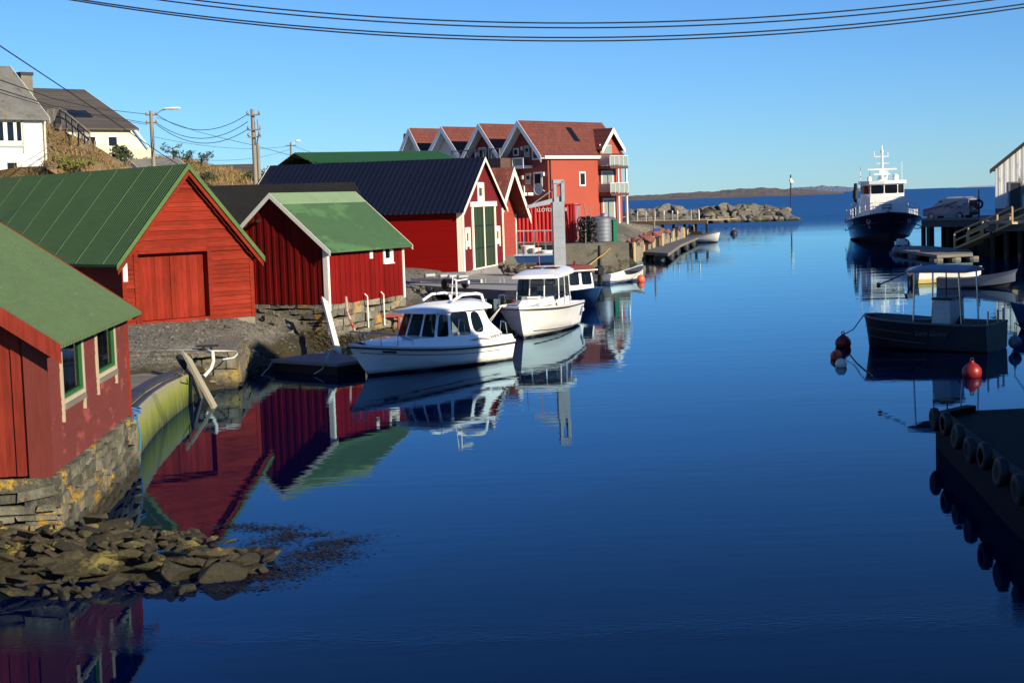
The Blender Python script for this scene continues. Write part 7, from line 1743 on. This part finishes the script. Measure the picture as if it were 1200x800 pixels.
mb = MB(); mb.lathe([(.09, 1.98), (.11, 2.2), (.05, 2.3), (0, 2.32)], 10, Matrix.Translation((2.9, -.3, 0))); mb.lathe([(.07, 1.98), (.08, 2.12), (0, 2.2)], 10, Matrix.Translation((3.3, .2, 0))); mb.build('fender_buoy', K['red_buoy'], rt)

# --- open white boat with outboard
h4 = Hull(4.6, 1.75, (.58, .50, .95), .5, -.2, (.40, 2.0, .72), .82, (.80, .03, .3), .02)
rt = thing('open_boat', 'white open motorboat with blue waterline and black outboard motor', 'boat'); d4 = V((.62, .785)); st = at_z(706, 333, 0); place(rt, V((st.x - .0, st.y + .45)), d4)
h4.mesh().build('hull', [BOOT('white_hull_blue', (.78, .78, .75), (.02, .06, .2), .14)] * 2, rt, 50, weld=True); mb = MB()
for sd in (1, -1): h4.strip(mb, .0, .96, sd, .40, .44, .006)
mb.build('waterline_stripe', bl, rt); h4.inner(.12).build('interior', K['gel_dirty'], rt, 40)
for x in (1.0, 2.2, 3.2): mb = MB(); mb.box(x, -.6, .33, x + .3, .6, .38); mb.build('thwart', K['gel_dirty'], rt)
mb = MB(); t_ = [h4.sheer(t, 1, -.02, .03) for t in (.72, .8, .9, .97)]; u2 = [h4.sheer(t, -1, -.02, .03) for t in (.72, .8, .9, .97)]
for i in range(3): mb.quad(t_[i], t_[i + 1], u2[i + 1], u2[i])
mb.build('foredeck', MAT('grey_canvas', (.10, .10, .13), .8, .2), rt)
om = MB(); om.box(-.30, -.12, -.55, -.12, .12, .55); om.prism([V((-.55, -.17, .62)), V((-.02, -.17, .55)), V((.02, -.17, .95)), V((-.12, -.17, 1.12)), V((-.5, -.17, 1.02))], (0, .34, 0)); om.tube([(0, 0, .9), (.55, .1, .85)], .03, 6); om.build('outboard_motor', K['black'], rt)
P = at_z(751, 330, 0); mb = MB(); mb.lathe([(0, -.3), (.2, -.2), (.27, .0), (.2, .2), (.06, .3), (0, .32)], 16, Matrix.Translation((P.x, P.y, .14))); tag(mb.build('float_buoy', K['orange'], None, 60), 'orange pink float at the bow of the open white boat', 'buoy')

# --- far white boat at the end of the floating dock
h5 = Hull(5.2, 2.0, (.85, .85, 1.15), .4, -.2, (.4, 2.2, .7), .9, (.85, .02, .3))
rt = thing('open_boat', 'white boat with dark covered deck at the far end of the floating dock', 'boat'); d5 = V((.75, -.66)); tip5 = at_z(842, 284, 0); place(rt, V((tip5.x, tip5.y + .4)) - d5 * 4.9, d5)
h5.mesh().build('hull', [boot_white, boot_white], rt, 50, weld=True); h5.deck(.04, .03).build('cover', MAT('dark_cover', (.03, .032, .035), .8, .3, 2), rt)
mb = MB(); mb.hexa([V((1.4, -.5, .85)), V((3.2, -.45, .9)), V((3.2, .45, .9)), V((1.4, .5, .85)), V((1.6, -.3, 1.25)), V((2.9, -.25, 1.2)), V((2.9, .25, 1.2)), V((1.6, .3, 1.25))]); mb.build('canvas_hump', MAT('dark_canvas', (.035, .036, .04), .85, .3, 2), rt)
mb = MB()
for sd in (1, -1): h5.rail(mb, 0, 1, sd, -.02, .04)
mb.build('rubbing_strake', K['grey_wood'], rt)

# --- dark aluminium workboat on the right
dE_ = V((-.80, .60)); cw0 = at_z(1155, 414, 0); nE = V((.60, .80)); h6 = Hull(4.45, 2.1, (.86, .90, 1.08), .15, -.25, (.50, 2.4, .50), .98, (.92, .04, .16), .0)
rt = thing('workboat', 'dark aluminium workboat with canopy and console moored in the shade on the right', 'boat'); place(rt, V((cw0.x, cw0.y)) + nE * .98, dE_)
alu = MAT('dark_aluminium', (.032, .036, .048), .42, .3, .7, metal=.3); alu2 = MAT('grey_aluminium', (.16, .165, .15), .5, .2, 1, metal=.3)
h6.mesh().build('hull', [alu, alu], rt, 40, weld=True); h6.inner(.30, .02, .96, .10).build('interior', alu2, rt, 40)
mb = MB(); r_ = h6.sec(0); mb.add([V((-.012, y * .96, z)) for x, y, z in r_] + [V((-.012, -y * .96, z)) for x, y, z in reversed(r_)], [tuple(range(2 * len(r_)))]); mb.build('transom', MAT('transom_olive', (.24, .24, .19), .55, .2, 1), rt)
mb = MB()
for sd in (1, -1): h6.rail(mb, 0, 1, sd, .0, .04)
mb.build('gunwale', alu2, rt)
mb = MB()
for sd in (1, -1):
    h6.strip(mb, .55, .98, sd, .33, .36, .012); h6.strip(mb, .45, .95, sd, .62, .65, .012)
mb.build('rubbing_strake', alu2, rt)
cx = 1.62; mb = MB(); mb.hexa([V((cx - .35, -.62, .30)), V((cx + .35, -.62, .30)), V((cx + .35, .62, .30)), V((cx - .35, .62, .30)), V((cx - .32, -.6, 1.62)), V((cx + .2, -.6, 1.62)), V((cx + .2, .6, 1.62)), V((cx - .32, .6, 1.62))]); cs = mb.build('console', MAT('console_grey', (.54, .58, .55), .5, .15, 1), rt)
mb = MB(); mb.box(cx - .36, -.64, 1.623, cx + .26, .64, 1.70); mb.build('dash', K['black'], cs)
mb = MB()
for i in range(9): mb.box(cx - .372, -.52 + i * .125, 1.645, cx - .362, -.49 + i * .125, 1.675)
mb.build('dash_stud', K['gel'], cs)
mb = MB()
for (x, y, tx) in ((cx - .78, .78, .1), (cx - .74, -.8, .05), (cx + .85, .74, -.05), (cx + .8, -.74, -.05)): mb.tube([(x, y, .75), (x + tx, y * .95, 2.52)], .03, 8)
mb.build('canopy_post', K['steel'], rt)
mb = MB(); mb.tube([(cx + .1, -.2, 1.7), (cx + .1, -.2, 2.5)], .022, 6); mb.build('light_mast', K['black'], rt)
mb = MB(); nx, ny = 8, 8
cp = lambda u, v, lo: V((cx - .92 + 1.95 * u, (2 * v - 1) * .86, 2.50 + (0 if lo else .06 + .12 * (1 - (2 * v - 1) ** 2) + .05 * (1 - (2 * u - 1) ** 2))))
for lo_ in (0, 1):
    fl = [cp(i / nx, j / ny, lo_) for i in range(nx + 1) for j in range(ny + 1)]; mb.add(fl, [(i * (ny + 1) + j, i * (ny + 1) + j + 1, (i + 1) * (ny + 1) + j + 1, (i + 1) * (ny + 1) + j) for i in range(nx) for j in range(ny)])
for i in range(nx):
    for j in (0, 1): mb.quad(cp(i / nx, j, 0), cp((i + 1) / nx, j, 0), cp((i + 1) / nx, j, 1), cp(i / nx, j, 1)); mb.quad(cp(j, i / nx, 0), cp(j, (i + 1) / nx, 0), cp(j, (i + 1) / nx, 1), cp(j, i / nx, 1))
mb.build('canopy', MAT('canopy_blue_grey', (.24, .30, .40), .6, .15, 1.2), rt, 40)
mb = MB(); mb.tube([(cx + 1.2, .6, 2.45), (cx + 1.9, .75, 2.15), (cx + 2.0, .77, 2.1)], .025, 6); mb.lathe([(0, -.1), (.07, -.06), (.07, .06), (0, .1)], 8, Matrix.Translation((cx + 2.0, .77, 2.1))); mb.build('deck_light', K['black'], rt)
mb = MB(); mb.torus((cx - .45, .1, .92), (1, 0, .3), .17, .03); mb.torus((cx - .5, .1, .86), (1, 0, 0), .12, .05); mb.build('hose_coil', K['black'], rt)
mb = MB()
for (x, y) in ((.12, -.95), (.1, -.4), (.1, .5)): mb.tube([(x, y, .8), (x, y, 1.28)], .035, 8)
mb.tube([(.12, -.95, 1.2), (.1, -.4, 1.22)], .015, 6); mb.build('stern_bollard', K['steel'], rt)
mb = MB(); mb.box(2.2, -.6, .5, 2.7, .2, .95); mb.box(2.8, .0, .5, 3.2, .5, .85); mb.build('fish_crate', MAT('crate_brown', (.10, .06, .05), .7, .3, 3), rt)
mb = MB(); h6.strip(mb, .565, .575, 1, .06, .42, .014, 3); mb.build('tell_tale', PAINT('dark_red_strip', (.10, .012, .012), .6), rt)
text('lettering', 'Lady Gunny', .22, PAINT('faded_script', (.12, .13, .16), .6), rt, frame_on((1.75, h6.b(.4) + .012, .58), (-1, 0, 0), (0, 1, 0)), .006, .35)
bow_w = Matrix.Rotation(math.atan2(dE_.y, dE_.x), 4, 'Z') @ h6.sheer(.98, 1, 0) + V(rt.location)
# buoys at its bow and stern
def ball(name, label, px, py, r, mat_, Y=None, ring=False, z=None):
    P = at_z(px, py, r * .45) if Y is None else at_y(px, py, Y); P = V((P.x, P.y, r * .45)) if Y is None else P
    b = thing(name, label, 'buoy', P); mb = MB(); mb.lathe([(0, -r), (r * .6, -r * .8), (r * .92, -r * .38), (r, 0), (r * .92, r * .4), (r * .6, r * .78), (r * .24, r * 1.0), (r * .2, r * 1.18), (0, r * 1.2)], 20); mb.build('float', mat_, b, 60)
    mb = MB(); mb.torus((0, 0, r * 1.28), (0, 1, 0), r * .18, r * .06, 12, 6); mb.build('eye', K['black'], b); return b
ball('mooring_buoy', 'large dark red mooring buoy on the line from the dark workboat', 988, 402, .27, K['red_buoy']); o = ball('mooring_buoy', 'small orange float touching the large red mooring buoy', 980, 417, .19, K['orange']); o.rotation_euler = (.9, -.8, 0)
o = ball('mooring_buoy', 'small cream float beside the orange one', 985.5, 426.5, .175, K['white_buoy']); o.rotation_euler = (2.9, .1, 0)
ball('mooring_buoy', 'single red buoy floating below the stern of the dark workboat', 1139, 436, .27, K['red_buoy'])
Pg = at_y(1189.5, 401, 49.6); g_ = ball('boat_fender', 'blue grey ball fender hanging from the stern of the dark workboat', 1189.5, 401, .21, K['grey_buoy'], 49.6)
mb = MB(); mb.tube([Pg + V((0, 0, .24)), at_y(1189, 379, 49.8)], .012, 6); tag(mb.build('fender_line', K['rope_dark']), 'short line holding the blue grey ball fender', 'rope')
Pb = at_z(988, 402, .12); mb = MB(); mb.tube([bow_w, bow_w.lerp(V((Pb.x, Pb.y, .35)), .5) - V((0, 0, .12)), V((Pb.x, Pb.y, .4))], .018, 6); tag(mb.build('mooring_rope', K['rope_dark'], None, 60), 'dark mooring rope from the workboat bow down to the red buoy', 'rope')
P = [at_z(996, 415, .012), at_z(1004, 425, .012), at_z(1012, 432, .012), at_z(1022, 440, .012)]; mb = MB(); mb.tube(P, .016, 6); tag(mb.build('mooring_rope', K['rope_dark'], None, 60), 'slack dark rope floating between the red buoy and the workboat', 'rope')
P = [at_y(1189, 378, 50), at_y(1200, 386, 47), at_y(1230, 396, 43)]; mb = MB(); mb.tube(P, .016, 6); tag(mb.build('mooring_rope', K['rope_dark'], None, 60), 'dark stern line leaving the workboat towards the right bank', 'rope')

# --- rowing boats behind it
h7 = Hull(4.4, 1.6, (.62, .52, .8), .4, -.15, (.4, 2, .7), .8, (.8, .02, .25))
rt = thing('rowing_boat', 'white rowing boat with yellow waterline seen through the workboat canopy posts', 'boat'); a = at_z(1074, 333, 0); place(rt, V((a.x, a.y + .7)), V((.95, .3)))
h7.mesh().build('hull', [boot_yel, boot_yel], rt, 50, weld=True); h7.inner(.1).build('interior', K['gel_dirty'], rt, 40)
mb = MB(); mb.box(-.3, -.1, -.3, -.1, .1, .5); mb.prism([V((-.5, -.14, .55)), V((-.05, -.14, .5)), V((-.05, -.14, .8)), V((-.4, -.14, .85))], (0, .28, 0)); mb.tube([(-.5, 0, .6), (-1.3, .1, .25)], .03, 6); mb.build('outboard_motor', K['black'], rt)
h8 = Hull(4.0, 1.6, (.55, .55, .95), .5, -.15, (.4, 2, .7), .85, (.8, .02, .25))
rt = thing('rowing_boat', 'blue rowing boat whose pointed bow reaches past the workboat canopy', 'boat'); tip8 = at_z(1188, 325, .5); d8 = V((.93, -.36)); place(rt, V((tip8.x, tip8.y)) - d8 * 3.8, d8)
h8.mesh().build('hull', [MAT('slate_blue', (.05, .075, .14), .5, .15), bottom_navy], rt, 50, weld=True); h8.inner(.1).build('interior', MAT('slate_inside', (.06, .08, .13), .6, .15), rt, 40)
h9 = Hull(4.5, 1.7, (.6, .6, 1.0), .5, -.15, (.4, 2, .7), .85, (.8, .02, .25))
rt = thing('rowing_boat', 'bright blue boat bow cut off by the right edge behind the workboat', 'boat'); tip9 = at_z(1184, 362, .75); d9 = V((-.93, -.36)); place(rt, V((tip9.x, tip9.y)) - d9 * 4.5, d9)
h9.mesh().build('hull', [MAT('mid_blue', (.04, .12, .30), .5, .15), bottom_navy], rt, 50, weld=True); h9.deck(.03, .02).build('cover', MAT('blue_tarp', (.05, .14, .33), .7, .15), rt)

# --- navy and white patrol ship by the right quay
hs = Hull(23, 7.2, (2.1, 2.0, 3.0), 2.4, -.8, (.55, 2.4, .62), .9, (.86, .1, 1.0), .06)
stem = at_z(1042, 284.5, 0); ds = V((-.165, -.986)).normalized(); rt = thing('patrol_ship', 'navy hulled patrol ship with white wheelhouse and tall mast by the right quay', 'ship'); So = V((stem.x, stem.y)) - ds * 20.6; place(rt, So, ds)
navyh = MAT('navy_hull', (.010, .016, .045), .28, .15, .3, coat=.3); hs.mesh().build('hull', [navyh, bottom_navy], rt, 45, weld=True); hs.deck(.05, .02).build('deck', MAT('ship_deck', (.12, .13, .14), .8, .2), rt)
mb = MB()
for sd in (1, -1): hs.rail(mb, 0, 1, sd, -.03, .07); hs.rail(mb, .15, .98, sd, -.9, .05, -.03)
mb.build('rubbing_strake', K['black'], rt)
wh = PAINT('ship_white', (.78, .78, .76), .35)
mb = MB(); mb.prism([V((5, -2.3, 2.2)), V((15.0, -2.3, 2.3)), V((16.0, -1.5, 2.4)), V((16.0, 1.5, 2.4)), V((15.0, 2.3, 2.3)), V((5, 2.3, 2.2))], (0, 0, 2.1)); mb.build('deckhouse', wh, rt)
fr, gl = MB(), MB(); zb, zt = 4.35, 5.75
pl = [(9.0, -2.05), (13.2, -2.05), (14.3, -1.35), (14.5, 0.0), (14.3, 1.35), (13.2, 2.05), (9.0, 2.05)]
for (xa, ya), (xb_, yb) in zip(pl, pl[1:]):
    A, Bq = V((xa, ya, zb)), V((xb_, yb, zb)); n_ = 2 if abs(xb_ - xa) > 2 else 1
    for i in range(n_):
        a, b = A.lerp(Bq, i / n_), A.lerp(Bq, (i + 1) / n_); up = V((0, 0, zt - zb)); out_ = V((.10, 0, 0)) if xa > 13 else V()
        wpanel(fr, gl, a, b, b + up + out_, a + up + out_, (.03, .03, .30, .08), 10)
mb2 = fr; mb2.quad((9.0, -2.05, zb), (9.0, 2.05, zb), (9.0, 2.05, zt), (9.0, -2.05, zt)); w2 = mb2.build('wheelhouse', wh, rt); gl.build('window', K['glass_dark'], w2)
mb = MB(); mb.prism([V((x + (.35 if x > 13 else -.2), y * 1.1, zt)) for x, y in pl], (0, 0, .32)); mb.build('wheelhouse_roof', wh, rt)
mb = MB(); mb.prism([V((11.2, -.45, zt + .32)), V((12.3, -.45, zt + .32)), V((12.1, -.3, 7.05)), V((11.4, -.3, 7.05))], (0, .9, 0)); mb.prism([V((11.4, -.3, 7.05)), V((12.1, -.3, 7.05)), V((12.1, .3, 7.05)), V((11.4, .3, 7.05))], (0, 0, .1)); ms_ = mb.build('mast_base', wh, rt)
mb = MB(); mb.tube([(11.7, 0, 7.1), (11.7, 0, 8.9), (11.7, 0, 9.7)], [.14, .11, .05], 8); mb.bar((11.7, -1.45, 7.25), (11.7, 1.45, 7.25), .35, .16); mb.bar((11.7, -.75, 8.55), (11.7, .65, 8.55), .12, .1); mb.bar((11.7, -.5, 7.85), (11.7, .7, 7.85), .12, .08); mb.bar((11.7, -.75, 8.55), (11.7, -.75, 9.1), .07, .07); mb.bar((11.7, .6, 8.55), (11.7, .6, 9.0), .07, .07); mb.lathe([(0, 0), (.16, .05), (.16, .3), (0, .35)], 8, Matrix.Translation((11.7, 0, 8.9))); mb.build('mast', wh, rt)
mb = MB(); mb.bar((12.5, -.85, 6.75), (12.5, .75, 6.75), .16, .14); mb.lathe([(.18, 0), (.18, .3), (0, .32)], 10, Matrix.Translation((12.45, -.05, 6.35))); mb.build('radar', K['gel'], rt)
mb = MB()
for (x, y, z1) in ((10, 2.1, 8.0), (10, -2.1, 7.6), (13, 1.5, 6.6), (11, -1.2, 7.4)): mb.tube([(x, y, zt + .3), (x, y, z1)], .03, 6)
mb.build('antenna', wh, rt)
mb = MB(); mb.lathe([(0, 0), (.28, .0), (.3, .35), (.2, .6), (0, .68)], 12, Matrix.Translation((13.3, 1.2, zt + .32))); mb.lathe([(0, 0), (.22, .0), (.24, .25), (.15, .45), (0, .5)], 12, Matrix.Translation((13.6, -1.4, zt + .32))); mb.build('dome', wh, rt)
mb = MB(); mb.tube([(6.0, -2.4, 2.4), (6.0, -2.4, 5.2), (6.2, -2.4, 5.9)], [.22, .22, .18], 10); mb.build('exhaust_stack', K['black'], rt)
mb = MB(); mb.box(5.4, -2.7, 4.3, 5.9, -2.3, 5.2); mb.build('red_raft', PAINT('raft_red', (.4, .03, .02), .5), rt)
for (x, y) in ((7.2, 2.6), (7.2, -2.6)): mb = MB(); mb.lathe([(0, -.6), (.33, -.6), (.36, 0), (.33, .6), (0, .6)], 12, Matrix.Translation((x, y, 3.6)) @ Matrix.Rotation(PI / 2, 4, 'Y')); mb.build('life_raft', wh, rt)
for sd in (1, -1):
    mb = MB(); tt = [.08 + .86 * i / 16 for i in range(17)]
    for t in tt: P = hs.sheer(t, sd, 0, .12); mb.tube([P, P + V((0, 0, 1.1))], .035, 6)
    for dz in (.38, .74, 1.1): mb.tube([hs.sheer(t, sd, dz, .12) for t in tt], .032, 6)
    mb.build('deck_railing', wh, rt)
mb = MB(); P = [hs.sheer(.94, sd, 0, .12) for sd in (1, -1)]; 
for dz in (.38, .74, 1.1): mb.tube([P[0] + V((0, 0, dz)), P[1] + V((0, 0, dz))], .032, 6)
mb.build('bow_railing', wh, rt)
mb = MB(); mb.box(17.2, -1.1, 2.75, 17.7, 1.1, 4.1); mb.box(17.73, -.6, 3.1, 17.78, .6, 3.8); mb.build('deck_locker', wh, rt); mb = MB(); mb.box(17.79, -.5, 3.15, 17.83, .5, 3.75); mb.build('locker_panel', K['galv'], rt)
mb = MB(); mb.lathe([(.3, 0), (.2, .1), (.2, .5), (.34, .6), (0, .65)], 12, Matrix.Translation((19.2, 0, 2.85))); mb.build('windlass', K['galv'], rt)
for sd in (1, -1):
    x, y, z = hs.sec(.90)[-1]; mb = MB(); Q = hs.sec(.9)[3]; mb.torus((Q[0], sd * (Q[1] + .08), Q[2]), (.6, sd * .8, 0), .22, .07, 12, 6); mb.bar((Q[0], sd * (Q[1] + .1), Q[2] - .1), (Q[0] - .1, sd * (Q[1] - .02), Q[2] - .7), .12, .12); mb.build('anchor', K['galv'], rt)
    a0, a1_ = hs.sec(.62)[3], hs.sec(.74)[3]; u = V((a1_[0] - a0[0], sd * (a1_[1] - a0[1]), 0)).normalized(); nrm_ = V((-u.y, u.x, 0)) * (1 if sd > 0 else -1); ctr = (V((a0[0], sd * a0[1], a0[2])) + V((a1_[0], sd * a1_[1], a1_[2]))) / 2
    text('lettering', 'AKU', .85, wh, rt, frame_on(ctr + nrm_ * .32 + V((0, 0, .35)), u * (-1 if sd > 0 else 1), nrm_ + V((0, 0, -.25))), .02)
mb = MB()
